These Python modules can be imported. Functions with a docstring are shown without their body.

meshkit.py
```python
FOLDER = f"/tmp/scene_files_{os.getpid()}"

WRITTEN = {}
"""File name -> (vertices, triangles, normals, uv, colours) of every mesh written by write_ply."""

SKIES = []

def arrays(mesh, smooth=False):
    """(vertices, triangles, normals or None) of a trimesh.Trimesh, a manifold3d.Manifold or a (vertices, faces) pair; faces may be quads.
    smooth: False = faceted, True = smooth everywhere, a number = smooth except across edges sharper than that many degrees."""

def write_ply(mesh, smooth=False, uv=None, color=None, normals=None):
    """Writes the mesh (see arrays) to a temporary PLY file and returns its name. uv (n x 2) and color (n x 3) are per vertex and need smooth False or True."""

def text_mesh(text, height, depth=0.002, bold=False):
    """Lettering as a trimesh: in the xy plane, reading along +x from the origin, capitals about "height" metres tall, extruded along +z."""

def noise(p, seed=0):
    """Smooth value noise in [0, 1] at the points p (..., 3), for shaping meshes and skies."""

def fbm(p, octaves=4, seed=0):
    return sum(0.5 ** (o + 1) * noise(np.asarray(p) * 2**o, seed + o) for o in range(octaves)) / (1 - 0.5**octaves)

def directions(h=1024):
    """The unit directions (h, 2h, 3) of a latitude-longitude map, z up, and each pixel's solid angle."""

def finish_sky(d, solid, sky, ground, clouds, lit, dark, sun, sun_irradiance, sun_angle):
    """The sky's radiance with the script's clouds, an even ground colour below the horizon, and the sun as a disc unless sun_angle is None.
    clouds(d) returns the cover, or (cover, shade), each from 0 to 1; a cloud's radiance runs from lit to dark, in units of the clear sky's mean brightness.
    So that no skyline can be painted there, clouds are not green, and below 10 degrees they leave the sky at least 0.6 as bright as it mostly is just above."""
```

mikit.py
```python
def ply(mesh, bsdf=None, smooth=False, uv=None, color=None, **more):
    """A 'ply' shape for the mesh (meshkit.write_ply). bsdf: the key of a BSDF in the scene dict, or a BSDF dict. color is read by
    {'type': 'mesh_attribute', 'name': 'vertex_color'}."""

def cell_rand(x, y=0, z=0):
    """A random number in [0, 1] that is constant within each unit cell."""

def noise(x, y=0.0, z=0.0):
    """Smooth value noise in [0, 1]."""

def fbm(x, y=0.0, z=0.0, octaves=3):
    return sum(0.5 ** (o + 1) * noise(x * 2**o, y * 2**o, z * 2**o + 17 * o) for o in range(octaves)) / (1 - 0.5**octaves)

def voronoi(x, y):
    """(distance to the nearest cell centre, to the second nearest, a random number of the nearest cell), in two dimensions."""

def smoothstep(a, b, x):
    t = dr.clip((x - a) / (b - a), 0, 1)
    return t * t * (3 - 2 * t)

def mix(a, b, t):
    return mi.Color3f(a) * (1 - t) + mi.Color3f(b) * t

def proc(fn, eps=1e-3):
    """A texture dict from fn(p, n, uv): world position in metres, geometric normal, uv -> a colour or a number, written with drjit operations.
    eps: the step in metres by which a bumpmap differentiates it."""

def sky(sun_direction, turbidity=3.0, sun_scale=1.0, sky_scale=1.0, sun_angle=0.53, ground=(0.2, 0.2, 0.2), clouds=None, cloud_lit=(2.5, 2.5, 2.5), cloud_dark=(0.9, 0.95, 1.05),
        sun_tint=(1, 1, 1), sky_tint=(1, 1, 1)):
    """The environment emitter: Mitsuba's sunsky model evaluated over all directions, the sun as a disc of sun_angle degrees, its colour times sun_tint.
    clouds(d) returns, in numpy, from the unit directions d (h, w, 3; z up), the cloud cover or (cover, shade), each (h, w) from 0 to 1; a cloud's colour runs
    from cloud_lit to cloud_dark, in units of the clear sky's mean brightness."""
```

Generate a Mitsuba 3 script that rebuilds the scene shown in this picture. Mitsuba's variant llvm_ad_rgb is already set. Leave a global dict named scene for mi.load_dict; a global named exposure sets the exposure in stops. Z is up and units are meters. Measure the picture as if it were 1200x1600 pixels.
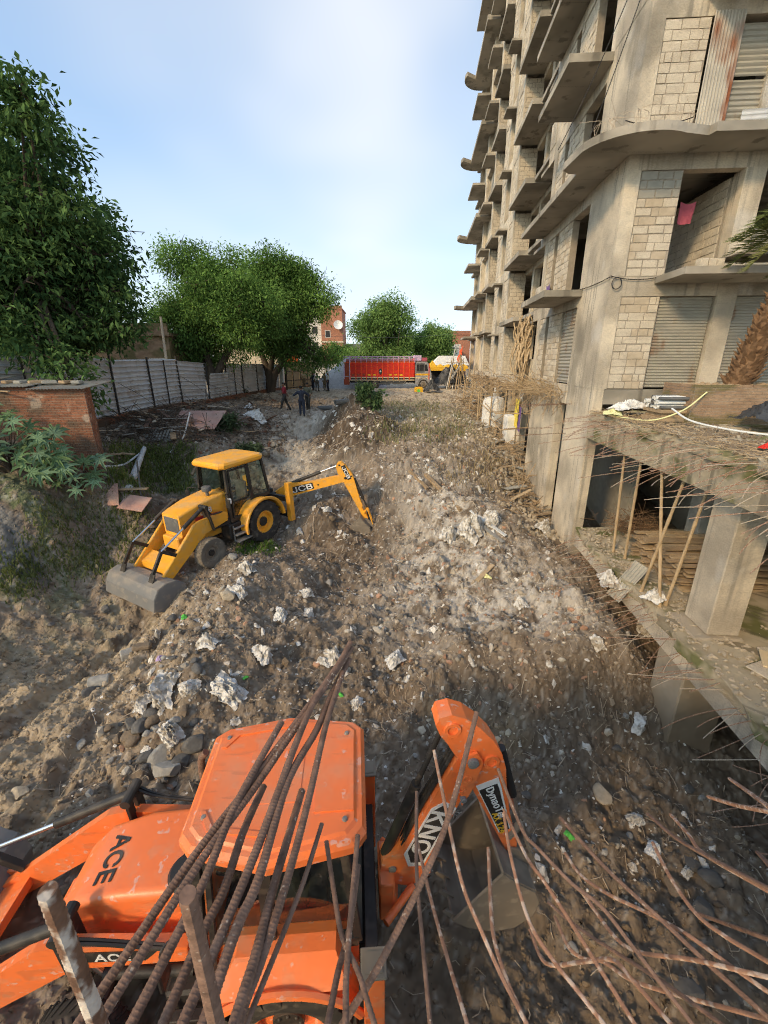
import math, random, numpy as np, trimesh, mitsuba as mi, drjit as dr, mikit, meshkit, manifold3d
from scipy.interpolate import RBFInterpolator, RegularGridInterpolator
from shapely.geometry import Polygon
from mikit import noise, fbm, smoothstep, mix, cell_rand

PI = math.pi
rng = np.random.default_rng(11)
scene, labels = {}, {}
EYE = np.array([0.0, 0.0, 3.7])
PITCH, FPX = math.radians(19.1), 680.0            # tilt below the horizon, focal length in photo pixels (photo 1200 px wide)
CP, SP = math.cos(PITCH), math.sin(PITCH)
scene['camera'] = {'type': 'perspective', 'fov': math.degrees(2 * math.atan(600 / FPX)), 'fov_axis': 'x', 'near_clip': 0.02, 'far_clip': 3000.0,
                   'to_world': mi.ScalarTransform4f().look_at(origin=EYE.tolist(), target=[0, CP, 3.7 - SP], up=[0, 0, 1])}
exposure = 2.95
SUN = (-0.475, -0.597, 0.40)


def cloud_cover(d):
    q = d / np.maximum(d[..., 2:3] + 0.25, 0.2)
    n = meshkit.fbm(np.stack([q[..., 0] * 1.1 + 3.1, q[..., 1] * 0.9, 0 * q[..., 0] + 2.0], -1), 4, 3)
    az_ = np.degrees(np.arctan2(d[..., 0], d[..., 1]))
    bank = np.exp(-(((az_ - 4) / 17) ** 2)) * np.exp(-(((np.degrees(np.arcsin(np.clip(d[..., 2], -1, 1))) - 27) / 19) ** 2))
    haze = 0.12 + 0.42 * np.exp(-np.maximum(d[..., 2], 0) * 6)
    wisps = np.clip((n - 0.45) / 0.35, 0, 1)
    return np.clip(haze + 0.42 * bank * (0.3 + 1.2 * wisps) + 0.22 * wisps, 0, 0.9)


scene['sky_light'] = mikit.sky(SUN, turbidity=4.5, sun_scale=0.28, sky_scale=1.0, sun_angle=8.0, clouds=cloud_cover, cloud_lit=(1.50, 1.51, 1.52), cloud_dark=(1.1, 1.1, 1.1),
                               sun_tint=(1.0, 0.93, 0.82), sky_tint=(0.89, 1.0, 1.09), ground=(0.25, 0.21, 0.16))

# ---------------------------------------------------------------- materials


def bsdf(name, base, rough=0.7, **kw):
    d = {'type': 'principled', 'base_color': base if isinstance(base, dict) else {'type': 'rgb', 'value': list(base)}, 'roughness': rough, 'specular': kw.pop('spec', 0.35)}
    d.update(kw)
    bump = d.pop('bump', None)
    if bump:
        d = {'type': 'bumpmap', 'arbitrary': bump[0], 'scale': bump[1], 'bsdf': d}
    scene[name] = {'type': 'twosided', 'bsdf': d}
    return name


VC = {'type': 'mesh_attribute', 'name': 'vertex_color'}
P = mikit.proc


def soil_bump(p, n, uv):
    return fbm(p.x * 11, p.y * 11, p.z * 11, 4)


bsdf('mat_soil', VC, 0.95, spec=0.15, bump=(P(soil_bump, 4e-3), 0.09))
bsdf('mat_vc', VC, 0.9, spec=0.2)
bsdf('mat_vc_gloss', VC, 0.4, spec=0.5)


def concrete(p, n, uv):
    a = fbm(p.x * 1.1, p.y * 1.1, p.z * 0.9, 4)
    s = fbm((p.x + p.y) * 7, (p.x - p.y) * 7, p.z * 0.35, 3)        # runs down the wall
    g = noise(p.x * 40, p.y * 40, p.z * 40)
    c = mix((0.35, 0.305, 0.24), (0.60, 0.525, 0.41), smoothstep(0.25, 0.75, a))
    c = mix(c, (0.19, 0.175, 0.15), smoothstep(0.55, 0.8, s) * 0.6 * (1 - dr.abs(n.z)))
    c = mix(c, (0.55, 0.52, 0.47), smoothstep(0.62, 0.8, fbm(p.x * 2 + 9, p.y * 2, p.z * 1.1, 3)) * 0.5)
    lift = dr.abs(p.z * 1.05 - dr.floor(p.z * 1.05) - 0.5)
    c = c * (0.86 + 0.14 * smoothstep(0.0, 0.015, lift + 0.01 * noise(p.x * 3, p.y * 3)))
    c = mix(c, (0.13, 0.12, 0.10), smoothstep(0.62, 0.74, fbm(p.x * 0.7 + 3, p.y * 0.7, p.z * 0.35, 4)) * 0.5)
    return c * (0.88 + 0.24 * g)


def concrete_bump(p, n, uv):
    board = dr.abs((p.x + p.y) * 4.5 - dr.floor((p.x + p.y) * 4.5) - 0.5)
    return fbm(p.x * 9, p.y * 9, p.z * 9, 4) + 0.22 * smoothstep(0.0, 0.04, board) * (1 - dr.abs(n.z))


bsdf('mat_concrete', P(concrete), 0.9, spec=0.2, bump=(P(concrete_bump, 3e-3), 0.025))


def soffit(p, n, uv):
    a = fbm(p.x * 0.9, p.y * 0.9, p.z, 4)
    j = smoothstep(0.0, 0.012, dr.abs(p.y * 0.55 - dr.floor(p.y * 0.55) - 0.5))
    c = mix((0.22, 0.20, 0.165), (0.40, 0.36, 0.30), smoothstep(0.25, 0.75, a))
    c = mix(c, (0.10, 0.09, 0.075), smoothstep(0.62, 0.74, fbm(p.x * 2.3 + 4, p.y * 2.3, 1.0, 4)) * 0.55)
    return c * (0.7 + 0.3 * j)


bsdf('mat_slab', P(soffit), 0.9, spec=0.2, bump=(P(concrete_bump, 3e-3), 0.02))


def block_tex(p, n, uv):
    a = fbm(p.x * 6, p.y * 6, p.z * 6, 3)
    k = cell_rand(dr.floor((p.x + p.y) * 2.3), dr.floor(p.z * 4.9), 3)
    c = mix((0.40, 0.345, 0.27), (0.60, 0.535, 0.43), 0.6 * a + 0.4 * k)
    return c * (0.85 + 0.3 * noise(p.x * 55, p.y * 55, p.z * 55))


bsdf('mat_block', P(block_tex), 0.95, spec=0.15, bump=(P(lambda p, n, uv: fbm(p.x * 30, p.y * 30, p.z * 30, 3), 2e-3), 0.012))
bsdf('mat_block_grey', P(lambda p, n, uv: mix((0.25, 0.24, 0.21), (0.37, 0.355, 0.31), fbm(p.x * 6, p.y * 6, p.z * 6, 3))), 0.95, spec=0.15)
bsdf('mat_mortar', P(lambda p, n, uv: mix((0.23, 0.20, 0.16), (0.36, 0.31, 0.25), fbm(p.x * 9, p.y * 9, p.z * 9, 3))), 0.95, spec=0.1)


def brick_tex(p, n, uv):
    a = fbm(p.x * 5, p.y * 5, p.z * 5, 3)
    k = cell_rand(dr.floor((p.x + p.y) * 4.3), dr.floor(p.z * 13), 3)
    c = mix((0.16, 0.068, 0.04), (0.33, 0.15, 0.09), 0.5 * a + 0.5 * k)
    c = mix(c, (0.09, 0.075, 0.055), smoothstep(0.47, 0.66, fbm(p.x * 1.1 + 5, p.y, p.z * 1.3, 4)) * 0.8)
    return mix(c, (0.40, 0.34, 0.27), smoothstep(0.6, 0.72, fbm(p.x * 2.1, p.y + 7, p.z * 2.4, 3)) * 0.6)


bsdf('mat_brick', P(brick_tex), 0.95, spec=0.1)
bsdf('mat_brick_old', P(lambda p, n, uv: mix(mix((0.20, 0.125, 0.08), (0.38, 0.27, 0.18), fbm(p.x * 4, p.y * 4, p.z * 6, 4)), (0.12, 0.115, 0.05), smoothstep(0.45, 0.62, fbm(p.x * 1.3 + 2, p.y * 1.3, p.z * 2.2, 4)) * 0.75)), 0.95, spec=0.1)


def rust(p, n, uv):
    a = fbm(p.x * 60, p.y * 60, p.z * 60, 3)
    b = noise(p.x * 190, p.y * 190, p.z * 190)
    c = mix((0.085, 0.05, 0.035), (0.27, 0.16, 0.11), a)
    return mix(c, (0.50, 0.40, 0.31), smoothstep(0.72, 0.86, 0.55 * b + 0.45 * noise(p.x * 25, p.y * 25, p.z * 25)) * 0.75)


bsdf('mat_rust', P(rust), 0.75, spec=0.3, bump=(P(lambda p, n, uv: noise(p.x * 260, p.y * 260, p.z * 260), 5e-4), 0.0012))


def rust_pale(p, n, uv):
    a = fbm(p.x * 50, p.y * 50, p.z * 50, 3)
    c = mix((0.18, 0.09, 0.055), (0.40, 0.22, 0.14), a)
    return mix(c, (0.62, 0.53, 0.43), smoothstep(0.5, 0.8, noise(p.x * 90, p.y * 90, p.z * 90)) * 0.5)


bsdf('mat_rust_pale', P(rust_pale), 0.8, spec=0.25)
bsdf('mat_wire', (0.46, 0.38, 0.29), 0.8)


def dusty(base, dust, amount, spots=0.0):
    def f(p, n, uv):
        a = fbm(p.x * 3.2, p.y * 3.2, p.z * 3.2, 4)
        up = 0.35 + 0.65 * smoothstep(-0.2, 0.9, n.z)
        c = mix(base, dust, smoothstep(0.38, 0.85, a) * amount * up + 0.05)
        c = c * (0.92 + 0.16 * noise(p.x * 1.7, p.y * 1.7, p.z * 1.7))
        if spots:
            s = smoothstep(0.76, 0.82, noise(p.x * 15, p.y * 15, p.z * 15)) * smoothstep(0.35, 0.6, noise(p.x * 41, p.y * 41, p.z * 41))
            c = mix(c, (0.66, 0.55, 0.48), s * spots)
            scr = smoothstep(0.70, 0.78, noise(p.x * 4, p.y * 30, p.z * 9)) * smoothstep(0.5, 0.7, noise(p.x * 2 + 7, p.y * 2, p.z * 2))
            c = mix(c, (0.30, 0.12, 0.06), scr * 0.25)
        low = smoothstep(0.55, 0.75, fbm(p.x * 8 + 3, p.y * 8, p.z * 8, 3))
        return mix(c, dust, low * amount * 0.6)
    return P(f)


bsdf('mat_orange', dusty((0.88, 0.185, 0.038), (0.52, 0.31, 0.19), 0.42, 0.45), 0.42, spec=0.5, clearcoat=0.25, clearcoat_gloss=0.7)
bsdf('mat_yellow', dusty((0.86, 0.38, 0.02), (0.46, 0.34, 0.19), 0.5), 0.45, spec=0.5, clearcoat=0.25, clearcoat_gloss=0.7)
bsdf('mat_black', dusty((0.018, 0.018, 0.018), (0.16, 0.13, 0.10), 0.45), 0.5, spec=0.4)
bsdf('mat_rubber', dusty((0.03, 0.029, 0.028), (0.22, 0.185, 0.145), 0.75), 0.85, spec=0.25)
bsdf('mat_rubber_mud', dusty((0.13, 0.115, 0.095), (0.36, 0.31, 0.245), 0.85), 0.9, spec=0.2)
bsdf('mat_bucket', dusty((0.17, 0.172, 0.172), (0.33, 0.28, 0.22), 0.7), 0.5, spec=0.45)
bsdf('mat_bucket_mud', dusty((0.19, 0.16, 0.125), (0.33, 0.275, 0.21), 0.9), 0.85, spec=0.2)
bsdf('mat_grey', dusty((0.10, 0.105, 0.11), (0.3, 0.27, 0.22), 0.4), 0.5)
bsdf('mat_chrome', (0.75, 0.75, 0.76), 0.22, metallic=1.0)
bsdf('mat_white', (0.72, 0.71, 0.68), 0.5)
bsdf('mat_red_decal', (0.35, 0.03, 0.03), 0.5)
scene['mat_glass'] = {'type': 'thindielectric', 'int_ior': 1.5, 'specular_transmittance': {'type': 'rgb', 'value': [0.62, 0.72, 0.68]}}


bsdf('mat_block_warm', P(lambda p, n, uv: mix((0.34, 0.28, 0.205), (0.53, 0.45, 0.34), fbm(p.x * 7, p.y * 7, p.z * 7, 3))), 0.95, spec=0.15)
bsdf('mat_room_shade', P(lambda p, n, uv: mix((0.10, 0.09, 0.075), (0.18, 0.16, 0.13), fbm(p.x * 2, p.y * 2, p.z * 2, 3))), 0.95, spec=0.1)  # dimness of the unlit rooms put into the wall colour


def mossy(p, n, uv):
    a = fbm(p.x * 3, p.y * 3, p.z * 3, 4)
    c = mix((0.28, 0.235, 0.165), (0.50, 0.43, 0.31), a)
    c = mix(c, (0.11, 0.12, 0.035), smoothstep(0.48, 0.66, fbm(p.x * 1.7 + 4, p.y * 1.7, p.z * 2.5, 4)) * 0.85)
    return mix(c, (0.10, 0.085, 0.065), smoothstep(0.6, 0.75, fbm((p.x + p.y) * 6, 2.0, p.z * 0.6, 3)) * 0.5)


bsdf('mat_mud_concrete', P(lambda p, n, uv: mix(mix((0.30, 0.255, 0.19), (0.42, 0.36, 0.28), fbm(p.x * 3, p.y * 3, p.z * 3, 4)), (0.23, 0.175, 0.12), smoothstep(-2.8, -4.0, p.z + 1.2 * (fbm(p.x * 2, p.y * 2, p.z, 3) - 0.5)) * 0.85)), 0.9, spec=0.15, bump=(P(concrete_bump, 3e-3), 0.02))
bsdf('mat_mossy', P(mossy), 0.9, spec=0.15, bump=(P(concrete_bump, 3e-3), 0.03))


def rust_cement(p, n, uv):
    a = fbm(p.x * 60, p.y * 60, p.z * 60, 3)
    c = mix((0.07, 0.038, 0.024), (0.21, 0.11, 0.065), a)
    return mix(c, (0.55, 0.48, 0.40), smoothstep(0.45, 0.62, fbm(p.x * 45 + 5, p.y * 45, p.z * 22, 4)) * 0.85)


bsdf('mat_rust_cement', P(rust_cement), 0.8, spec=0.25, bump=(P(lambda p, n, uv: noise(p.x * 260, p.y * 260, p.z * 260), 5e-4), 0.0015))


def zinc(p, n, uv):
    a = fbm(p.x * 0.8, p.y * 0.8, p.z * 1.4, 4)
    c = mix((0.40, 0.41, 0.42), (0.62, 0.62, 0.61), a)
    c = mix(c, (0.24, 0.21, 0.17), smoothstep(0.5, 0.75, fbm(p.x * 5, p.y * 5, p.z * 0.7, 3)) * 0.45)
    return mix(c, (0.30, 0.22, 0.15), smoothstep(0.62, 0.78, fbm(p.x * 1.9 + 2, p.y * 1.9, p.z * 0.9, 4)) * 0.55)


bsdf('mat_zinc', P(zinc), 0.45, spec=0.5)


def shutter(p, n, uv):
    a = fbm(p.x * 1.5, p.y * 1.5, p.z * 3, 4)
    c = mix((0.22, 0.21, 0.18), (0.40, 0.37, 0.30), a)
    return mix(c, (0.24, 0.13, 0.07), smoothstep(0.58, 0.75, fbm(p.x * 4 + 2, p.y * 4, p.z * 1.2, 3)) * 0.7)


bsdf('mat_shutter', P(shutter), 0.5, spec=0.4)
bsdf('mat_rust_sheet', P(lambda p, n, uv: mix(mix((0.36, 0.34, 0.30), (0.47, 0.44, 0.38), noise(p.x * 3, p.y * 3, p.z * 3)), (0.21, 0.075, 0.035),
                                               smoothstep(0.47, 0.6, fbm(p.x * 1.6, p.y * 1.6, p.z * 0.8, 3)))), 0.7)


def wood(p, n, uv):
    a = fbm(p.x * 3, p.y * 14, p.z * 25, 3)
    return mix((0.20, 0.135, 0.08), (0.47, 0.35, 0.22), a)


bsdf('mat_wood', P(wood), 0.85, spec=0.2)
bsdf('mat_bamboo', P(lambda p, n, uv: mix((0.30, 0.21, 0.12), (0.55, 0.42, 0.26), fbm(p.x * 8, p.y * 8, p.z * 3, 3))), 0.7)
bsdf('mat_bark', P(lambda p, n, uv: mix((0.045, 0.035, 0.027), (0.14, 0.11, 0.085), fbm(p.x * 7, p.y * 7, p.z * 2, 3))), 0.95, spec=0.1)
bsdf('mat_palm_bark', P(lambda p, n, uv: mix((0.085, 0.05, 0.032), (0.30, 0.185, 0.105), fbm(p.x * 14, p.y * 14, p.z * 14, 3))), 0.9, spec=0.1)
scene['mat_leaf'] = {'type': 'principledthin', 'base_color': VC, 'roughness': 0.5, 'diff_trans': 0.55, 'spec_trans': 0.0}
bsdf('mat_tarp', (0.055, 0.058, 0.063), 0.45)
bsdf('mat_gravel', P(lambda p, n, uv: mix((0.30, 0.31, 0.32), (0.50, 0.51, 0.52), noise(p.x * 22, p.y * 22, p.z * 22))), 0.95, spec=0.1)


def house(col, s=0.25):
    return P(lambda p, n, uv: mix(tuple(x * (1 - s) for x in col), tuple(min(1, x * (1 + s)) for x in col), fbm(p.x * 0.7, p.y * 0.7, p.z * 0.5, 4)))


bsdf('mat_house_white', house((0.62, 0.60, 0.55)), 0.9)
bsdf('mat_house_cream', house((0.50, 0.42, 0.32)), 0.9)
bsdf('mat_house_brick', house((0.33, 0.15, 0.095)), 0.9)
bsdf('mat_dark', (0.02, 0.02, 0.022), 0.6)
for k, c in dict(red=(0.62, 0.035, 0.02), redbrown=(0.34, 0.075, 0.04), truckyellow=(0.75, 0.42, 0.03), truckgrey=(0.30, 0.30, 0.31), paleplastic=(0.66, 0.67, 0.66), yellowcloth=(0.78, 0.62, 0.09), paleyellow=(0.72, 0.70, 0.36),
                 orangecloth=(0.85, 0.11, 0.03), skin=(0.20, 0.105, 0.06), hair=(0.012, 0.011, 0.01), navy=(0.03, 0.035, 0.055), maroon=(0.24, 0.02, 0.03), shirtwhite=(0.68, 0.67, 0.64),
                 khaki=(0.20, 0.155, 0.10), pink=(0.42, 0.09, 0.13), purple=(0.17, 0.10, 0.26), green=(0.14, 0.55, 0.10), blue=(0.05, 0.16, 0.36), lilac=(0.55, 0.42, 0.62), card=(0.62, 0.50, 0.32),
                 olive=(0.10, 0.10, 0.07), tan=(0.44, 0.30, 0.15)).items():
    bsdf('col_' + k, c, 0.75)

for nm, c in (('mat_stone_grey', (0.30, 0.29, 0.265)), ('mat_stone_tan', (0.40, 0.34, 0.255)), ('mat_stone_dark', (0.125, 0.12, 0.112)), ('mat_stone_brown', (0.20, 0.155, 0.11))):
    bsdf(nm, P((lambda c: lambda p, n, uv: mix(tuple(x * 0.7 for x in c), tuple(x * 1.3 for x in c), fbm(p.x * 14, p.y * 14, p.z * 14, 3)))(c)), 0.9, spec=0.2, bump=(P(lambda p, n, uv: fbm(p.x * 25, p.y * 25, p.z * 25, 3), 2e-3), 0.012))

bsdf('mat_bag', P(lambda p, n, uv: mix((0.42, 0.40, 0.36), (0.70, 0.69, 0.66), smoothstep(0.3, 0.6, fbm(p.x * 7, p.y * 7, p.z * 7, 3)))), 0.6)
bsdf('mat_rag', P(lambda p, n, uv: mix((0.34, 0.30, 0.24), (0.64, 0.62, 0.58), smoothstep(0.3, 0.6, fbm(p.x * 9, p.y * 9, p.z * 9, 3)))), 0.85)

# ---------------------------------------------------------------- helpers


class MB:
    """Collects simple solids into one mesh."""

    def __init__(self):
        self.v, self.f, self.n = [], [], 0

    def add(self, v, f, X=None):
        v = np.asarray(v, float)
        if X is not None:
            v = v @ X[:3, :3].T + X[:3, 3]
        self.v.append(v)
        self.f.append(np.asarray(f, int) + self.n)
        self.n += len(v)
        return self

    def mesh(self, m, X=None):
        return self.add(m.vertices, m.faces, X)

    BF = np.array([[0, 2, 1], [1, 2, 3], [4, 5, 6], [5, 7, 6], [0, 1, 4], [1, 5, 4], [2, 6, 3], [3, 6, 7], [0, 4, 2], [2, 4, 6], [1, 3, 5], [3, 7, 5]])

    def box(self, lo, hi, X=None, bev=0.0):
        lo, hi = np.minimum(lo, hi), np.maximum(lo, hi)
        if bev:
            pts = []
            for k in range(3):
                b = np.full(3, bev)
                b[k] = 0
                a0, a1 = lo + b, hi - b
                pts += [[(a0, a1)[i][0], (a0, a1)[j][1], (a0, a1)[l][2]] for i in (0, 1) for j in (0, 1) for l in (0, 1)]
            return self.mesh(trimesh.convex.convex_hull(np.array(pts)), X)
        v = np.array([[(lo, hi)[i][0], (lo, hi)[j][1], (lo, hi)[k][2]] for k in (0, 1) for j in (0, 1) for i in (0, 1)], float)
        return self.add(v, self.BF, X)

    def bar(self, a, b, w, h, up=(0, 0, 1), w1=None, h1=None):
        a, b = np.asarray(a, float), np.asarray(b, float)
        d = b - a
        d /= np.linalg.norm(d) + 1e-12
        s = np.cross(d, up)
        if np.linalg.norm(s) < 1e-5:
            s = np.cross(d, (1, 0.01, 0))
        s /= np.linalg.norm(s)
        t = np.cross(s, d)
        w1, h1 = w if w1 is None else w1, h if h1 is None else h1
        v = [p + s * i * ww / 2 + t * j * hh / 2 for p, ww, hh in ((a, w, h), (b, w1, h1)) for j in (-1, 1) for i in (-1, 1)]
        return self.add(v, self.BF[:, ::-1])

    def tube(self, pts, r, n=8, rot=0.0, cap=True):
        p = np.asarray(pts, float)
        m = len(p)
        r = np.broadcast_to(np.asarray(r, float), (m,))
        t = np.gradient(p, axis=0)
        t /= np.linalg.norm(t, axis=1, keepdims=True) + 1e-12
        ref = np.array([0.31, 0.17, 0.93]) if abs(t[:, 2]).mean() < 0.8 else np.array([0.95, 0.2, 0.1])
        a = np.cross(t, ref)
        a /= np.linalg.norm(a, axis=1, keepdims=True) + 1e-12
        b = np.cross(t, a)
        an = np.arange(n) * 2 * PI / n + rot
        v = p[:, None] + r[:, None, None] * (np.cos(an)[None, :, None] * a[:, None] + np.sin(an)[None, :, None] * b[:, None])
        i, j = np.meshgrid(np.arange(m - 1), np.arange(n), indexing='ij')
        i, j = i.ravel(), j.ravel()
        q = np.stack([i * n + j, i * n + (j + 1) % n, (i + 1) * n + (j + 1) % n, (i + 1) * n + j], -1)
        f = np.vstack([q[:, [0, 1, 2]], q[:, [0, 2, 3]]])
        v = v.reshape(-1, 3)
        if cap:
            v = np.vstack([v, p[0], p[-1]])
            k = np.arange(n)
            f = np.vstack([f, np.stack([0 * k + m * n, (k + 1) % n, k], -1), np.stack([0 * k + m * n + 1, (m - 1) * n + k, (m - 1) * n + (k + 1) % n], -1)])
        return self.add(v, f)

    def cyl(self, a, b, r, r1=None, n=12):
        return self.tube([a, b], [r, r if r1 is None else r1], n)

    def prism(self, poly, o, ex, ey, th, mid=True):
        """A polygon (x, y) in the plane o + x ex + y ey, th thick."""
        o, ex, ey = (np.asarray(q, float) for q in (o, ex, ey))
        ez = np.cross(ex, ey)
        m = trimesh.creation.extrude_polygon(poly if isinstance(poly, Polygon) else Polygon(poly).buffer(0), th, engine='earcut')
        v = m.vertices - ([0, 0, th / 2] if mid else [0, 0, 0])
        return self.add(o + v[:, :1] * ex + v[:, 1:2] * ey + v[:, 2:] * ez, m.faces)

    def hull(self, pts):
        return self.mesh(trimesh.convex.convex_hull(np.asarray(pts, float)))

    def lathe(self, prof, c, axis, n=32):
        """prof: (radius, along) pairs turned about the axis through c."""
        axis = np.asarray(axis, float)
        axis = axis / np.linalg.norm(axis)
        a = np.cross(axis, (0, 0, 1) if abs(axis[2]) < 0.9 else (1, 0, 0))
        a /= np.linalg.norm(a)
        b = np.cross(axis, a)
        an = np.arange(n) * 2 * PI / n
        prof = np.asarray(prof, float)
        v = np.asarray(c) + prof[:, None, 0:1] * (np.cos(an)[None, :, None] * a + np.sin(an)[None, :, None] * b) + prof[:, None, 1:2] * axis
        m = len(prof)
        i, j = np.meshgrid(np.arange(m - 1), np.arange(n), indexing='ij')
        i, j = i.ravel(), j.ravel()
        q = np.stack([i * n + j, (i + 1) * n + j, (i + 1) * n + (j + 1) % n, i * n + (j + 1) % n], -1)
        return self.add(v.reshape(-1, 3), np.vstack([q[:, [0, 1, 2]], q[:, [0, 2, 3]]]))

    def sphere(self, c, r, sub=2):
        m = trimesh.creation.icosphere(subdivisions=sub)
        return self.add(m.vertices * r + np.asarray(c), m.faces)

    def get(self):
        return np.vstack(self.v), np.vstack(self.f)


used = {}


def numbered(name):
    n = used.get(name, -1) + 1
    used[name] = n
    return name if n == 0 else '%s_%03d' % (name, n)


def tag(key, label=None, cat=None, group=None, kind=None):
    d = labels.setdefault(key, {})
    for k, v in (('label', label), ('category', cat), ('group', group), ('kind', kind)):
        if v:
            d[k] = v
    return key


def thing(name, label, cat, group=None, kind=None):
    return tag(numbered(name), label, cat, group, kind)


def put(name, mb, mat, parent=None, smooth=False, X=None, color=None, **kw):
    key = numbered((parent + '__' if parent else '') + name)
    v, f = mb.get() if isinstance(mb, MB) else (np.asarray(mb.vertices), np.asarray(mb.faces)) if hasattr(mb, 'vertices') else mb
    if X is not None:
        v = v @ X[:3, :3].T + X[:3, 3]
    scene[key] = mikit.ply((v, f), mat, smooth=smooth, color=color, **kw)
    return key


def one(name, mb, mat, label, cat, group=None, kind=None, **kw):
    return tag(put(name, mb, mat, None, **kw), label, cat, group, kind)


def frame(o, ex, ey=None, ez=(0, 0, 1)):
    X = np.eye(4)
    ex = np.asarray(ex, float) / np.linalg.norm(ex)
    ez = np.asarray(ez, float) / np.linalg.norm(ez)
    ey = np.cross(ez, ex)
    ey /= np.linalg.norm(ey)
    X[:3, 0], X[:3, 1], X[:3, 2], X[:3, 3] = ex, ey, np.cross(ex, ey), o
    return X


def yaw(o, deg):
    a = math.radians(deg)
    return frame(o, (math.cos(a), math.sin(a), 0))


def at(px, py, y=None, z=None):
    """The point of the place seen at a pixel of the photograph, at the distance y ahead or the height z."""
    u, v = px - 600.0, py - 800.0
    d = np.array([u, FPX * CP - v * SP, -(FPX * SP + v * CP)])
    t = y / d[1] if y is not None else (z - 3.7) / d[2]
    return EYE + t * d


def spline(pts, m=24):
    """A smooth curve through the points (Catmull-Rom)."""
    p = np.asarray(pts, float)
    q = np.vstack([2 * p[0] - p[1], p, 2 * p[-1] - p[-2]])
    out = []
    k = max(2, m // (len(p) - 1))
    for i in range(len(p) - 1):
        a, b, c, d = q[i:i + 4]
        for t in np.arange(k) / k:
            out.append(0.5 * (2 * b + (c - a) * t + (2 * a - 5 * b + 4 * c - d) * t * t + (3 * b - a - 3 * c + d) * t ** 3))
    return np.array(out + [p[-1]])


def rock(r, seed, flat=0.75, sub=1):
    g = np.random.default_rng(seed)
    m = trimesh.creation.icosphere(subdivisions=sub)
    v = m.vertices.copy()
    for _ in range(7):
        n = g.normal(size=3)
        n /= np.linalg.norm(n)
        c = g.uniform(0.45, 0.85)
        d = v @ n
        v -= np.maximum(d - c, 0)[:, None] * n
    return v * r * np.array([1.25, g.uniform(0.75, 1.1), flat]), m.faces


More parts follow.
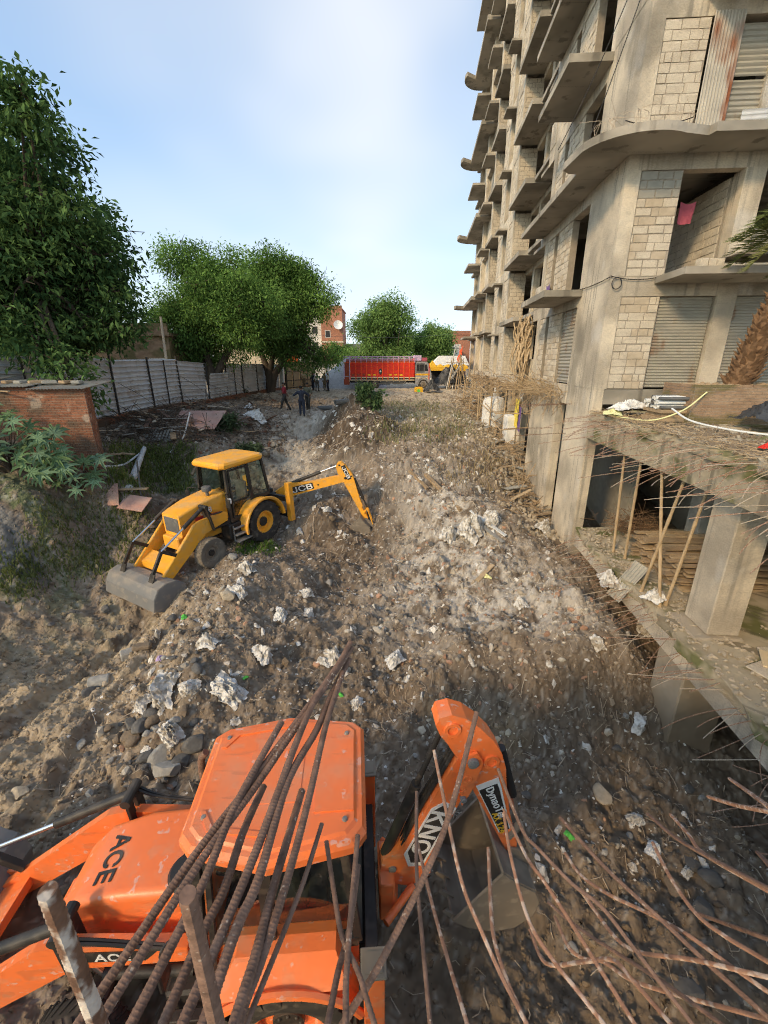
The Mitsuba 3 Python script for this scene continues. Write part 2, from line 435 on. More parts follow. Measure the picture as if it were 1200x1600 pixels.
def rotz(a):
    c, s = math.cos(a), math.sin(a)
    return np.array([[c, -s, 0], [s, c, 0], [0, 0, 1]])


def rand_rot(g):
    q = g.normal(size=4)
    w, x, y, z = q / np.linalg.norm(q)
    return np.array([[1 - 2 * (y * y + z * z), 2 * (x * y - z * w), 2 * (x * z + y * w)], [2 * (x * y + z * w), 1 - 2 * (x * x + z * z), 2 * (y * z - x * w)], [2 * (x * z - y * w), 2 * (y * z + x * w), 1 - 2 * (x * x + y * y)]])


# ---------------------------------------------------------------- terrain
CPTS = []


def cy(px, py, y):
    CPTS.append(at(px, py, y=y))


def cz(px, py, z):
    CPTS.append(at(px, py, z=z))


for a in ((840, 1030, -2.7), (760, 1045, -2.85), (920, 1035, -2.7), (1000, 1040, -2.9), (760, 1120, -3.75), (850, 1118, -3.75), (930, 1110, -3.75), (1000, 1100, -3.8)):
    cz(*a)
for x in (-30, -18, -8, 0, 8, 20, 40):                      # the level ground by the lorry and beyond
    for y in (43.5, 50, 62):
        CPTS.append((x, y, 1.0))
for a in ((500, 615, 43), (500, 650, 28), (480, 690, 24), (440, 722, 20.5), (540, 700, 20.6), (600, 670, 26), (630, 690, 22.5), (500, 742, 18), (430, 745, 18.2),
          (700, 720, 20), (650, 640, 33), (700, 626, 40), (740, 660, 28), (765, 800, 16), (850, 870, 12.6), (590, 760, 17), (640, 800, 15.2), (560, 790, 15.8), (500, 778, 16.2), (455, 800, 15.4),
          (575, 860, 14.0), (560, 900, 12.5), (470, 855, 13.6), (250, 672, 20), (380, 640, 27), (300, 655, 24), (200, 660, 20), (330, 690, 19.5), (400, 688, 21)):
    cy(*a)
CPTS.append((-1.9, 25.6, 2.15))
CPTS += [(-3.5, 23.2, -0.25), (-1.4, 18.4, -0.95), (-2.4, 20.2, -0.35), (0.9, 23.4, 0.1), (-1.7, 22.6, 1.0), (-0.2, 21.4, 0.45), (0.9, 19.4, 0.0), (1.9, 17.4, -0.5)]
for a in ((480, 772, 16.6), (520, 768, 16.6), (560, 772, 16.4)):
    cy(*a)
for a in ((490, 800, 15.0), (520, 815, 14.6), (548, 818, 14.4)):
    cy(*a)
CPTS.append((2.8, 19.0, -0.2))
CPTS.append((4.8, 21.0, -0.3))
CPTS.append((3.6, 15.5, -1.2))                               # the dumped heap
CPTS.append((-3.2, 24.5, 0.1))
CPTS.append((-0.3, 24.6, 0.75))
for a in ((600, 1000, -3.0), (560, 1090, -3.3), (640, 920, -2.75), (370, 900, -1.5), (400, 880, -1.6), (300, 1050, -2.2), (250, 985, -2.7), (340, 985, -1.95), (440, 960, -2.7), (500, 930, -2.95), (520, 880, -2.75), (470, 900, -2.3), (470, 1040, -3.0), (150, 1050, -3.45), (100, 960, -3.1),
          (200, 1000, -3.45), (50, 1200, -3.25), (240, 1180, -3.2), (330, 1130, -2.95), (30, 850, -0.9), (100, 850, -1.25), (60, 900, -1.6), (20, 960, -2.3), (130, 800, -0.6), (60, 760, 0.5), (170, 850, -1.8), (160, 790, -0.7),
          (200, 735, 0.35), (260, 760, -1.15), (215, 800, -1.6), (900, 950, -2.45), (760, 930, -2.55), (800, 1040, -2.95), (960, 1030, -3.0), (960, 960, -2.55), (1000, 1190, -4.5), (1150, 1300, -4.7), (900, 1400, -4.5), (900, 1200, -4.2),
          (700, 1250, -3.75), (760, 1120, -3.7), (640, 1180, -3.55), (700, 1550, -4.2), (430, 1300, -3.2), (200, 1400, -3.2), (50, 1500, -3.2), (450, 1500, -3.2), (760, 1380, -4.0), (800, 860, -2.1), (700, 860, -2.2)):
    cz(*a)
CPTS += [(-0.6, 14.9, -2.6), (-1.4, 14.6, -2.6), (-2.2, 14.3, -2.45), (0.1, 14.6, -2.5), (-0.6, 14.0, -2.7), (-0.8, 16.0, -1.3), (-2.0, 15.9, -1.3), (-3.0, 15.6, -1.5), (-4.1, 13.9, -2.02), (-5.3, 12.0, -2.1), (-5.8, 14.9, -1.95), (-6.9, 13.0, -2.05), (-4.8, 13.0, -2.05), (-7.4, 11.0, -2.5), (-6.0, 10.3, -2.6), (-8.9, 12.6, -1.4), (-7.9, 13.4, -0.7), (-9.0, 13.0, 0.85), (-8.6, 13.7, 0.7), (-10.5, 12.7, 0.75), (-7.2, 16.4, -0.9), (-10, 13.0, 0.9), (-9.5, 15.4, 1.15),
         (-12, 12.6, 0.8), (-14, 11, 0.6), (-13, 16, 1.3), (-15, 20, 1.4), (-20, 16, 1.4), (-20, 30, 1.3), (-12.3, 25, 1.4), (-12, 33, 1.1), (-11.5, 42, 1.0), (-9.5, 21, 1.1), (-8.6, 25, 1.05), (-8, 32, 0.8), (-6.5, 24, 0.85), (-7.8, 18.2, 0.65),
         (-12, 8, -0.6), (-14, 5, -1.5), (-11, 5, -2.8), (-10, 2, -3.2), (-20, 0, -2), (-5, -2, -3.2), (0, -3, -3.6), (4, -2, -4.4), (8, -2, -4.6), (0, 1.2, -3.5), (-3, 2.9, -3.2), (-0.7, 3.2, -3.2), (1.2, 3.6, -3.75), (3, 2, -4.5),
         (8, 6, -4.7), (8, 10, -4.6), (12, 5, -4.6), (12, 14, -3.5), (8, 15, -3.0), (7.4, 20, -2.2), (8, 30, -0.6), (8.5, 40, 0.4), (14, 30, -1), (20, 10, -3), (20, 30, 0), (7, 26, -0.3), (6.2, 10.8, -2.9), (5.8, 9.2, -3.0), (7.3, 17.5, -2.4),
         (30, 0, -3), (30, 50, 1), (-30, 50, 1.2), (-30, 20, 1.4), (-40, 0, 0)]
CPTS = np.array(CPTS)
GX = np.concatenate([np.linspace(-400, -60, 8, endpoint=False), np.linspace(-60, -15, 46, endpoint=False), np.linspace(-15, 9, 440, endpoint=False), np.linspace(9, 60, 52, endpoint=False), np.linspace(60, 400, 9)])
GY = np.concatenate([np.linspace(-80, -4, 20, endpoint=False), np.linspace(-4, 15, 330, endpoint=False), 15 + 47 * (np.arange(230) / 230) ** 1.35, np.linspace(62, 160, 34, endpoint=False), np.linspace(160, 900, 20)])
gx, gy = np.meshgrid(GX, GY)
flat = np.stack([gx.ravel(), gy.ravel()], -1)
near = (np.abs(flat[:, 0]) < 40) & (flat[:, 1] > -12) & (flat[:, 1] < 62)
rb = RBFInterpolator(CPTS[:, :2], CPTS[:, 2], kernel='linear', smoothing=0.02)
coarse_x, coarse_y = np.linspace(-40, 40, 401), np.linspace(-12, 62, 371)
cgx, cgy = np.meshgrid(coarse_x, coarse_y)
from scipy.ndimage import gaussian_filter
cg = gaussian_filter(rb(np.stack([cgx.ravel(), cgy.ravel()], -1)).reshape(cgx.shape), 1.3)
base = RegularGridInterpolator((coarse_y, coarse_x), cg, bounds_error=False, fill_value=None)


def ease(e0, e1, x):
    t = np.clip((x - e0) / (e1 - e0), 0, 1)
    return t * t * (3 - 2 * t)


HP = np.random.default_rng(55)
HEAPS = [(HP.uniform(-2.6, 5.8), HP.uniform(7.5, 33), HP.uniform(0.25, 0.85), HP.uniform(0.10, 0.42)) for _ in range(120)]
HEAPS = [q for q in HEAPS if not (-3.2 < q[0] < 1.2 and 12.6 < q[1] < 16.6)]


def heaps(p):
    """Small tipped heaps of spoil."""
    out = np.zeros(len(p))
    for x, y, r, h in HEAPS:
        r2 = r * (1 + 0.02 * y)
        k = (np.abs(p[:, 0] - x) < r2 * 1.5) & (np.abs(p[:, 1] - y) < r2 * 1.5)
        d = np.hypot(p[k, 0] - x, p[k, 1] - y) / r2
        out[k] = np.maximum(out[k], h * np.clip(1.15 - d, 0, 1))
    return out


def height(p):
    """The ground's height at the points p (n, 2)."""
    p = np.asarray(p, float).reshape(-1, 2)
    x, y = p[:, 0], p[:, 1]
    h = base(np.stack([np.clip(y, -12, 62), np.clip(x, -40, 40)], -1))
    far = np.maximum(ease(30, 40, np.abs(x)), np.maximum(ease(52, 62, y), ease(-8, -12, y)))
    h = h * (1 - far) + 1.0 * far
    work = ease(-13, -10.5, x) * ease(10, 7, x) * ease(46, 36, y) * (1 - far)
    q = np.stack([x, y, 0 * x], -1)
    rough = 0.62 * (meshkit.fbm(q * 0.8 + 5, 4, 1) - 0.5) + 0.55 * np.abs(meshkit.fbm(q * 2.1 + 31, 4, 2) - 0.5) + 0.20 * (meshkit.fbm(q * 6, 3, 3) - 0.5) + 0.10 * (np.abs(meshkit.fbm(q * 13, 3, 5) - 0.5) * 2 - 0.5)
    rough = rough + heaps(p) * ease(6.0, 8.0, y)
    # wheel ruts left by the loader in the trench
    for off in (-0.86, 0.86):
        cxr = -6.2 + 0.06 * (y - 7) + 0.25 * np.sin(y * 0.7) + off
        d = np.abs(x - cxr)
        band = ease(2.0, 3.0, y) * ease(11.2, 10.2, y)
        rough = rough * (1 - 0.6 * np.exp(-((d / 0.3) ** 2)) * band) + band * (0.07 * np.exp(-(((d - 0.30) / 0.10) ** 2)) - 0.14 * np.exp(-((d / 0.22) ** 4)) + 0.03 * np.exp(-((d / 0.2) ** 4)) * np.sin(y * 26 + 9 * d))
    return h + rough * (0.12 + 0.88 * work) * np.where(y > 18, 0.85, 1.0)


hz = height(flat)
ground_v = np.stack([flat[:, 0], flat[:, 1], hz], -1)
ny, nx = gx.shape
ii, jj = np.meshgrid(np.arange(ny - 1), np.arange(nx - 1), indexing='ij')
k0 = (ii * nx + jj).ravel()
ground_f = np.vstack([np.stack([k0, k0 + 1, k0 + nx + 1], -1), np.stack([k0, k0 + nx + 1, k0 + nx], -1)])
hgrid = RegularGridInterpolator((GY, GX), hz.reshape(ny, nx), bounds_error=False, fill_value=1.0)


def H(x, y):
    return float(hgrid((y, x)))


def gp(px, py, lift=0.0):
    """The point of the ground seen at a pixel of the photograph."""
    d = at(px, py, y=1.0) - EYE
    ts = np.linspace(2.0, 70, 1400)
    q = EYE + ts[:, None] * d
    below = q[:, 2] < hgrid(np.stack([q[:, 1], q[:, 0]], -1))
    i = int(np.argmax(below)) if below.any() else len(ts) - 1
    return np.array([q[i, 0], q[i, 1], H(q[i, 0], q[i, 1]) + lift])


def blob(p, c, r, soft=0.6):
    return np.exp(-(((p[:, 0] - c[0]) / r[0]) ** 2 + ((p[:, 1] - c[1]) / r[1]) ** 2) ** soft)


def soil_color(p):
    """What the ground is made of: damp brown soil, sandy clay, grey crushed rubble, dry tan, grass; plus a brown tint painted over the ledge shadow."""
    p = np.asarray(p, float).reshape(-1, 2)
    q = np.stack([p[:, 0], p[:, 1], 0 * p[:, 0]], -1)
    n1, n2, n3 = meshkit.fbm(q * 0.8, 4, 11), meshkit.fbm(q * 3.1, 4, 12), meshkit.fbm(q * 11, 3, 13)
    x, y = p[:, 0], p[:, 1]
    brown, dark, sand, grey, tan, grass = (np.array(c) for c in ((0.245, 0.185, 0.128), (0.165, 0.125, 0.088), (0.40, 0.305, 0.19), (0.48, 0.43, 0.36), (0.48, 0.405, 0.295), (0.11, 0.14, 0.055)))
    c = brown + (dark - brown) * (ease(0.42, 0.62, n1))[:, None]

    def lay(col, w):
        nonlocal c
        c = c + (col - c) * np.clip(w, 0, 1)[:, None]
    lay(sand, 1.3 * blob(p, (-7.3, 8.6), (2.6, 2.6), 1.0) * ease(0.3, 0.55, n2))
    lay(sand, 0.8 * blob(p, (-6.6, 5.0), (2.4, 2.4), 1.0) * ease(0.3, 0.6, n2))
    lay(grey, 1.25 * blob(p, (2.2, 12.5), (2.3, 4.8), 1.1) * ease(0.33, 0.56, n2))
    lay(grey, 1.1 * blob(p, (4.2, 10.4), (1.9, 1.7), 1.3) * ease(0.33, 0.56, n2))
    lay(tan, 1.2 * blob(p, (-3.9, 21.5), (2.0, 5.0), 1.0) * ease(0.3, 0.55, n2))
    lay(grey, 1.1 * blob(p, (-3.7, 27), (1.2, 6), 1.0) * ease(0.25, 0.5, n2))
    lay(tan, ease(33, 40, y) * 0.9 * ease(0.25, 0.5, n2))
    lay(tan, 1.0 * blob(p, (3.5, 30), (3.4, 9), 1.3) * ease(0.35, 0.6, n2))
    lay(np.array([0.105, 0.075, 0.049]), 1.4 * blob(p, (-1.5, 23.2), (2.5, 3.6), 2.4) * ease(0.15, 0.38, n2))
    lay(np.array([0.15, 0.108, 0.07]), 1.1 * blob(p, (-1.3, 14.2), (1.9, 2.4), 1.3) * ease(0.25, 0.5, n2))
    lay(np.array([0.17, 0.125, 0.085]), 0.9 * blob(p, (4.6, 19.5), (1.6, 2.6), 1.3) * ease(0.25, 0.5, n2))
    lay(grass, 0.9 * blob(p, (-8.2, 16.8), (1.7, 1.1), 1.0) * ease(0.35, 0.5, n2))
    lay(grass, 0.9 * blob(p, (-10.2, 10.9), (2.4, 1.8), 1.0) * ease(0.45, 0.6, n2))
    lay(grass, 0.7 * blob(p, (2.2, 33), (2.6, 5), 1.0) * ease(0.45, 0.58, n2))
    lay(np.array([0.155, 0.148, 0.135]), 1.2 * blob(p, (-10.3, 10.4), (1.2, 0.6), 5.0))
    lay(np.array([0.20, 0.148, 0.098]), 1.25 * blob(p, (2.6, 5.6), (5.2, 3.4), 3.0) * ease(0.2, 0.45, n2))  # brown tint painted where the ledge shadow falls, warming its shade
    far = np.maximum(ease(14, 20, np.abs(x)), ease(60, 75, y))
    lay(np.array([0.26, 0.215, 0.15]), far)
    n4 = meshkit.noise(q * 27, 17)
    n5 = meshkit.noise(q * 61, 18)
    c = c + (np.array([0.42, 0.385, 0.33]) - c) * (ease(0.72, 0.86, n5) * 0.45)[:, None]
    lum = c.mean(1, keepdims=True)
    c = lum + (c - lum) * 0.86
    return np.clip(c * (0.50 + 0.50 * n3 + 0.30 * n4 + 0.20 * n5)[:, None], 0.02, 0.7)


# ---------------------------------------------------------------- the unfinished building on the right
U2 = np.array([0.0714, 0.99745, 0.0])                 # along its long facade, going away
W2 = np.array([0.99745, -0.0714, 0.0])                # along its short front, going right
BO = np.array([6.42, 13.8, 0.0])
BX = np.eye(4)
BX[:3, 0], BX[:3, 1], BX[:3, 2], BX[:3, 3] = W2, U2, (0, 0, 1), BO


def BW(w, u, z):
    return BO + W2 * w + U2 * u + np.array([0, 0, z])


F0, ST, NF = 2.9, 3.05, 9
ZF = [F0 + ST * k for k in range(NF + 1)]
B = thing('unfinished_building', 'tall unfinished concrete building with block infill and bare cantilevered balcony slabs', 'building')


def bbox(name, lo, hi, mat, bev=0.0, parent=B, **kw):
    return put(name, MB().box(lo, hi, BX, bev), mat, parent, **kw)


n_block = 0
rest_blocks, rest_grey = MB(), MB()
block_cache = {}


def block_wall(a, b, z0, z1, plane, out, depth=0.16, grey_top=0, seed=0):
    """Courses of separate blocks on a mortar core. plane 'u': a facade strip from u=a to b at w=out; plane 'w': a strip from w=a to b at u=out."""
    global n_block
    g = np.random.default_rng(seed + 77)
    core = MB()
    if plane == 'u':
        core.box((out + 0.012, a, z0), (out + depth, b, z1), BX)
    else:
        core.box((a, out + 0.012, z0), (b, out + depth, z1), BX)
    put('mortar_core', core, 'mat_mortar', B)
    n = max(1, round((z1 - z0) / 0.215))
    hh = (z1 - z0) / n
    g.uniform()
    for r in range(n):
        x = a + (0.0 if r % 2 else -0.21) + g.uniform(-0.03, 0.03)
        while x < b - 0.03:
            L = g.choice([0.2, 0.3, 0.41, 0.41, 0.42, 0.44]) + g.uniform(-0.02, 0.02)
            x0, x1 = max(x, a), min(x + L, b)
            x += L
            if x1 - x0 < 0.06:
                continue
            j = 0.006 + g.uniform(0, 0.014)
            pr = g.uniform(-0.008, 0.014)
            zz0, zz1 = z0 + r * hh + j * g.uniform(0.4, 1.2), z0 + (r + 1) * hh - j * g.uniform(0.3, 1.0)
            lo = (out - pr, x0 + j, zz0) if plane == 'u' else (x0 + j, out - pr, zz0)
            hi = (out + 0.05, x1 - j, zz1) if plane == 'u' else (x1 - j, out + 0.05, zz1)
            grey = r >= n - grey_top
            if n_block < 290 and wanted:
                n_block += 1
                put('block', MB().box(lo, hi, BX, g.uniform(0.004, 0.012)), 'mat_block_grey' if grey else 'mat_block_warm' if g.random() < 0.35 else 'mat_block', B)
            else:
                (rest_grey if grey else rest_blocks).box(lo, hi, BX)


def panel(name, lo, hi, mat='mat_concrete', bev=0.0):
    return bbox(name, lo, hi, mat, bev)


def corrugated(mb, o, ex, ey, L, Hh, pitch, amp, along='x', X=None, th=0.004):
    """A corrugated sheet L x Hh from o; the ridges repeat along ex ('x') or ey ('y')."""
    o, ex, ey = (np.asarray(q, float) for q in (o, ex, ey))
    nrm = np.cross(ex, ey)
    T_ = L if along == 'x' else Hh
    m = max(4, int(T_ / pitch * 4) + 1)
    t = np.linspace(0, T_, m)
    wv = amp * np.sin(t / pitch * 2 * PI)
    rows = []
    for s in (-th / 2, th / 2):
        for e in (0, 1):
            for tt, w_ in zip(t, wv):
                rows.append(o + (ex * tt + ey * Hh * e if along == 'x' else ey * tt + ex * L * e) + nrm * (w_ + s))
    f = []
    for s in (0, 1):
        b0 = s * 2 * m
        for i in range(m - 1):
            f += [[b0 + i, b0 + i + 1, b0 + m + i + 1], [b0 + i, b0 + m + i + 1, b0 + m + i]]
    return mb.add(np.array(rows), f, X)


def shutter_panel(lo_w, hi_w, u, z0, z1, name='shutter', plane='w', mat='mat_shutter', pitch=0.085):
    mb = MB()
    if plane == 'w':
        corrugated(mb, (lo_w, u, z0), (1, 0, 0), (0, 0, 1), hi_w - lo_w, z1 - z0, pitch, 0.022, 'y', BX)
    else:
        corrugated(mb, (u, lo_w, z0), (0, 1, 0), (0, 0, 1), hi_w - lo_w, z1 - z0, pitch, 0.022, 'y', BX)
    return put(name, mb, mat, B)


wanted = True
ROOM = 0.5
for k in range(NF):                                    # structure, storey by storey
    z0, z1 = ZF[k], ZF[k + 1]
    bm = 0.55 if k else 0.5
    zt = z1 - bm
    # floor slab and ring beams
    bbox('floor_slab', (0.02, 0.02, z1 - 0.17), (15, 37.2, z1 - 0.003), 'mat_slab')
    fr = panel('front_beam', (0, -0.0, zt), (15, 0.3, z1 + 0.004))
    panel('side_beam', (0, 0.3, zt), (0.3, 8.6, z1 + 0.004))
    # corner shear wall on the long side, corner column band on the front
    panel('shear_wall', (-0.012, -0.012, z0 + 0.004), (0.28, 2.5, zt))
    panel('column', (0.28, -0.02, z0 + 0.004), (0.36, 0.3, zt))
    panel('column', (2.98, -0.03, z0 + 0.004), (3.5, 0.45, zt))
    panel('column', (6.3, -0.03, z0 + 0.004), (6.8, 0.45, zt))
    panel('column', (10, -0.03, z0 + 0.004), (10.5, 0.45, zt))
    # inner walls that stop the view through the rooms
    bbox('inner_wall', (4.2, 2.6, z0), (4.35, 37, z1 - 0.17), 'mat_room_shade')
    bbox('inner_wall', (2.9, 5.6, z0), (13, 5.75, z1 - 0.17), 'mat_room_shade')
    bbox('inner_wall', (3.5, 0.45, z0), (3.62, 3.4, z1 - 0.17), 'mat_room_shade')
    bbox('inner_wall', (0.3, 8.6, z0), (14, 8.75, z1 - 0.17), 'mat_room_shade')
    # front infill, left of the opening
    wanted = k <= 2
    block_wall(0.37, 1.45, z0 + 0.01, zt - 0.01, 'w', 0.02, 0.2, 3 if k == 1 else 0, k)
    # long-side pier and the slot beside it
    block_wall(4.25, 5.9, z0 + 0.01, zt - 0.01, 'u', 0.02, 0.24, 0, 20 + k)
    block_wall(6.35, 7.2, z0 + 0.01, zt - 0.01, 'u', 0.02, 0.24, 0, 40 + k)
    panel('column', (0, 7.2, z0 + 0.004), (0.4, 7.75, zt))
    panel('sill', (-0.02, 7.75, z0 + 0.004), (0.2, 8.6, z0 + 0.9))
    # recess between 8.6 and 15.4 with its return walls, balcony slabs and columns
    wanted = False
    bbox('recess_wall', (1.0, 8.75, z0), (1.2, 10.4, zt), 'mat_block')
    panel('column', (0.9, 10.4, z0), (1.25, 11.0, zt + 0.3))
    panel('column', (0.9, 13.2, z0), (1.25, 13.6, zt + 0.3))
    panel('recess_beam', (0.88, 8.75, zt + 0.05), (1.2, 15.3, z1 - 0.01))
    wanted = 0 < k < 5
    block_wall(0.05, 0.95, z0 + 0.01, zt + 0.2, 'w', 15.4, 0.2, 0, 60 + k)
    panel('column', (-0.02, 15.42, z0), (0.05, 15.9, z1 - 0.01))
    panel('side_beam', (0, 15.62, zt), (0.3, 20.9, z1 + 0.004))
    block_wall(15.9, 17.1, z0 + 0.01, zt - 0.01, 'u', 0.03, 0.2, 0, 80 + k)
    panel('column', (0, 17.1, z0), (0.35, 17.6, zt))
    panel('column', (0, 19.0, z0), (0.35, 19.5, zt))
    block_wall(19.5, 20.9, z0 + 0.01, zt - 0.01, 'u', 0.03, 0.2, 0, 100 + k)
    bbox('recess_wall', (0.95, 20.9, z0), (1.15, 22.2, zt), 'mat_block')
    panel('column', (0.9, 22.2, z0), (1.2, 22.7, z1 - 0.18))
    panel('recess_beam', (0.86, 20.9, zt + 0.1), (1.15, 24.2, z1 - 0.01))
    block_wall(0.05, 0.9, z0 + 0.01, zt + 0.2, 'w', 24.25, 0.2, 0, 120 + k)
    panel('column', (-0.03, 24.27, z0), (0.05, 24.9, z1 - 0.01))
    panel('far_wall', (0.35, 25.0, z0), (0.6, 29.5, z1 - 0.2))
    panel('column', (0.0, 29.2, z0), (0.4, 29.9, z1 - 0.01))
    bbox('far_wall', (0.6, 30.0, z0), (0.8, 36.0, z1 - 0.2), 'mat_block')
    panel('column', (0.3, 36.0, z0), (0.9, 36.8, z1 - 0.18))

wanted = False
block_wall(0.5, 5.0, ZF[1] + 0.02, ZF[1] + 2.45, 'u', 2.94, 0.2, 0, 300)
put('block', rest_blocks, 'mat_block', B)
tag(put('block_course', rest_grey, 'mat_block_grey', B), kind='stuff') if rest_grey.v else None
labels[B + '__' + 'block_%03d' % (used[B + '__block'])] = {'kind': 'stuff'}


def slab(poly, z, th=0.17, name='balcony_slab', label=None):
    m = MB().prism(poly, (0, 0, z - th), (1, 0, 0), (0, 1, 0), th, mid=False)
    mb = MB()
    for v, f in [m.get()]:
        mb.add(v, f, BX)
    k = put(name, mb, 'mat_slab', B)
    if label:
        labels[k] = {'label': label}
    # the sunlit lip: a rougher edge band of fresh concrete
    return k


def arc(cx_, cy_, r, a0, a1, n=14):
    return [(cx_ + r * math.cos(math.radians(a)), cy_ + r * math.sin(math.radians(a))) for a in np.linspace(a0, a1, n)]


for k in range(1, NF + 1):
    z = ZF[k] - 0.012
    if k % 2 == 1:
        slab([(-1.25, 2.2), (0, 2.2), (0, 5.6), (-1.25, 5.6)], z, 0.2)
        slab([(1.2, -0.0), (1.2, -1.5), (8.5, -1.5), (8.5, 0)], z, 0.17)
        slab([(-1.0, 30.6), (0.6, 30.6), (0.6, 34.5), (-1.0, 34.5)], z - 0.006)
    else:
        slab([(8.0, 0.0), (8.0, -1.15), (1.45, -1.15), (1.40, -0.95)] + arc(0.1, 0.15, 1.45, -62, -165, 18) + [(-1.42, 0.9), (-1.2, 1.15), (-0.95, 1.2), (-0.95, 8.3), (0, 8.3), (0, 0)], z, 0.19)
        slab([(0.6, 27.5), (-0.9, 27.5), (-0.9, 34.6)] + arc(-0.15, 34.7, 1.65, 205, 75, 14) + [(0.6, 36.2)], z - 0.006, 0.28)
    slab([(-0.42, 11.2), (1.0, 11.2), (1.0, 15.3), (-0.42, 15.3)], z - 0.01, 0.22)
    slab([(-0.02, 8.6), (0.95, 8.6), (0.95, 9.7), (-0.02, 9.7)], z - 0.42, 0.12)
    slab([(-0.45, 20.95), (1.0, 20.95), (1.0, 24.2), (-0.45, 24.2)], z - 0.01, 0.22)
    slab([(-0.55, 17.7), (0.1, 17.7), (0.1, 18.9), (-0.55, 18.9)], z - 0.5, 0.1, 'sunshade')
    slab([(-0.7, 24.9), (0.4, 24.9), (0.4, 27.3), (-0.7, 27.3)], z - 0.016, 0.16)
bbox('roof_slab', (0, 0, ZF[NF] + 0.02), (15, 37, ZF[NF] + 0.2), 'mat_slab')

# ground floor and upper infill that differs from storey to storey
zt0 = ZF[1] - 0.5
shutter_panel(1.5, 2.95, 0.12, 2.95, zt0 - 0.02)
shutter_panel(3.55, 6.25, 0.12, 2.95, zt0 - 0.02)
shutter_panel(6.85, 9.95, 0.12, 2.95, zt0 - 0.02)
shutter_panel(2.55, 4.2, 0.10, 2.95, zt0 - 0.02, plane='u', pitch=0.12)
shutter_panel(3.55, 6.25, 0.2, ZF[1] + 0.02, ZF[1] + 1.2)
for k in (2, 4, 6):
    mb = MB()
    corrugated(mb, (1.47, -0.04, ZF[k] + 0.02), (1, 0, 0), (0, 0, 1), 0.72, 2.55, 0.075, 0.02, 'x', BX)
    labels[put('rusty_sheet', mb, 'mat_rust_sheet', B)] = {'label': 'rust-streaked upright corrugated sheet'}
    shutter_panel(2.2, 4.6, 0.05, ZF[k] + 1.35, ZF[k] + 2.35, 'tin_sheet', pitch=0.11)
    shutter_panel(2.15, 4.6, 0.08, ZF[k] + 0.45, ZF[k] + 1.3, 'tin_sheet', pitch=0.11)
    mb = MB()
    corrugated(mb, (2.55, -0.05, ZF[k] + 0.02), (1, 0, 0.04), (0, 0, 1), 1.5, 0.62, 0.1, 0.012, 'y', BX)
    labels[put('tin_sheet', mb, 'mat_zinc', B)] = {'label': 'pale clean corrugated sheet at the foot of the opening'}
# opening of the first upper floor: the lit return wall in the room and the leaning board in front
bbox('ledge_board', (2.4, -1.35, ZF[1] + 0.26), (4.4, -0.3, ZF[1] + 0.30), 'mat_slab')
for x in (1.75, 1.98, 2.2):
    bbox('loose_block', (x, -1.1 + 0.2 * (x - 1.7), ZF[1] - 0.008), (x + 0.19, -0.85 + 0.2 * (x - 1.7), ZF[1] + 0.24), 'mat_block', 0.006)
# hanging cloths in the openings
def cloth(name, o, ex, L, Hh, mat, label, cat='cloth', sag=0.06, seed=1, group=None):
    m_, k_ = 14, 16
    s, t = np.meshgrid(np.linspace(0, 1, m_), np.linspace(0, 1, k_))
    ex = np.asarray(ex, float) / np.linalg.norm(ex)
    nr = np.cross(ex, (0, 0, 1))
    q = np.stack([s * 3, t * 1.4, 0 * s + seed * 7.3], -1)
    dz = -t * Hh * (1 + 0.12 * (meshkit.noise(q * 1.3, seed) - 0.5)) - sag * np.sin(s * PI) * (1 - t)
    dn = sag * 1.4 * (meshkit.fbm(q * 1.7, 3, seed) - 0.5) * (0.4 + t)
    pts = np.asarray(o) + s[..., None] * ex * L * (1 - 0.1 * t[..., None]) + dz[..., None] * np.array([0, 0, 1]) + dn[..., None] * nr
    v = np.vstack([pts.reshape(-1, 3), pts.reshape(-1, 3) + nr * 0.006])
    i, j = np.meshgrid(np.arange(k_ - 1), np.arange(m_ - 1), indexing='ij')
    a = (i * m_ + j).ravel()
    f = np.vstack([np.stack([a, a + 1, a + m_ + 1], -1), np.stack([a, a + m_ + 1, a + m_], -1)])
    return one(name, (v, np.vstack([f, f[:, ::-1] + m_ * k_])), mat, label, cat, group, smooth=True)


cloth('hanging_cloth', BW(1.9, 0.8, ZF[1] + 2.0), W2, 0.42, 0.55, 'col_pink', 'pink patterned cloth hung in the dark opening of the first upper floor')
cloth('hanging_cloth', BW(-0.06, 6.1, ZF[1] + 0.75), U2, 0.5, 0.7, 'col_purple', 'purple cloth bundled at the side opening above the lower balcony slab')
cloth('hanging_cloth', BW(-0.12, 9.2, 1.9), U2, 0.9, 1.5, 'col_yellowcloth', 'yellow cloth hung over a pole beside the white drum')
cloth('hanging_cloth', BW(-0.14, 8.5, 1.6), U2, 0.45, 1.3, 'col_purple', 'dark purple cloth hung beside the yellow cloth')
cloth('orange_tarp', BW(-0.9, 33.0, 5.3), U2, 3.0, 1.7, 'col_orangecloth', 'orange tarpaulin draped over the scaffold at the far end of the building', 'tarpaulin', sag=0.5)
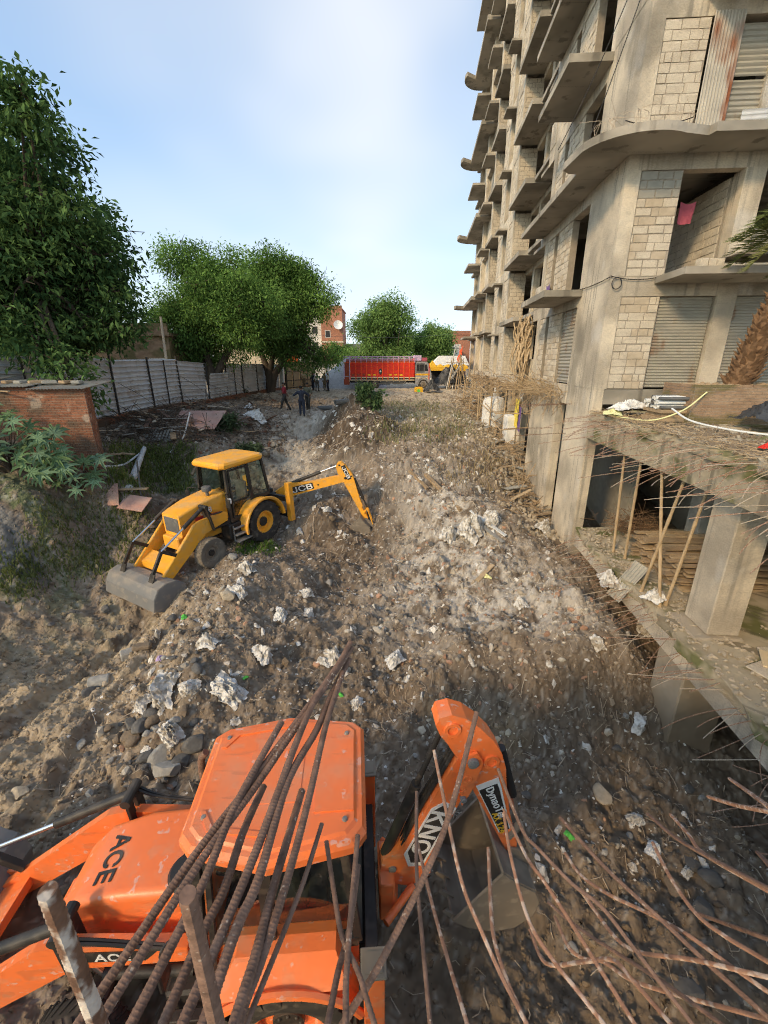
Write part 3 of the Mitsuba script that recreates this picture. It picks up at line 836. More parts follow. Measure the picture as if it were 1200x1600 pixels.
# electric cables slung along the walls
for i, (a, b, sg) in enumerate([((-0.05, 2.5, 5.98), (-0.05, -0.04, 5.95), 0.05), ((-0.04, -0.06, 5.97), (1.3, -0.06, 5.93), 0.08), ((-1.27, 2.3, 9.8), (-0.02, -0.05, 13.6), 0.3), ((-0.9, 1.0, 9.2), (-0.02, 0.2, 12.8), 0.15), ((-0.6, -1.0, 9.12), (0.9, -1.1, 9.1), 0.12)]):
    p0, p1 = BW(*a), BW(*b)
    t = np.linspace(0, 1, 18)[:, None]
    pts = p0 + (p1 - p0) * t - np.array([0, 0, 1]) * sg * 4 * t * (1 - t)
    put('cable', MB().tube(pts, 0.012, 5), 'mat_black', B)
tb = MB()
an = np.linspace(0, 4 * PI, 40)
tb.tube(BW(0.15, -0.07, 5.78) + np.cos(an)[:, None] * W2 * 0.13 + np.sin(an)[:, None] * np.array([0, 0, 0.15]) - U2 * 0.01 * np.arange(40)[:, None] * 0.05, 0.012, 5)
put('cable_coil', tb, 'mat_black', B)
# starter bars along the balcony lips
mb = MB()
for i in range(26):
    w_ = rng.uniform(-1.2, 1.4)
    u_ = -math.sqrt(max(0, 1.45 ** 2 - w_ ** 2)) + 0.25 if w_ < 1.2 else -1.0
    p0 = BW(w_, max(u_, -1.1), ZF[2] - 0.02)
    mb.tube(spline([p0, p0 + [rng.normal(0, 0.08), rng.normal(0, 0.08), 0.25], p0 + [rng.normal(0, 0.25), rng.normal(0, 0.25), rng.uniform(0.1, 0.6)]], 8), 0.006, 4)
tag(put('bent_wire', mb, 'mat_wire', B), kind='stuff')

# ---------------------------------------------------------------- the podium: deck, beams, columns and the lower slab in front of the building
D = thing('podium', 'raw concrete podium in front of the building, its slab edges bristling with reinforcement bars', 'podium')


def dbox(name, lo, hi, mat='mat_concrete', bev=0.0):
    return put(name, MB().box(lo, hi, BX, bev), mat, D)


# the deck does not reach further than the tower; its edge is broken and crumbling
def rough_slab(name, lo, hi, amp, seed, mat, cell=0.22):
    """A slab whose left and top faces are broken: a box cut into a grid and displaced with noise."""
    nx_, ny_ = max(2, int((hi[0] - lo[0]) / 0.5)), max(2, int((hi[1] - lo[1]) / cell))
    m = trimesh.creation.box(extents=np.subtract(hi, lo))
    m.apply_translation((np.asarray(lo) + hi) / 2)
    m = m.subdivide_to_size(max(cell, 0.16), max_iter=12)
    v = m.vertices.copy()
    d = meshkit.fbm(v * 2.3 + seed, 4, seed) - 0.5
    edge = v[:, 0] < lo[0] + 0.02
    v[edge, 0] += amp * 1.6 * d[edge] + 0.05
    top = v[:, 2] > hi[2] - 0.01
    v[top, 2] += amp * 0.6 * d[top]
    return put(name, MB().add(v, m.faces, BX), mat, D, smooth=40)


rough_slab('deck_slab', (-0.12, -12.5, 2.02), (12, -0.02, 2.24), 0.26, 3, 'mat_mossy')
dbox('edge_beam', (-0.02, -12.5, 1.42), (0.3, -0.02, 2.03), 'mat_mossy')
dbox('cross_beam', (0.3, -6.35, 1.45), (12, -6.0, 2.025))
dbox('cross_beam', (0.3, -0.4, 1.45), (12, -0.02, 2.025))
# columns: base storey below the tower and under the deck
def col(w0, u0, w1, u1, z0, z1=1.43, label=None):
    k = dbox('column', (w0, u0, z0), (w1, u1, z1), bev=0.02)
    if label:
        labels[k] = {'label': label}


col(0.45, -6.4, 1.07, -5.64, -1.45, 1.44)
labels[put('column', MB().box((0.18, -6.5, -5.6), (1.12, -5.5, -1.47), BX, 0.03), 'mat_mud_concrete', D)] = {'label': 'mud-stained lower part of the near column'}
dbox('wall_base', (0.0, -0.0, -3.6), (0.32, 2.3, 2.9))
dbox('wall_base', (-0.02, 3.4, -3.2), (0.3, 7.2, 2.3))
dbox('wall_base', (0.05, 9.2, -2.9), (0.35, 10.2, 2.3))
dbox('ground_beam', (0.0, 2.3, 2.25), (0.3, 37, 2.9))
dbox('column', (0.1, 12.6, -2), (0.6, 13.3, 2.3))
dbox('column', (0.1, 17, -1.6), (0.6, 17.7, 2.3))
dbox('column', (0.1, 22, -1.2), (0.6, 22.7, 2.3))
dbox('column', (0.1, 27, -0.6), (0.6, 27.7, 2.3))
dbox('column', (0.1, 32, -0.2), (0.6, 32.7, 2.3))
for (w_, u_) in ((2.6, -2.2), (3.4, -4.6), (5.2, -3.0), (4.6, -0.8), (6.5, -6)):
    dbox('column', (w_, u_, -1.5), (w_ + 0.4, u_ + 0.6, 1.44), 'mat_block_grey')
dbox('retaining_wall', (5.6, -12, -5.5), (5.9, 36, 2.02), 'mat_block_grey')
dbox('retaining_wall', (2.4, 1.5, -5), (2.6, 36, 2.3), 'mat_block_grey')
rough_slab('lower_slab', (-0.08, -12.5, -1.75), (5.6, -0.3, -1.5), 0.26, 9, 'mat_mossy')
dbox('lower_beam', (0.0, -12.5, -2.15), (0.32, -0.3, -1.76))
dbox('lower_beam', (0.32, -6.3, -2.2), (5.6, -5.9, -1.765))
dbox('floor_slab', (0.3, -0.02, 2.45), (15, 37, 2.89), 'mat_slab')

# reinforcement bars that stick out of the deck and lower slab edges
g = np.random.default_rng(5)


def bar_from(p0, d, L, droop, curl, r=0.006):
    t = np.linspace(0, 1, 9)[:, None]
    d = np.asarray(d, float)
    side = np.cross(d, (0, 0, 1))
    return p0 + d * L * t + np.array([0, 0, -1]) * droop * t ** 2 + side * curl * t ** 2


for i in range(230):
    u_ = -12.0 + 11.6 * ((i * 0.61803) % 1)
    lower = i % 5 in (1, 3)
    zz = (g.uniform(1.55, 1.72) if g.random() < 0.3 else g.uniform(2.06, 2.2)) if not lower else g.uniform(-1.74, -1.58)
    L = g.uniform(0.5, 1.9) if not lower else g.uniform(0.5, 1.5)
    d = -W2 * g.uniform(0.8, 1) - U2 * g.uniform(-0.15, 0.75) + [0, 0, g.uniform(-0.15, 0.06)]
    put('reinforcement_bar', MB().tube(bar_from(BW(0.0, u_, zz), d / np.linalg.norm(d), L, g.uniform(0, 0.3), g.normal(0, 0.2)), 0.0062, 5), 'mat_rust_pale' if i % 3 else 'mat_wire', D)

# ---- things on the deck
P_ = thing('brick_planter', 'mossy old brick planter box on the deck holding the palm', 'planter')
pl0, pl1, plu0, plu1 = 1.25, 5.4, -2.9, -1.5


def brick_face(mb, o, ex, L, Hh, seed, bl=0.235, bh=0.078, pr=0.012):
    g_ = np.random.default_rng(seed)
    ex = np.asarray(ex, float)
    nr = np.cross(ex, (0, 0, 1))
    n = int(Hh / bh)
    for r in range(n):
        x = -bl / 2 * (r % 2)
        while x < L - 0.02:
            x0, x1 = max(0, x), min(L, x + bl)
            x += bl
            if x1 - x0 < 0.04:
                continue
            p = pr * g_.uniform(0.3, 1.2)
            a = np.asarray(o) + ex * (x0 + 0.006) + [0, 0, r * bh + 0.006]
            Xf = np.eye(4)
            Xf[:3, 0], Xf[:3, 1], Xf[:3, 2], Xf[:3, 3] = ex, nr, (0, 0, 1), a
            mb.box((0, -0.02, 0), (x1 - x0 - 0.012, p, bh - 0.012), Xf)


put('mortar_core', MB().box((pl0, plu0, 2.2), (pl1, plu1, 3.13), BX), 'mat_mortar', P_)
mb = MB()
brick_face(mb, BW(pl0, plu0, 2.24), W2, pl1 - pl0, 0.94, 4)
brick_face(mb, BW(pl0, plu1, 2.24), -U2, plu1 - plu0, 0.94, 5)
tag(put('brick', mb, 'mat_brick_old', P_), kind='stuff')
mb = MB()
for i in range(160):
    v, f = rock(g.uniform(0.03, 0.09), i)
    mb.add(v @ rotz(g.uniform(0, 6)).T + BW(g.uniform(pl0 + 0.05, pl1), g.uniform(plu0 + 0.05, plu1 - 0.05), 3.13), f)
tag(put('soil_fill', mb, 'mat_wood', P_), kind='stuff')

PT = thing('palm_tree', 'date palm with a shaggy brown trunk standing in the brick planter', 'palm')
pb, ptop = BW(2.62, -2.2, 3.1), BW(3.1, -2.75, 6.35)
core = MB().tube([pb, pb + (ptop - pb) * 0.5, ptop], [0.27, 0.24, 0.2], 14)
put('trunk', core, 'mat_palm_bark', PT)
mb = MB()
ax = (ptop - pb) / np.linalg.norm(ptop - pb)
for i in range(330):
    jt = g.uniform(0.55, 1.35)
    h = (i / 330) * np.linalg.norm(ptop - pb)
    a = i * 2.39996 + g.normal(0, 0.25)
    r0 = 0.27 - 0.07 * i / 330
    out = np.array([math.cos(a), math.sin(a), 0])
    sd = np.cross(ax, out)
    c = pb + ax * h + out * r0
    q = np.array([c - sd * 0.07, c + sd * 0.07, c + out * 0.07 + ax * 0.08 - sd * 0.05, c + out * 0.07 + ax * 0.08 + sd * 0.05, c + out * (0.11 + 0.09 * g.random()) * jt + ax * 0.20 * jt + sd * g.normal(0, 0.05), c + ax * 0.1])
    mb.add(q, [[0, 1, 3], [0, 3, 2], [2, 3, 4], [0, 2, 5], [1, 5, 3], [2, 4, 5], [3, 5, 4], [0, 5, 1]])
tag(put('leaf_base', mb, 'mat_palm_bark', PT), kind='stuff')


def frond(base_, d, L, droop, seed, col_):
    g_ = np.random.default_rng(seed)
    d = np.asarray(d, float) / np.linalg.norm(d)
    t = np.linspace(0, 1, 26)
    sp = base_ + d * L * t[:, None] + np.array([0, 0, -1]) * droop * (t ** 2)[:, None]
    tg = np.gradient(sp, axis=0)
    tg /= np.linalg.norm(tg, axis=1, keepdims=True)
    V, Fc, C = [], [], []
    for i in range(3, 26):
        s = np.cross(tg[i], (0, 0, 1))
        s /= np.linalg.norm(s) + 1e-9
        up = np.cross(s, tg[i])
        ln = 0.34 * math.sin(min(1, (t[i] + 0.12)) * PI * 0.9) + 0.1
        for q_ in range(3):
            p = sp[i] + (sp[i] - sp[i - 1]) * (q_ / 3 - 1)
            for sg in (-1, 1):
                dd = s * sg * 0.75 + tg[i] * 0.6 + up * (0.35 + g_.normal(0, 0.12))
                dd /= np.linalg.norm(dd)
                w_ = tg[i] * 0.011
                e = p + dd * ln * g_.uniform(0.85, 1.1) + np.array([0, 0, -0.05 * ln])
                b0 = len(V)
                V += [p - w_, p + w_, (p + e) / 2 + w_ * 1.2, (p + e) / 2 - w_ * 1.2, e]
                Fc += [[b0, b0 + 1, b0 + 2], [b0, b0 + 2, b0 + 3], [b0 + 3, b0 + 2, b0 + 4]]
                cc = np.array(col_) * g_.uniform(0.75, 1.3)
                C += [cc] * 5
    m = MB().tube(sp, np.linspace(0.022, 0.006, 26), 5)
    sv, sf = m.get()
    V = np.vstack([sv, V])
    C = np.vstack([np.tile([0.20, 0.21, 0.06], (len(sv), 1)), C])
    return V, np.vstack([sf, np.array(Fc) + len(sv)]), C


for i in range(22):
    a = i * 2.4
    el = 0.15 + 1.0 * ((i * 0.37) % 1)
    d = np.array([math.cos(a) * math.cos(el), math.sin(a) * math.cos(el), math.sin(el)])
    V, Fc, C = frond(ptop + ax * 0.05, d, g.uniform(1.5, 2.1), g.uniform(0.5, 1.3), i, (0.13, 0.155, 0.055))
    put('frond', (V, Fc), 'mat_leaf', PT, color=C)
for i, (d, L, dp) in enumerate([((-0.85, -0.45, 0.5), 1.3, 0.9), ((-0.6, -0.75, 0.2), 1.4, 1.1), ((-0.9, 0.1, 0.1), 1.25, 0.9)]):
    V, Fc, C = frond(ptop + ax * 0.02, d, L, dp, 50 + i, (0.18, 0.19, 0.075))
    put('frond', (V, Fc), 'mat_leaf', PT, color=C)

# pipes stacked beside the planter
for i in range(17):
    r = 0.055 if i % 3 else 0.04
    row, k_ = divmod(i, 6)
    a = BW(0.55 + 0.12 * g.random(), -2.6 + 0.125 * k_ + 0.06 * (row % 2), 2.62 + row * 0.105)
    one('plastic_pipe', MB().lathe([(r * 0.8, 0), (r, 0), (r, 2.2), (r * 0.8, 2.2), (r * 0.8, 0)], a + [0, -0.1, 0], W2 + [0, g.normal(0, 0.04), g.normal(0, 0.012)], 10), 'col_paleplastic' if i % 4 else 'mat_grey',
        'grey plastic pipe in the heap of pipes beside the brick planter', 'pipe', 'pipes heaped on the deck')
one('timber_stack', MB().box((0.6, -2.75, 2.26), (2.4, -1.9, 2.37), BX).box((0.7, -2.7, 2.375), (2.3, -1.95, 2.48), BX).box((0.62, -2.78, 2.485), (2.2, -1.9, 2.56), BX), 'mat_wood', 'low stack of timber under the plastic pipes on the deck', 'timber')
# water hose over the edge
hp = [BW(1.5, -2.95, 3.0), BW(0.9, -3.2, 2.6), BW(0.35, -3.0, 2.34), BW(0.05, -2.2, 2.3), BW(-0.1, -1.2, 2.3)]
one('garden_hose', MB().tube(spline(hp, 40), 0.018, 7), 'col_paleyellow', 'pale yellow hose looping from the pipes to the deck corner', 'hose', smooth=True)
hp = [BW(0.75, -3.0, 2.62), BW(0.9, -3.7, 2.4), BW(1.5, -4.6, 2.3), BW(2.4, -5.4, 2.3), BW(3.2, -5.7, 2.31)]
one('white_pipe', MB().tube(spline(hp, 40), 0.022, 7), 'col_paleplastic', 'white pipe curving across the deck in front of the planter', 'pipe', smooth=True)


def crumple(L, Wd, amp, seed, hump=0.25, freq=3.3, n=30):
    """A crumpled sheet lying on the ground, in its own frame."""
    s, t = np.meshgrid(np.linspace(-1, 1, n), np.linspace(-1, 1, n))
    q = np.stack([s * freq, t * freq, 0 * s + seed * 3.7], -1)
    rr = np.sqrt(s ** 2 + t ** 2)
    sh = 1 - 0.45 * (meshkit.fbm(np.stack([np.cos(np.arctan2(t, s)) * 1.6, np.sin(np.arctan2(t, s)) * 1.6, 0 * s + seed], -1), 3, seed) - 0.2)
    ridge = np.abs(meshkit.fbm(q, 4, seed) - 0.5) * 2
    z = amp * (1.3 - 2.2 * ridge) * (1.1 - 0.8 * rr.clip(0, 1.2)) + hump * amp * np.clip(1 - rr, 0, 1)
    dx = 0.32 * (meshkit.fbm(q * 1.4 + 9, 3, seed + 1) - 0.5)
    dy = 0.32 * (meshkit.fbm(q * 1.4 + 19, 3, seed + 2) - 0.5)
    v = np.stack([(s * sh + dx) * L / 2, (t * sh + dy) * Wd / 2, np.maximum(z, -0.03)], -1).reshape(-1, 3)
    i, j = np.meshgrid(np.arange(n - 1), np.arange(n - 1), indexing='ij')
    a = (i * n + j).ravel()
    f = np.vstack([np.stack([a, a + 1, a + n + 1], -1), np.stack([a, a + n + 1, a + n], -1)])
    return v, f


def lay_sheet(name, pos, L, Wd, amp, seed, mat, label, cat, group=None, rot=0.0, tilt=None):
    v, f = crumple(L, Wd, amp, seed)
    R = rotz(rot)
    if tilt is not None:
        R = tilt @ R
    return one(name, (v @ R.T + np.asarray(pos), f), mat, label, cat, group, smooth=60)


lay_sheet('plastic_sheet', BW(0.5, -1.4, 2.42), 1.3, 0.7, 0.22, 3, 'mat_bag', 'crumpled white plastic sheet heaped on the deck left of the pipes', 'plastic sheet', rot=0.1)
lay_sheet('yellow_cloth', BW(0.02, -1.5, 2.33), 1.15, 0.5, 0.10, 8, 'col_paleyellow', 'pale yellow cloth hanging over the corner of the deck', 'cloth', rot=1.1)
lay_sheet('tarpaulin', BW(2.6, -3.9, 2.45), 2.2, 1.6, 0.42, 5, 'mat_tarp', 'dark grey tarpaulin bunched up at the foot of the planter', 'tarpaulin', rot=0.3)
lay_sheet('red_bag', BW(0.55, -6.45, 2.3), 0.36, 0.26, 0.08, 6, 'col_red', 'small red plastic bag on the edge of the deck', 'bag', rot=0.6)
# rubble, straw and moss on the deck
mb = MB()
for i in range(2600):
    w_ = abs(g.normal(0, 0.9)) - 0.05
    u_ = g.uniform(-12, -0.3)
    v, f = rock(g.uniform(0.015, 0.06), i % 60, 0.6, 0)
    mb.add(v @ rand_rot(g).T + BW(w_, u_, 2.25), f)
one('rubble', mb, 'mat_stone_brown', 'crumbled concrete and dirt strewn over the deck', 'rubble', kind='stuff')
mb = MB()
for i in range(900):
    p0 = BW(abs(g.normal(0, 0.5)) - 0.12, g.uniform(-12, -0.3), 2.24 + g.uniform(0, 0.06))
    a = g.uniform(0, 6.28)
    mb.bar(p0, p0 + np.array([math.cos(a), math.sin(a), g.normal(0, 0.2)]) * g.uniform(0.1, 0.45), 0.008, 0.006)
one('straw', mb, 'mat_bamboo', 'dry straw and twigs littering the deck edge', 'straw', kind='stuff')

# ---- between the two slabs: props, planks, sheet
g = np.random.default_rng(21)
for i, ((w0, u0, z0), (w1, u1, z1)) in enumerate([((0.35, -2.3, -1.5), (0.15, -2.35, 1.42)), ((0.5, -2.7, -1.5), (0.15, -3.25, 1.42)), ((0.05, -4.6, -1.5), (0.15, -5.1, 1.42)), ((0.12, -5.3, -1.5), (0.15, -4.2, 1.42)), ((0.3, -5.2, -1.5), (0.6, -5.2, 1.42))]):
    a, b = BW(w0, u0, z0), BW(w1, u1, z1)
    t = np.linspace(0, 1, 22)
    r = 0.036 + 0.007 * (np.abs(((t * 9) % 1) - 0.5) > 0.42) - 0.006 * t
    one('bamboo_prop', MB().tube(a + (b - a) * t[:, None], r, 8), 'mat_bamboo', ['upright bamboo prop nearest the corner wall', 'second bamboo prop from the corner wall, leaning under the deck beam', 'bamboo prop crossing another in an X under the deck beam', 'bamboo prop leaning the other way in the X under the deck beam', 'bamboo prop beside the near concrete column'][i], 'bamboo pole')
for i in range(64):
    row, k_ = divmod(i, 11)
    L = g.uniform(2.2, 3.4)
    a = BW(0.75 + 0.4 * g.random(), -4.4 + 0.24 * k_ + g.normal(0, 0.05), -1.46 + row * 0.115)
    d = W2 + U2 * g.normal(0.0, 0.05) + [0, 0, g.normal(0, 0.012)]
    one('timber_plank', MB().bar(a, a + d * L, g.uniform(0.14, 0.22), 0.035), 'mat_wood' if i % 3 else 'mat_bamboo', 'weathered plank in the stack under the deck', 'plank', 'planks stacked under the deck')
mb = MB()
corrugated(mb, BW(-0.25, -4.3, -2.0), (W2 * 0.5 + np.array([0, 0, 0.87])) / 1.003, (U2 * 0.9 - W2 * 0.2) / 0.922, 1.1, 0.5, 0.1, 0.015, 'y')
one('tin_sheet', mb, 'mat_shutter', 'bent corrugated tin sheet leaning on the lower slab edge', 'tin sheet')
lay_sheet('plastic_sheet', BW(0.1, -5.1, -1.4), 0.6, 0.45, 0.2, 13, 'mat_bag', 'white plastic sheet caught on the lower slab beside the near column', 'plastic sheet', rot=0.5)
lay_sheet('plaster_sack', BW(-0.3, -3.7, -1.75), 0.9, 0.55, 0.25, 14, 'mat_rag', 'torn dirty white sack hanging over the rubble by the tin sheet', 'sack', rot=1.3)
for i in range(7):
    p0 = BW(0.9 + 0.25 * i, -7.4 + 0.2 * (i % 3), -1.46 + 0.03 * (i % 2))
    one('cement_board', MB().box((-0.28, -0.2, 0), (0.28, 0.2, 0.025), yaw(p0, 20 + 37 * i), 0.005), 'col_card' if i % 2 else 'mat_block', 'pale broken board lying on the lower slab right of the column', 'board', 'boards on the lower slab')
mb = MB()
for i in range(1300):
    v, f = rock(g.uniform(0.012, 0.07), i % 60, 0.6, 0)
    mb.add(v @ rand_rot(g).T * [1, 1, 0.6] + BW(abs(g.normal(0, 0.9)) - 0.05, g.uniform(-11, -0.4), -1.5 + g.uniform(0, 0.03)), f)
one('slab_rubble', mb, 'mat_stone_tan', 'broken concrete and dirt on the lower slab', 'rubble', kind='stuff')
mb = MB()
for i in range(420):
    a = BW(1.5 + g.normal(0, 0.35), -0.9 + g.normal(0, 0.3), -1.35 + abs(g.normal(0, 0.25)))
    d = g.normal(size=3) * [1, 1, 0.5]
    mb.bar(a, a + d / np.linalg.norm(d) * g.uniform(0.2, 0.5), 0.008, 0.008)
one('coconut_fibre', mb, 'mat_palm_bark', 'heap of reddish dry fibre and twigs by the corner wall under the deck', 'brushwood', kind='stuff')

# white drums, scaffolding and hanging clutter along the foot of the long side
one('white_drum', MB().lathe([(0, 0), (0.62, 0), (0.66, 0.1), (0.66, 0.7), (0.69, 0.75), (0.66, 0.8), (0.66, 1.7), (0.55, 1.95), (0.25, 2.05), (0, 2.06)], BW(-0.7, 13.3, -0.35), (0, 0, 1), 28), 'col_shirtwhite', 'tall dusty white drum at the foot of the building', 'drum', smooth=35)
one('white_drum', MB().box((-0.5, 9.9, -1.4), (0.0, 11.2, 0.9), BX, 0.05), 'col_shirtwhite', 'pale plastered block standing beside the white drum', 'plinth')
g = np.random.default_rng(33)
S = thing('bamboo_scaffold', 'rickety scaffold of bamboo poles at the far foot of the building', 'scaffold')
for i in range(16):
    u_ = 11 + 1.6 * i
    w_ = -0.5 - 0.5 * (i % 3)
    p0 = BW(w_, u_, H(*BW(w_, u_, 0)[:2]) - 0.1)
    put('pole', MB().tube([p0, p0 + [g.normal(0, 0.1), g.normal(0, 0.1), g.uniform(1.6, 3.4)]], 0.04, 6), 'mat_bamboo', S)
for i in range(14):
    u_ = 7.4 + 1.7 * i
    p0 = BW(-1.3, u_, 0.8 + g.uniform(-0.4, 1.2))
    put('rail', MB().tube([p0, p0 + W2 * 1.7 + U2 * g.normal(0, 0.8) + [0, 0, g.normal(0, 0.1)]], 0.03, 6), 'mat_bamboo', S)
    put('rail', MB().tube([p0, p0 + U2 * 3.2 + [g.normal(0, 0.1), 0, g.normal(0, 0.15)]], 0.03, 6), 'mat_bamboo', S)
T2 = thing('tower_scaffold', 'pale timber scaffold tower under the orange tarpaulin', 'scaffold')
for i in range(18):
    a, b = BW(-0.4 - 2.2 * g.random(), 30 + 5 * g.random(), 1.0), BW(-0.4 - 1.8 * g.random(), 30 + 5 * g.random(), 1.5 + 3.4 * g.random())
    put('strut', MB().bar(a, b, 0.09, 0.06), 'mat_bamboo' if i % 3 else 'col_shirtwhite', T2)
for i in range(6):
    put('deck_board', MB().box((-2.4, 31 + 0.5 * i, 3.55), (-0.2, 31.3 + 0.5 * i, 3.6), BX), 'mat_wood', T2)
# creepers and rags hanging down the long side
mb = MB()
C = []
for i in range(120):
    u_ = 7.9 + abs(g.normal(0, 0.8))
    top_ = 5.2 + g.normal(0, 0.25)
    L = g.uniform(0.5, 2.6)
    t = np.linspace(0, 1, 8)
    pts = BW(-0.15 - 0.4 * g.random(), u_, top_) + np.stack([0.08 * np.sin(t * 9 + i), 0.12 * np.sin(t * 6 + i * 2), -L * t], -1)
    mb.tube(pts, 0.02 + 0.03 * g.random(), 4)
one('dry_creeper', mb, 'mat_bamboo', 'dry creepers and rags hanging down the side wall of the building', 'creeper', kind='stuff')
mb = MB()
for i in range(170):
    p0 = BW(-0.15 + g.normal(0, 0.3), g.uniform(2.6, 8.5), 2.45 + g.normal(0, 0.12))
    d = np.array([g.normal(-0.4, 0.5), g.normal(-0.2, 0.6), abs(g.normal(0.15, 0.45))])
    mb.tube(spline([p0, p0 + d * 0.4 + [0, 0, 0.1], p0 + d * g.uniform(0.6, 1.3)], 8), 0.012, 4)
one('palm_debris', mb, 'mat_bamboo', 'dry palm leaves and sticks heaped on the ground-floor ledge', 'dry leaves', kind='stuff')
for i, (u_, z_) in enumerate(((1.8, 2.3), (3.0, 2.2), (2.0, 1.25), (3.6, 1.22))):
    p0 = BW(0.4, u_, z_)
    one('long_rebar', MB().tube(spline([p0, p0 - W2 * 0.8 + [0, 0, -0.02], p0 - W2 * 2.2 + U2 * 0.5 * (i % 2) + [0, 0, -0.12]], 14), 0.012, 6), 'mat_rust', 'long rusty bar jutting out from the corner wall above the pit', 'rebar', 'long bars jutting out from the corner wall')

g = np.random.default_rng(77)
mb = MB()
for i in range(420):
    u_ = g.uniform(2.0, 27)
    w_ = -abs(g.normal(0, 1.0)) + 0.1
    p0 = BW(w_, u_, 0)
    p0[2] = H(p0[0], p0[1]) + g.uniform(0.0, 0.45)
    d = g.normal(size=3) * [1, 1, 0.35]
    d /= np.linalg.norm(d)
    mb.tube([p0, p0 + d * 0.4 + [0, 0, 0.06], p0 + d * g.uniform(0.5, 1.5)], g.uniform(0.008, 0.03), 4, cap=False)
one('stick_heap', mb, 'mat_wood', 'broken bamboo, sticks and reeds heaped along the foot of the building', 'sticks', kind='stuff')
mb = MB()
for i in range(2200):
    u_ = g.uniform(0.5, 27)
    w_ = -abs(g.normal(0, 1.1)) + 0.2
    p0 = BW(w_, u_, 0)
    v, f = rock(g.uniform(0.03, 0.16), i % 60, 0.7, 0)
    mb.add(v @ rand_rot(g).T + [p0[0], p0[1], H(p0[0], p0[1]) + 0.02], f)
one('foot_rubble', mb, 'mat_stone_tan', 'broken block and concrete rubble along the foot of the building', 'rubble', kind='stuff')
for i in range(26):
    u_ = 2.6 + 0.9 * i + g.uniform(-0.3, 0.3)
    w_ = -g.uniform(0.2, 1.3)
    p0 = BW(w_, u_, 0)
    p0[2] = H(p0[0], p0[1]) + 0.15
    a = g.uniform(0, PI)
    d = np.array([math.cos(a), math.sin(a), g.uniform(-0.1, 0.6)]) * g.uniform(0.7, 1.8)
    one('broken_board', MB().bar(p0 - d * 0.3, p0 + d * 0.7, g.uniform(0.1, 0.35), 0.025), ['mat_wood', 'mat_bamboo', 'mat_block_grey'][i % 3], ['brown', 'pale', 'grey'][i % 3] + ' broken board leaning in the clutter at the foot of the building', 'board', ['brown', 'pale', 'grey'][i % 3] + ' boards at the foot of the building')
for i in range(9):
    u_ = 8 + 1.9 * i
    p0 = BW(-0.25, u_, 2.4 + g.uniform(0, 0.4))
    cloth('rag', p0, U2, g.uniform(0.4, 0.9), g.uniform(0.5, 1.3), ['mat_rag', 'mat_bamboo', 'col_khaki', 'mat_grey'][i % 4], ['dirty white', 'straw-coloured', 'brown', 'grey'][i % 4] + ' rag hanging from the ground-floor ledge of the building', 'rag', 0.15, 40 + i, ['dirty white', 'straw-coloured', 'brown', 'grey'][i % 4] + ' rags on the ledge')
mb = MB()
for i in range(420):
    p0 = BW(-0.05 + g.normal(0, 0.25), g.uniform(2.6, 26), 2.42 + g.normal(0, 0.12))
    d = np.array([g.normal(-0.5, 0.5), g.normal(-0.1, 0.7), g.normal(-0.1, 0.5)])
    mb.tube(spline([p0, p0 + d * 0.4 + [0, 0, 0.08], p0 + d * g.uniform(0.5, 1.2) - [0, 0, 0.2]], 6), 0.014, 3, cap=False)
one('ledge_debris', mb, 'mat_wood', 'dry branches and rags spilling over the ground-floor ledge', 'debris', kind='stuff')
# ---------------------------------------------------------------- backhoe loaders (x forward, y to the driver's left, origin on the ground under the rear axle)


def tx(X, m):
    o = MB()
    v, f = m.get()
    o.add(v, f, X)
    return o


def rounded(w, h, r, n=4):
    """Points of a rounded rectangle w x h about the origin."""
    out = []
    for sx, sy, a0 in ((1, 1, 0), (-1, 1, 90), (-1, -1, 180), (1, -1, 270)):
        for a in np.linspace(a0, a0 + 90, n):
            out.append((sx * (w / 2 - r) + r * math.cos(math.radians(a)), sy * (h / 2 - r) + r * math.sin(math.radians(a))))
    return out


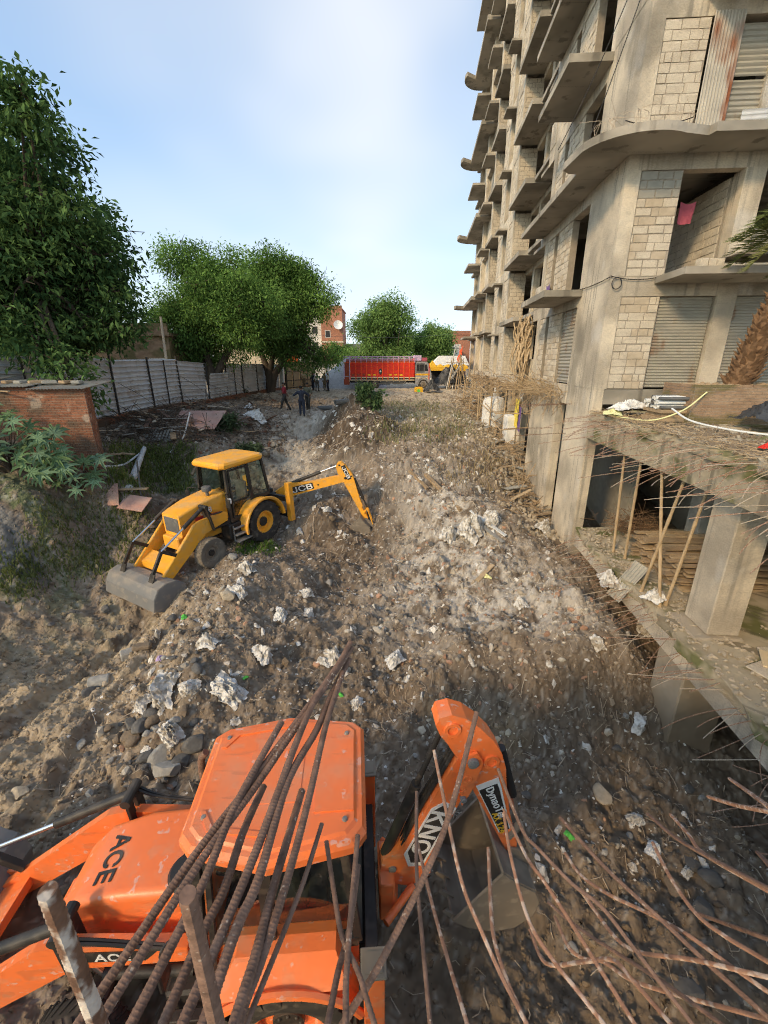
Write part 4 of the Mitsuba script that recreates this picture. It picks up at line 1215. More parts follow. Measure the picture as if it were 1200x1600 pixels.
def wheel(root, X, c, R, wd, rim_r, rim_mat, tyre_mat, side, lugs, lug_h, name='wheel'):
    """side: +1 when the outer face looks along +y."""
    c = np.asarray(c, float)
    ax_ = np.array([0, side, 0.0])
    hub = MB().lathe([(0.0, 0.02), (rim_r * 0.42, 0.02), (rim_r * 0.46, -0.03), (rim_r * 0.40, -0.10), (0, -0.10)], c + ax_ * (wd * 0.16), ax_, 20)
    for k in range(8):
        a = k * PI / 4
        hub.sphere(c + ax_ * (wd * 0.16 + 0.02) + np.array([math.cos(a), 0, math.sin(a)]) * rim_r * 0.33, 0.022, 1)
    wk = put(name, tx(X, hub), 'mat_black', root, smooth=35)
    h = wd / 2
    prof = [(rim_r, -h * 0.62), (rim_r + 0.03, -h * 0.82), (R * 0.80, -h), (R * 0.93, -h * 0.93), (R - lug_h, -h * 0.74), (R - lug_h * 0.7, 0), (R - lug_h, h * 0.74), (R * 0.93, h * 0.93), (R * 0.80, h), (rim_r + 0.03, h * 0.82), (rim_r, h * 0.62)]
    ty = MB().lathe(prof, c, ax_, 48)
    for k in range(lugs):
        for s in (-1, 1):
            a0 = (k + (0.5 if s > 0 else 0)) * 2 * PI / lugs
            a1 = a0 + s * 0 + 0.24 * 22 / lugs
            q = []
            for a, yy, hh in ((a0, 0.02 * s, 1), (a0 * 0.4 + a1 * 0.6, s * h * 0.55, 1), (a1, s * h * 0.98, 0.99), (a1, s * h * 1.0, 0.90)):
                dw = 0.055 * 22 / lugs
                rr = R * hh
                for da in (-dw * 0.6, dw * 0.6):
                    for rad in (rr, rr - lug_h * 1.25):
                        q.append(c + np.array([math.cos(a + da) * rad, yy * side, math.sin(a + da) * rad]))
            for i in range(3):
                b0 = ty.n
                ty.add(q[i * 4:i * 4 + 8], [[0, 2, 4], [2, 6, 4], [1, 5, 3], [3, 5, 7], [0, 4, 1], [1, 4, 5], [2, 3, 6], [3, 7, 6], [0, 1, 2], [1, 3, 2], [4, 6, 5], [5, 6, 7]])
    put('tyre', tx(X, ty), tyre_mat, wk, smooth=30)
    rim = MB().lathe([(rim_r, -h * 0.6), (rim_r * 0.97, h * 0.55), (rim_r * 1.02, h * 0.66), (rim_r * 0.9, h * 0.62), (rim_r * 0.80, h * 0.1), (rim_r * 0.42, h * 0.26), (rim_r * 0.40, h * 0.12)], c, ax_, 40)
    put('rim', tx(X, rim), rim_mat, wk, smooth=35)


def shell(mb, prof, y0, y1, th, sides=True, side_th=0.03):
    """A bucket: profile polyline (x, z) swept from y0 to y1, th thick, with closed side plates."""
    p = np.asarray(prof, float)
    for a, b in zip(p[:-1], p[1:]):
        mb.bar((a[0], (y0 + y1) / 2, a[1]), (b[0] + (b[0] - a[0]) * 0.02, (y0 + y1) / 2, b[1] + (b[1] - a[1]) * 0.02), 1, 1)
        mb.v.pop(); mb.f.pop(); mb.n -= 8
        d = (b - a) / (np.linalg.norm(b - a) + 1e-9)
        n = np.array([-d[1], d[0]]) * th / 2
        e = d * th * 0.35
        quad = [a - n - e, b - n + e, b + n + e, a + n - e]
        v = [(q[0], y, q[1]) for y in (y0, y1) for q in quad]
        mb.add(v, [[0, 1, 2], [0, 2, 3], [4, 6, 5], [4, 7, 6], [0, 4, 5], [0, 5, 1], [1, 5, 6], [1, 6, 2], [2, 6, 7], [2, 7, 3], [3, 7, 4], [3, 4, 0]])
    if sides:
        for y in (y0, y1):
            mb.prism([(q[0], q[1]) for q in p], (0, y, 0), (1, 0, 0), (0, 0, 1), side_th)
    return mb


def rot2(p, a):
    c, s = math.cos(a), math.sin(a)
    p = np.asarray(p, float)
    return np.stack([p[:, 0] * c - p[:, 1] * s, p[:, 0] * s + p[:, 1] * c], -1)


def text_on(root, name, txt, h, o, ex, ey, mat, X, bold=True, depth=0.004, center=True, squash=1.0):
    m = meshkit.text_mesh(txt, h, depth, bold)
    v = m.vertices.copy()
    v[:, 0] *= squash
    if center:
        v[:, 0] -= (v[:, 0].min() + v[:, 0].max()) / 2
        v[:, 1] -= h / 2
    ex, ey = np.asarray(ex, float) / np.linalg.norm(ex), np.asarray(ey, float) / np.linalg.norm(ey)
    ez = np.cross(ex, ey)
    q = np.asarray(o, float) + v[:, :1] * ex + v[:, 1:2] * ey + v[:, 2:] * ez
    return put(name, tx(X, MB().add(q, m.faces)), mat, root)


def backhoe(root, X, paint, st):
    L = lambda mb: tx(X, mb)                                          # noqa: E731
    jcb = st['kind'] == 'a'
    rim_mat = paint
    # running gear
    mb = MB().box((st['rear'], -0.34, 0.62), (2.55, 0.34, 0.98), None, 0.02).box((1.98, -0.75, 0.36), (2.24, 0.75, 0.54), None, 0.02).box((-0.2, -0.62, 0.45), (0.2, 0.62, 0.85), None, 0.03)
    mb.box((0.55, 0.34, 0.5), (1.25, 0.78, 0.98), None, 0.03).box((0.55, -0.78, 0.5), (1.25, -0.34, 0.98), None, 0.03)
    put('chassis', L(mb), 'mat_black', root)
    put('frame_beam', L(MB().box((1.2, -0.36, 0.66), (2.75, 0.36, 1.05), None, 0.03)), paint, root)
    for s in (-1, 1):
        mb = MB()
        for k in range(3):
            mb.box((0.62, s * (0.80 + 0.02 * k), 0.42 + 0.21 * k), (1.18, s * (1.04 - 0.05 * k), 0.46 + 0.21 * k), None, 0.008)
        mb.bar((0.64, s * 0.84, 0.42), (0.64, s * 0.84, 0.95), 0.03, 0.03).bar((1.16, s * 0.84, 0.42), (1.16, s * 0.84, 0.95), 0.03, 0.03)
        put('step', L(mb), 'mat_bucket' if jcb else 'mat_black', root)
    for s in (1, -1):
        wheel(root, X, (0, s * 0.86, 0.71), 0.71, 0.44, 0.37, rim_mat, 'mat_rubber', s, 22, 0.045)
    for s in (1, -1):
        wheel(root, X, (2.11, s * 0.84, 0.465), 0.465, 0.30, 0.235, 'mat_bucket_mud' if jcb else paint, st['front_tyre'], s, 30, 0.016)
    # hood
    rows = []
    for x, hw, zt, zb in st['hood']:
        rows.append([(x, yy, (zt + zb) / 2 + zz) for yy, zz in rounded(hw * 2, zt - zb, st['hood_r'])])
    hood = MB()
    n_ = len(rows[0])
    hv = np.array(rows).reshape(-1, 3)
    hf = []
    for i in range(len(rows) - 1):
        for j in range(n_):
            a, b = i * n_ + j, i * n_ + (j + 1) % n_
            hf += [[a, b, b + n_], [a, b + n_, a + n_]]
    hf += [[0, j + 1, j] for j in range(1, n_ - 1)] + [[(len(rows) - 1) * n_, (len(rows) - 1) * n_ + j, (len(rows) - 1) * n_ + j + 1] for j in range(1, n_ - 1)]
    hk = put('hood', L(hood.add(hv, hf)), paint, root, smooth=38)
    x0, x1 = st['hood'][0][0], st['hood'][-1][0]
    zf = st['hood'][-1]
    put('grille', L(MB().box((x1 - 0.02, -zf[1] * 0.80, zf[3] + 0.12), (x1 + 0.018, zf[1] * 0.80, zf[2] - 0.10), None, 0.012)), 'mat_grey', hk)
    if not jcb:
        put('seam', L(MB().box((x0 + 0.33, -0.47, st['hood'][0][2] - 0.03), (x0 + 0.338, 0.47, st['hood'][0][2] + 0.003))), 'mat_black', hk)
        text_on(hk, 'lettering', 'ACE', 0.19, (x1 - 0.44, 0.03, 1.902), (0, 1, 0), (-0.966, 0, 0.258), 'mat_black', X)
    else:
        put('side_stripe', L(MB().prism([(1.25, 1.22), (2.15, 1.42), (2.15, 1.52), (1.25, 1.42)], (0, 0.463, 0), (1, 0, 0), (0, 0, 1), 0.012)), 'mat_red_decal', hk)
        put('side_vent', L(MB().prism([(1.35, 1.08), (2.2, 1.15), (2.2, 1.38), (1.35, 1.2)], (0, 0.462, 0), (1, 0, 0), (0, 0, 1), 0.012)), 'mat_black', hk)
        text_on(hk, 'lettering', 'JCB', 0.16, (1.75, 0.471, 1.60), (-1, 0, 0), (0, 0, 1), 'mat_white', X)
    # air cleaner and exhaust
    if jcb:
        put('air_filter', L(MB().lathe([(0, 0), (0.05, 0), (0.05, 0.12), (0.13, 0.14), (0.15, 0.2), (0.13, 0.28), (0, 0.32)], (1.42, 0.22, 1.95), (0, 0, 1), 18)), 'mat_grey', hk, smooth=35)
    else:
        put('exhaust', L(MB().tube(spline([(1.08, -0.50, 1.1), (1.08, -0.50, 2.2), (1.07, -0.50, 2.62), (1.0, -0.5, 2.74)], 14), 0.042, 10)), 'mat_rust', hk, smooth=40)
        put('air_filter', L(MB().lathe([(0, 0), (0.09, 0), (0.19, 0.03), (0.2, 0.07), (0.17, 0.11), (0, 0.13)], (1.0, 0.33, 2.0), (0, 0, 1), 22)), 'mat_black', hk, smooth=35)
    # cab
    cx0, cx1, hw, zb, zt = st['cab']                                    # rear, front, half width at the waist, waist height, roof height
    top = 0.88
    cb = put('cab', L(MB().box((cx0 + 0.1, -hw + 0.03, 0.95), (cx1 + 0.02, hw - 0.03, 1.06), None, 0.02).box((cx0 + 0.05, -hw + 0.06, 1.06), (0.25, hw - 0.06, zb - 0.08), None, 0.03)), 'mat_black', root)
    Pn = {}
    for n2, xx in (('r', cx0), ('m', 0.12), ('f', cx1)):
        for s in (-1, 1):
            zz = zb if n2 != 'f' else 1.05
            Pn[n2, s] = (np.array([xx, s * hw, zz]), np.array([xx + (0.12 if n2 == 'r' else -0.10 if n2 == 'f' else 0.0), s * hw * top, zt - 0.06]))
    for (n2, s), (a, b) in Pn.items():
        put('pillar', L(MB().bar(a, b, 0.075, 0.075, (0, 1, 0))), 'mat_black', cb)
    mb = MB()
    for s in (-1, 1):
        mb.bar(Pn['r', s][1], Pn['f', s][1], 0.07, 0.09).bar(Pn['r', s][0], Pn['m', s][0], 0.08, 0.12)
        mb.bar((0.12, s * hw, 1.06), (cx1, s * hw, 1.06), 0.06, 0.10).bar((0.12, s * hw, 1.06), (0.12, s * hw, zb), 0.06, 0.07)
    mb.bar(Pn['r', -1][1], Pn['r', 1][1], 0.07, 0.09).bar(Pn['f', -1][1], Pn['f', 1][1], 0.07, 0.09).bar(Pn['r', -1][0], Pn['r', 1][0], 0.08, 0.1)
    put('frame', L(mb), 'mat_black', cb)

    def pane(a, b, c, d, name='window'):
        q = np.array([a, b, c, d], float)
        ctr = q.mean(0)
        q = ctr + (q - ctr) * 0.97
        return put(name, L(MB().add(q, [[0, 1, 2], [0, 2, 3]])), 'mat_glass', cb)
    for s in (-1, 1):
        r, m_, f_ = Pn['r', s], Pn['m', s], Pn['f', s]
        pane(r[0], m_[0], m_[1], r[1])
        pane(np.array([0.12, s * hw, 1.08]), f_[0], f_[1], m_[1], 'door_window')
        dk = MB()
        ins = lambda p, q, t: p + (q - p) * t                            # noqa: E731
        a0, a1, b0, b1 = np.array([0.18, s * (hw + 0.02), 1.14]), f_[0] + [-0.12, s * 0.02, 0.08], m_[1] + [0.06, s * 0.02, -0.1], f_[1] + [-0.10, s * 0.02, -0.1]
        for p, q in ((a0, a1), (a1, b1), (b1, b0), (b0, a0)):
            dk.bar(p, q, 0.05, 0.05, (0, 1, 0))
        dk.bar(ins(a0, b0, 0.33), ins(a1, b1, 0.33), 0.035, 0.04, (0, 1, 0))
        d_ = put('door', L(dk), 'mat_black', cb)
        put('handle', L(MB().box((0.26, s * hw + s * 0.04, 1.55), (0.40, s * hw + s * 0.07, 1.6), None, 0.008)), 'mat_grey', d_)
    pane(Pn['f', -1][0] + [0, 0, 0.75], Pn['f', 1][0] + [0, 0, 0.75], Pn['f', 1][1], Pn['f', -1][1], 'windscreen')
    pane(Pn['r', -1][0], Pn['r', 1][0], Pn['r', 1][1], Pn['r', -1][1], 'rear_window')
    # inside: seat, console, steering wheel
    put('seat', L(MB().box((-0.05, -0.24, 1.32), (0.42, 0.24, 1.45), None, 0.03).box((-0.12, -0.24, 1.4), (0.0, 0.24, 2.0), None, 0.03)), 'mat_grey' if jcb else 'mat_black', cb)
    t = np.linspace(0, 2 * PI, 25)
    sw = MB().tube(np.stack([0.78 + 0.19 * np.cos(t) * 0.8, 0.19 * np.sin(t), 1.78 + 0.1 * np.cos(t)], -1), 0.017, 6).bar((1.0, 0, 1.2), (0.78, 0, 1.77), 0.06, 0.06)
    put('steering_wheel', L(sw), 'mat_black', cb)
    put('console', L(MB().box((0.95, -0.3, 1.06), (1.06, 0.3, 1.6), None, 0.03).box((-0.4, -0.4, 1.1), (-0.15, 0.4, 1.5), None, 0.03)), 'mat_black', cb)
    # roof
    rp = st['roof']                                                    # outline (x, y)
    levels = st['roof_levels']
    pv = np.array([[(cxr := st.get('roof_x', 0.0)) + 0.30 + (x - 0.30) * s, y * s, zt + dz] for s, dz in levels for x, y in rp])
    m_ = len(rp)
    rf = []
    for i in range(len(levels) - 1):
        for j in range(m_):
            a, b = i * m_ + j, i * m_ + (j + 1) % m_
            rf += [[a, b, b + m_], [a, b + m_, a + m_]]
    last = (len(levels) - 1) * m_
    rf += [[0, j + 1, j] for j in range(1, m_ - 1)] + [[last, last + j, last + j + 1] for j in range(1, m_ - 1)]
    rk = put('roof', L(MB().add(pv, rf)), paint, root, smooth=20)
    zr = zt + levels[-1][1]
    if not jcb:
        for i, (x, y) in enumerate(((0.71, 0.42), (0.71, -0.5), (-0.62, 0.52), (-0.62, -0.48))):
            put('bolt', L(MB().lathe([(0, 0.02), (0.02, 0.018), (0.028, 0.0), (0.028, -0.02)], (x, y, zr + 0.002), (0, 0, 1), 12)), 'mat_bucket', rk, smooth=40)
        put('raised_panel', L(MB().prism([(-0.70, -0.42), (-0.32, -0.42), (-0.32, 0.44), (-0.70, 0.44)], (0, 0, zr), (1, 0, 0), (0, 1, 0), 0.024)), paint, rk)
        put('raised_panel', L(MB().prism([(-0.17, -0.30), (0.40, -0.30), (0.40, 0.32), (-0.17, 0.32)], (0, 0, zr), (1, 0, 0), (0, 1, 0), 0.016)), paint, rk)
        for s in (-1, 1):
            put('rib', L(MB().prism([(0.03, s * 0.66), (0.64, s * 0.56), (0.76, s * 0.36), (0.71, s * 0.36), (0.60, s * 0.52), (0.03, s * 0.615)], (0, 0, zr), (1, 0, 0), (0, 1, 0), 0.03)), paint, rk)
    # rear wings over the wheels
    for s in (1, -1):
        an_ = np.radians(np.linspace(-8, 178 if jcb else 150, 18))
        r_ = 0.79
        outer = [(r_ * math.cos(a), 0.71 + r_ * math.sin(a) * 0.98) for a in an_]
        fd = MB()
        v, f = [], []
        for a, (x, z) in zip(an_, outer):
            dn = np.array([math.cos(a), math.sin(a)]) * 0.035
            for y in (s * 0.60, s * 1.10):
                v += [(x, y, z), (x + dn[0], y, z + dn[1])]
        for i in range(len(an_) - 1):
            a = i * 4
            f += [[a, a + 4, a + 6], [a, a + 6, a + 2], [a + 1, a + 7, a + 5], [a + 1, a + 3, a + 7], [a, a + 1, a + 5], [a, a + 5, a + 4], [a + 2, a + 6, a + 7], [a + 2, a + 7, a + 3]]
        fd.add(v, f)
        f_edge = [(x + 0.06 * math.cos(a), s * 1.10, z + 0.06 * math.sin(a)) for a, (x, z) in zip(an_, outer)]
        lip = MB().tube(f_edge, 0.04, 6)
        fd.add(*lip.get())
        if not jcb:                                                    # deep moulded wing side towards the cab
            fd.prism([(0.80, 0.9)] + [(x, z + 0.02) for x, z in outer if z > 0.95] + [(-0.72, 0.95)] + [(-0.72, 1.58), (0.80, 1.52)], (0, s * 0.64, 0), (1, 0, 0), (0, 0, 1), 0.1)
            fd.hull([(x, s * y, z) for x, z in ((-0.62, 1.50), (0.62, 1.46)) for y in (0.62, 1.08)] + [(x, s * y, 1.66) for x in (-0.5, 0.45) for y in (0.62, 0.86)])
        put('wing', L(fd), paint, root, smooth=35)
    # lights and mirrors
    for s in (-1, 1):
        if jcb:
            put('headlight', L(MB().box((0.98, s * hw - 0.10, 1.62), (1.12, s * hw + 0.06, 1.80), None, 0.03)), 'mat_white', root)
        a = np.array([cx1 + 0.02, s * (hw + 0.02), 1.95])
        mk = put('mirror_arm', L(MB().tube(spline([a, a + [0.15, s * 0.14, 0.05], a + [0.20, s * 0.20, -0.02], a + [0.2, s * 0.21, -0.25]], 9), 0.014, 6)), 'mat_black', root)
        put('mirror', L(MB().box((cx1 + 0.19, s * (hw + 0.15), 1.60), (cx1 + 0.235, s * (hw + 0.33), 1.90), None, 0.015)), 'mat_black', mk)
    # loader
    Q = st['loader']                                                   # pivot, elbow, tip (x, z)
    for s in (-1, 1):
        (px_, pz), (ex_, ez_), (tx_, tz) = Q['pivot'], Q['elbow'], Q['tip']
        w0 = Q.get('w', 0.15)
        poly = [(px_ - 0.08, pz - w0 * 0.9), (ex_ - 0.10, ez_ - w0 * 1.45), (tx_ - 0.10, tz - 0.12), (tx_ + 0.10, tz - 0.08), (tx_ + 0.06, tz + 0.10), (ex_ + 0.22, ez_ + w0 * 0.9), (ex_ - 0.02, ez_ + w0 * 1.25), (px_ + 0.1, pz + w0), (px_ - 0.1, pz + w0 * 0.7)]
        ak = put('loader_arm', L(MB().prism(poly, (0, s * 0.66, 0), (1, 0, 0), (0, 0, 1), 0.11)), paint, root)
        put('lift_cylinder', L(MB().cyl((1.0, s * 0.60, 1.0), (1.9, s * 0.60, 1.05), 0.055, n=12)), 'mat_black', ak, smooth=40)
        put('lift_rod', L(MB().cyl((1.9, s * 0.60, 1.05), (ex_ - 0.05, s * 0.60, ez_ - 0.16), 0.03, n=10)), 'mat_chrome', ak, smooth=40)
        b0, b1, bk, bl = Q['rear_link'], Q['tower'], Q['bell'], Q['bell_pin']
        dl = put('tilt_lever', L(MB().bar((b0[0], s * 0.75, b0[1]), (b1[0], s * 0.75, b1[1]), 0.045, 0.13, (0, 1, 0)).bar((b0[0], s * 0.57, b0[1]), (b1[0], s * 0.57, b1[1]), 0.035, 0.11, (0, 1, 0)).cyl((b1[0], s * 0.5, b1[1]), (b1[0], s * 0.82, b1[1]), 0.06)), 'mat_black', ak)
        m1 = np.array([b1[0] + (bk[0] - b1[0]) * 0.5, s * 0.66, b1[1] + (bk[1] - b1[1]) * 0.5])
        put('tilt_cylinder', L(MB().cyl((b1[0], s * 0.66, b1[1]), m1, 0.058, n=14)), 'mat_black', dl, smooth=40)
        put('tilt_rod', L(MB().cyl(m1, (bk[0], s * 0.66, bk[1]), 0.03, n=10)), 'mat_chrome', dl, smooth=40)
        ho = MB()
        for q_ in range(2):
            ho.tube(spline([(px_ + 0.1, s * (0.72 + 0.03 * q_), pz + w0 + 0.04), (ex_ - 0.4, s * (0.72 + 0.03 * q_), ez_ + w0 * 1.3 + 0.07), (b1[0], s * (0.75 + 0.05 * q_), b1[1] - 0.05)], 16), 0.018, 6)
        put('hose', L(ho), 'mat_black', ak, smooth=40)
        put('bell_link', L(MB().bar((bl[0], s * 0.66, bl[1]), (bk[0], s * 0.66, bk[1]), 0.10, 0.075, (0, 1, 0))), 'mat_black', ak)
        gk = Q['bucket_pin']
        put('push_link', L(MB().bar((bk[0], s * 0.66, bk[1]), (gk[0], s * 0.66, gk[1]), 0.085, 0.07, (0, 1, 0)).bar((gk[0], s * 0.61, gk[1]), (Q['bucket_end'][0], s * 0.61, Q['bucket_end'][1]), 0.03, 0.10, (0, 1, 0)).bar((gk[0], s * 0.71, gk[1]), (Q['bucket_end'][0], s * 0.71, Q['bucket_end'][1]), 0.03, 0.10, (0, 1, 0))), 'mat_black', ak)
        if not jcb:
            put('pin_plate', L(MB().prism(Polygon([(tx_ - 0.35, tz - 0.05), (tx_ + 0.25, tz - 0.22), (tx_ + 0.30, tz + 0.05), (tx_ - 0.05, tz + 0.32), (tx_ - 0.30, tz + 0.3)]).difference(Polygon(arc(tx_ + 0.02, tz, 0.045, 0, 340, 10))).difference(Polygon(arc(tx_ - 0.14, tz + 0.1, 0.035, 0, 340, 10))), (0, s * 0.76, 0), (1, 0, 0), (0, 0, 1), 0.03)), paint, ak)
    if not jcb:
        a, b = Q['pivot'], Q['elbow']
        sx = np.array([b[0] - a[0], 0, b[1] - a[1]])
        sx /= np.linalg.norm(sx)
        md = np.array([a[0] + (b[0] - a[0]) * 0.55, 0.722, a[1] + (b[1] - a[1]) * 0.55 + 0.01])
        up_ = np.array([-sx[2], 0, sx[0]])
        pl = MB().prism([(-0.42, -0.07), (0.30, -0.07), (0.42, 0.07), (-0.30, 0.07)], md, -sx, up_, 0.008)
        put('decal_plate', L(pl), 'mat_black', root)
        text_on(root, 'lettering', 'ACE', 0.10, md + [0, 0.005, 0], -sx, up_, 'mat_white', X, squash=1.25)
    put('loader_crossbeam', L(MB().hull([(Q['tip'][0] + dx, s * 0.62, Q['tip'][1] + dz) for s in (-1, 1) for dx, dz in ((-0.52, 0.40), (-0.12, 0.20), (-0.14, 0.02), (-0.54, 0.28))])), paint, root)
    bk_ = MB()
    bp = rot2(st['bucket'], Q['bucket_rot']) + np.array(Q['tip'])
    shell(bk_, bp, -1.13, 1.13, 0.035)
    kb = put('loader_bucket', L(bk_), 'mat_bucket', root)
    e0, e1 = bp[-1], bp[-1] + (bp[-1] - bp[-2]) / np.linalg.norm(bp[-1] - bp[-2]) * 0.12
    put('cutting_edge', L(MB().bar((e0[0], 0, e0[1]), (e1[0], 0, e1[1]), 2.34, 0.03, (0, 0, 1))), 'mat_rust', kb)
    # rear frame with stabilisers
    q = st['rear']
    put('rear_frame', L(MB().box((q - 0.06, -0.98, 0.45), (q + 0.08, 0.98, 0.63), None, 0.01).box((q - 0.06, -0.98, 1.02), (q + 0.08, 0.98, 1.20), None, 0.01).box((q + 0.04, -0.5, 0.64), (q + 0.34, 0.5, 1.0))), 'mat_black', root)
    for s in (-1, 1):
        sk = put('stabilizer', L(MB().box((q - 0.10, s * 0.92, 0.32), (q + 0.10, s * 1.12, 1.72), None, 0.012)), paint, root)
        put('stabilizer_leg', L(MB().box((q - 0.07, s * 0.95, 0.06), (q + 0.07, s * 1.09, 0.4)).box((q - 0.14, s * 0.88, 0.03), (q + 0.14, s * 1.16, 0.07), None, 0.01)), 'mat_bucket_mud', sk)
        if not jcb:
            put('cap_plate', L(MB().box((q - 0.12, s * 0.90, 1.722), (q + 0.12, s * 1.14, 1.75), None, 0.008).box((q - 0.08, s * 0.94, 1.752), (q + 0.08, s * 1.10, 1.758))), 'mat_bucket_mud', sk)
    # backhoe: a plane through the slew post
    E = st['hoe']
    o = np.array(E['post'], float)
    er = np.array([math.cos(math.radians(E['slew'])), math.sin(math.radians(E['slew'])), 0])
    ez = np.array([0, 0, 1.0])
    en = np.cross(ez, er)                                               # out of the plane

    def p3(q, off=0.0):
        return o + er * q[0] + ez * q[1] + en * off
    put('king_post', L(MB().cyl(o + [0.02, 0, -0.45], o + [0.02, 0, 0.30], 0.10, n=16).box(o - [0.02, 0.26, 0.42], o + [0.16, 0.26, 0.2], None, 0.02).cyl(o + [0.1, -0.45, -0.1], o + [-0.25, -0.1, -0.1], 0.045).cyl(o + [0.1, 0.45, -0.1], o + [-0.25, 0.1, -0.1], 0.045)), paint if not jcb else 'mat_black', root, smooth=40)
    K, Tp = np.array(E['knee'], float), np.array(E['tip'], float)
    b0 = np.array([0.12, 0.05])
    d = (K - b0) / np.linalg.norm(K - b0)
    n2 = np.array([-d[1], d[0]])
    Lb = np.linalg.norm(K - b0)
    if jcb:
        bp = [(-0.10, -0.13), (0.10, -0.20), (Lb * 0.35, -0.17), (Lb, -0.12), (Lb + 0.07, 0.02), (Lb, 0.12), (Lb * 0.72, 0.15), (Lb * 0.52, 0.17), (Lb * 0.34, 0.27), (Lb * 0.26, 0.31), (Lb * 0.19, 0.27), (0.03, 0.10), (-0.10, 0.05)]
    else:
        bp = [(-0.12, -0.16), (0.15, -0.30), (0.55, -0.20), (Lb * 0.55, -0.17), (Lb * 0.85, -0.15), (Lb + 0.05, -0.10), (Lb + 0.12, 0.03), (Lb + 0.02, 0.13), (Lb * 0.8, 0.15), (Lb * 0.4, 0.17), (0.42, 0.22), (0.22, 0.34), (0.02, 0.30), (-0.12, 0.1)]
    poly = [tuple(b0 + d * a + n2 * b) for a, b in bp]
    bk = put('boom', L(MB().prism(poly, o, er, ez, 0.20)), paint, root)
    # boom cylinder (slew to boom) and dipper cylinder along the upper side
    c0 = b0 + d * (0.26 * Lb if jcb else 0.22) + n2 * (0.26 if jcb else 0.30)
    D_dir = (Tp - K) / np.linalg.norm(Tp - K)
    nn = np.array([-D_dir[1], D_dir[0]])                                # outer side of the dipper
    Ld = np.linalg.norm(Tp - K)
    if jcb:
        dpoly = [(-0.62, -0.02), (-0.60, 0.12), (-0.48, 0.18), (-0.05, 0.27), (0.20, 0.25), (0.9, 0.13), (Ld - 0.55, 0.11), (Ld - 0.50, 0.05), (Ld - 0.36, 0.05), (Ld - 0.32, 0.10), (Ld + 0.02, 0.07), (Ld + 0.03, -0.06), (0.5, -0.12), (0.05, -0.14), (-0.2, -0.19), (-0.52, -0.14)]
        hook = K + D_dir * -0.52 + nn * 0.0
    else:
        dpoly = [(-0.60, -0.20), (-0.68, -0.13), (-0.66, 0.0), (-0.54, 0.12), (-0.36, 0.21), (-0.12, 0.29), (0.10, 0.32), (0.32, 0.30), (0.50, 0.25), (Ld * 0.6, 0.15), (Ld * 0.95, 0.08), (Ld + 0.05, 0.03), (Ld + 0.03, -0.07), (Ld * 0.5, -0.11), (0.25, -0.14), (0.02, -0.12), (-0.15, -0.15), (-0.32, -0.17), (-0.46, -0.20)]
        hook = K + D_dir * -0.50 + nn * -0.10
    poly = [tuple(K + D_dir * a + nn * b) for a, b in dpoly]
    dk_ = put('dipper', L(MB().prism(poly, o, er, ez, 0.19 if jcb else 0.24)), paint, root)
    cm = c0 + (hook - c0) * (0.62 if jcb else 0.55)
    put('boom_cylinder', L(MB().cyl(p3(c0), p3(cm), 0.06, n=14)), 'mat_black', bk, smooth=40)
    put('boom_rod', L(MB().cyl(p3(cm), p3(hook), 0.032, n=10)), 'mat_chrome' if jcb else 'mat_black', bk, smooth=40)
    if not jcb:
        hz_ = MB()
        for q_ in (-0.05, 0.0, 0.05):
            hz_.tube(spline([p3(b0 + d * 0.35 + n2 * 0.19, q_ - 0.03), p3(b0 + d * Lb * 0.5 + n2 * 0.21, q_), p3(b0 + d * Lb * 0.8 + n2 * 0.19, q_), p3(b0 + d * Lb + n2 * 0.18, q_)], 14), 0.02, 6)
        put('hose', L(hz_), 'mat_black', bk, smooth=40)
        for s in (-1, 1):                                              # fork plates at the elbow and the boom foot
            fk = [(Lb * 0.68, -0.16), (Lb * 0.80, -0.17), (Lb + 0.02, -0.12), (Lb + 0.12, 0.0), (Lb + 0.02, 0.13), (Lb * 0.86, 0.02)]
            put('fork_plate', L(MB().prism([tuple(b0 + d * a + n2 * b) for a, b in fk], p3((0, 0), s * 0.145), er, ez, 0.035)), paint, bk)
            for a, r in ((Lb, 0.06), (Lb * 0.74, 0.035)):
                q = b0 + d * a + n2 * (0.0 if a == Lb else -0.12)
                put('pin', L(MB().lathe([(r, -0.02), (r, 0.025), (r * 0.7, 0.035), (0, 0.035)], p3(q, s * 0.17), en * s, 16)), 'mat_bucket', bk, smooth=40)
            for a in (0.80, 0.88):
                q = b0 + d * Lb * a + n2 * -0.045
                put('hole_ring', L(MB().lathe([(0.05, 0), (0.05, 0.006), (0.03, 0.006), (0.03, -0.004)], p3(q, s * 0.163), en * s, 16)), paint, bk, smooth=40)
            put('pin', L(MB().lathe([(0.045, -0.02), (0.045, 0.02), (0, 0.03)], p3(b0 + d * 0.12 + n2 * 0.18, s * 0.10), en * s, 14)), 'mat_bucket', bk, smooth=40)
            for a, b in ((-0.48, -0.06), (0.14, 0.18)):
                put('ring', L(MB().lathe([(0.09, -0.02), (0.09, 0.02), (0.055, 0.02), (0.055, -0.02)], p3(K + D_dir * a + nn * b, s * 0.122), en * s, 18)), paint, dk_, smooth=40)
    else:
        for s in (-1, 1):
            for q, r, ky in ((K, 0.055, dk_), (K + D_dir * -0.52, 0.035, dk_), (K + D_dir * 0.02 + nn * 0.22, 0.03, dk_), (c0, 0.035, bk), (b0 + d * Lb * 0.62, 0.03, bk)):
                put('pin', L(MB().lathe([(r, -0.01), (r, 0.006), (0, 0.008)], p3(q, s * 0.10), en * s, 14)), 'mat_black', ky, smooth=40)
    # lettering: the side of the hoe that faces the camera
    sd = E['face']
    rd = er * d[0] + ez * d[1]
    ud = er * n2[0] + ez * n2[1]
    rd_, ud_ = (rd, ud) if sd < 0 else (-rd, ud)
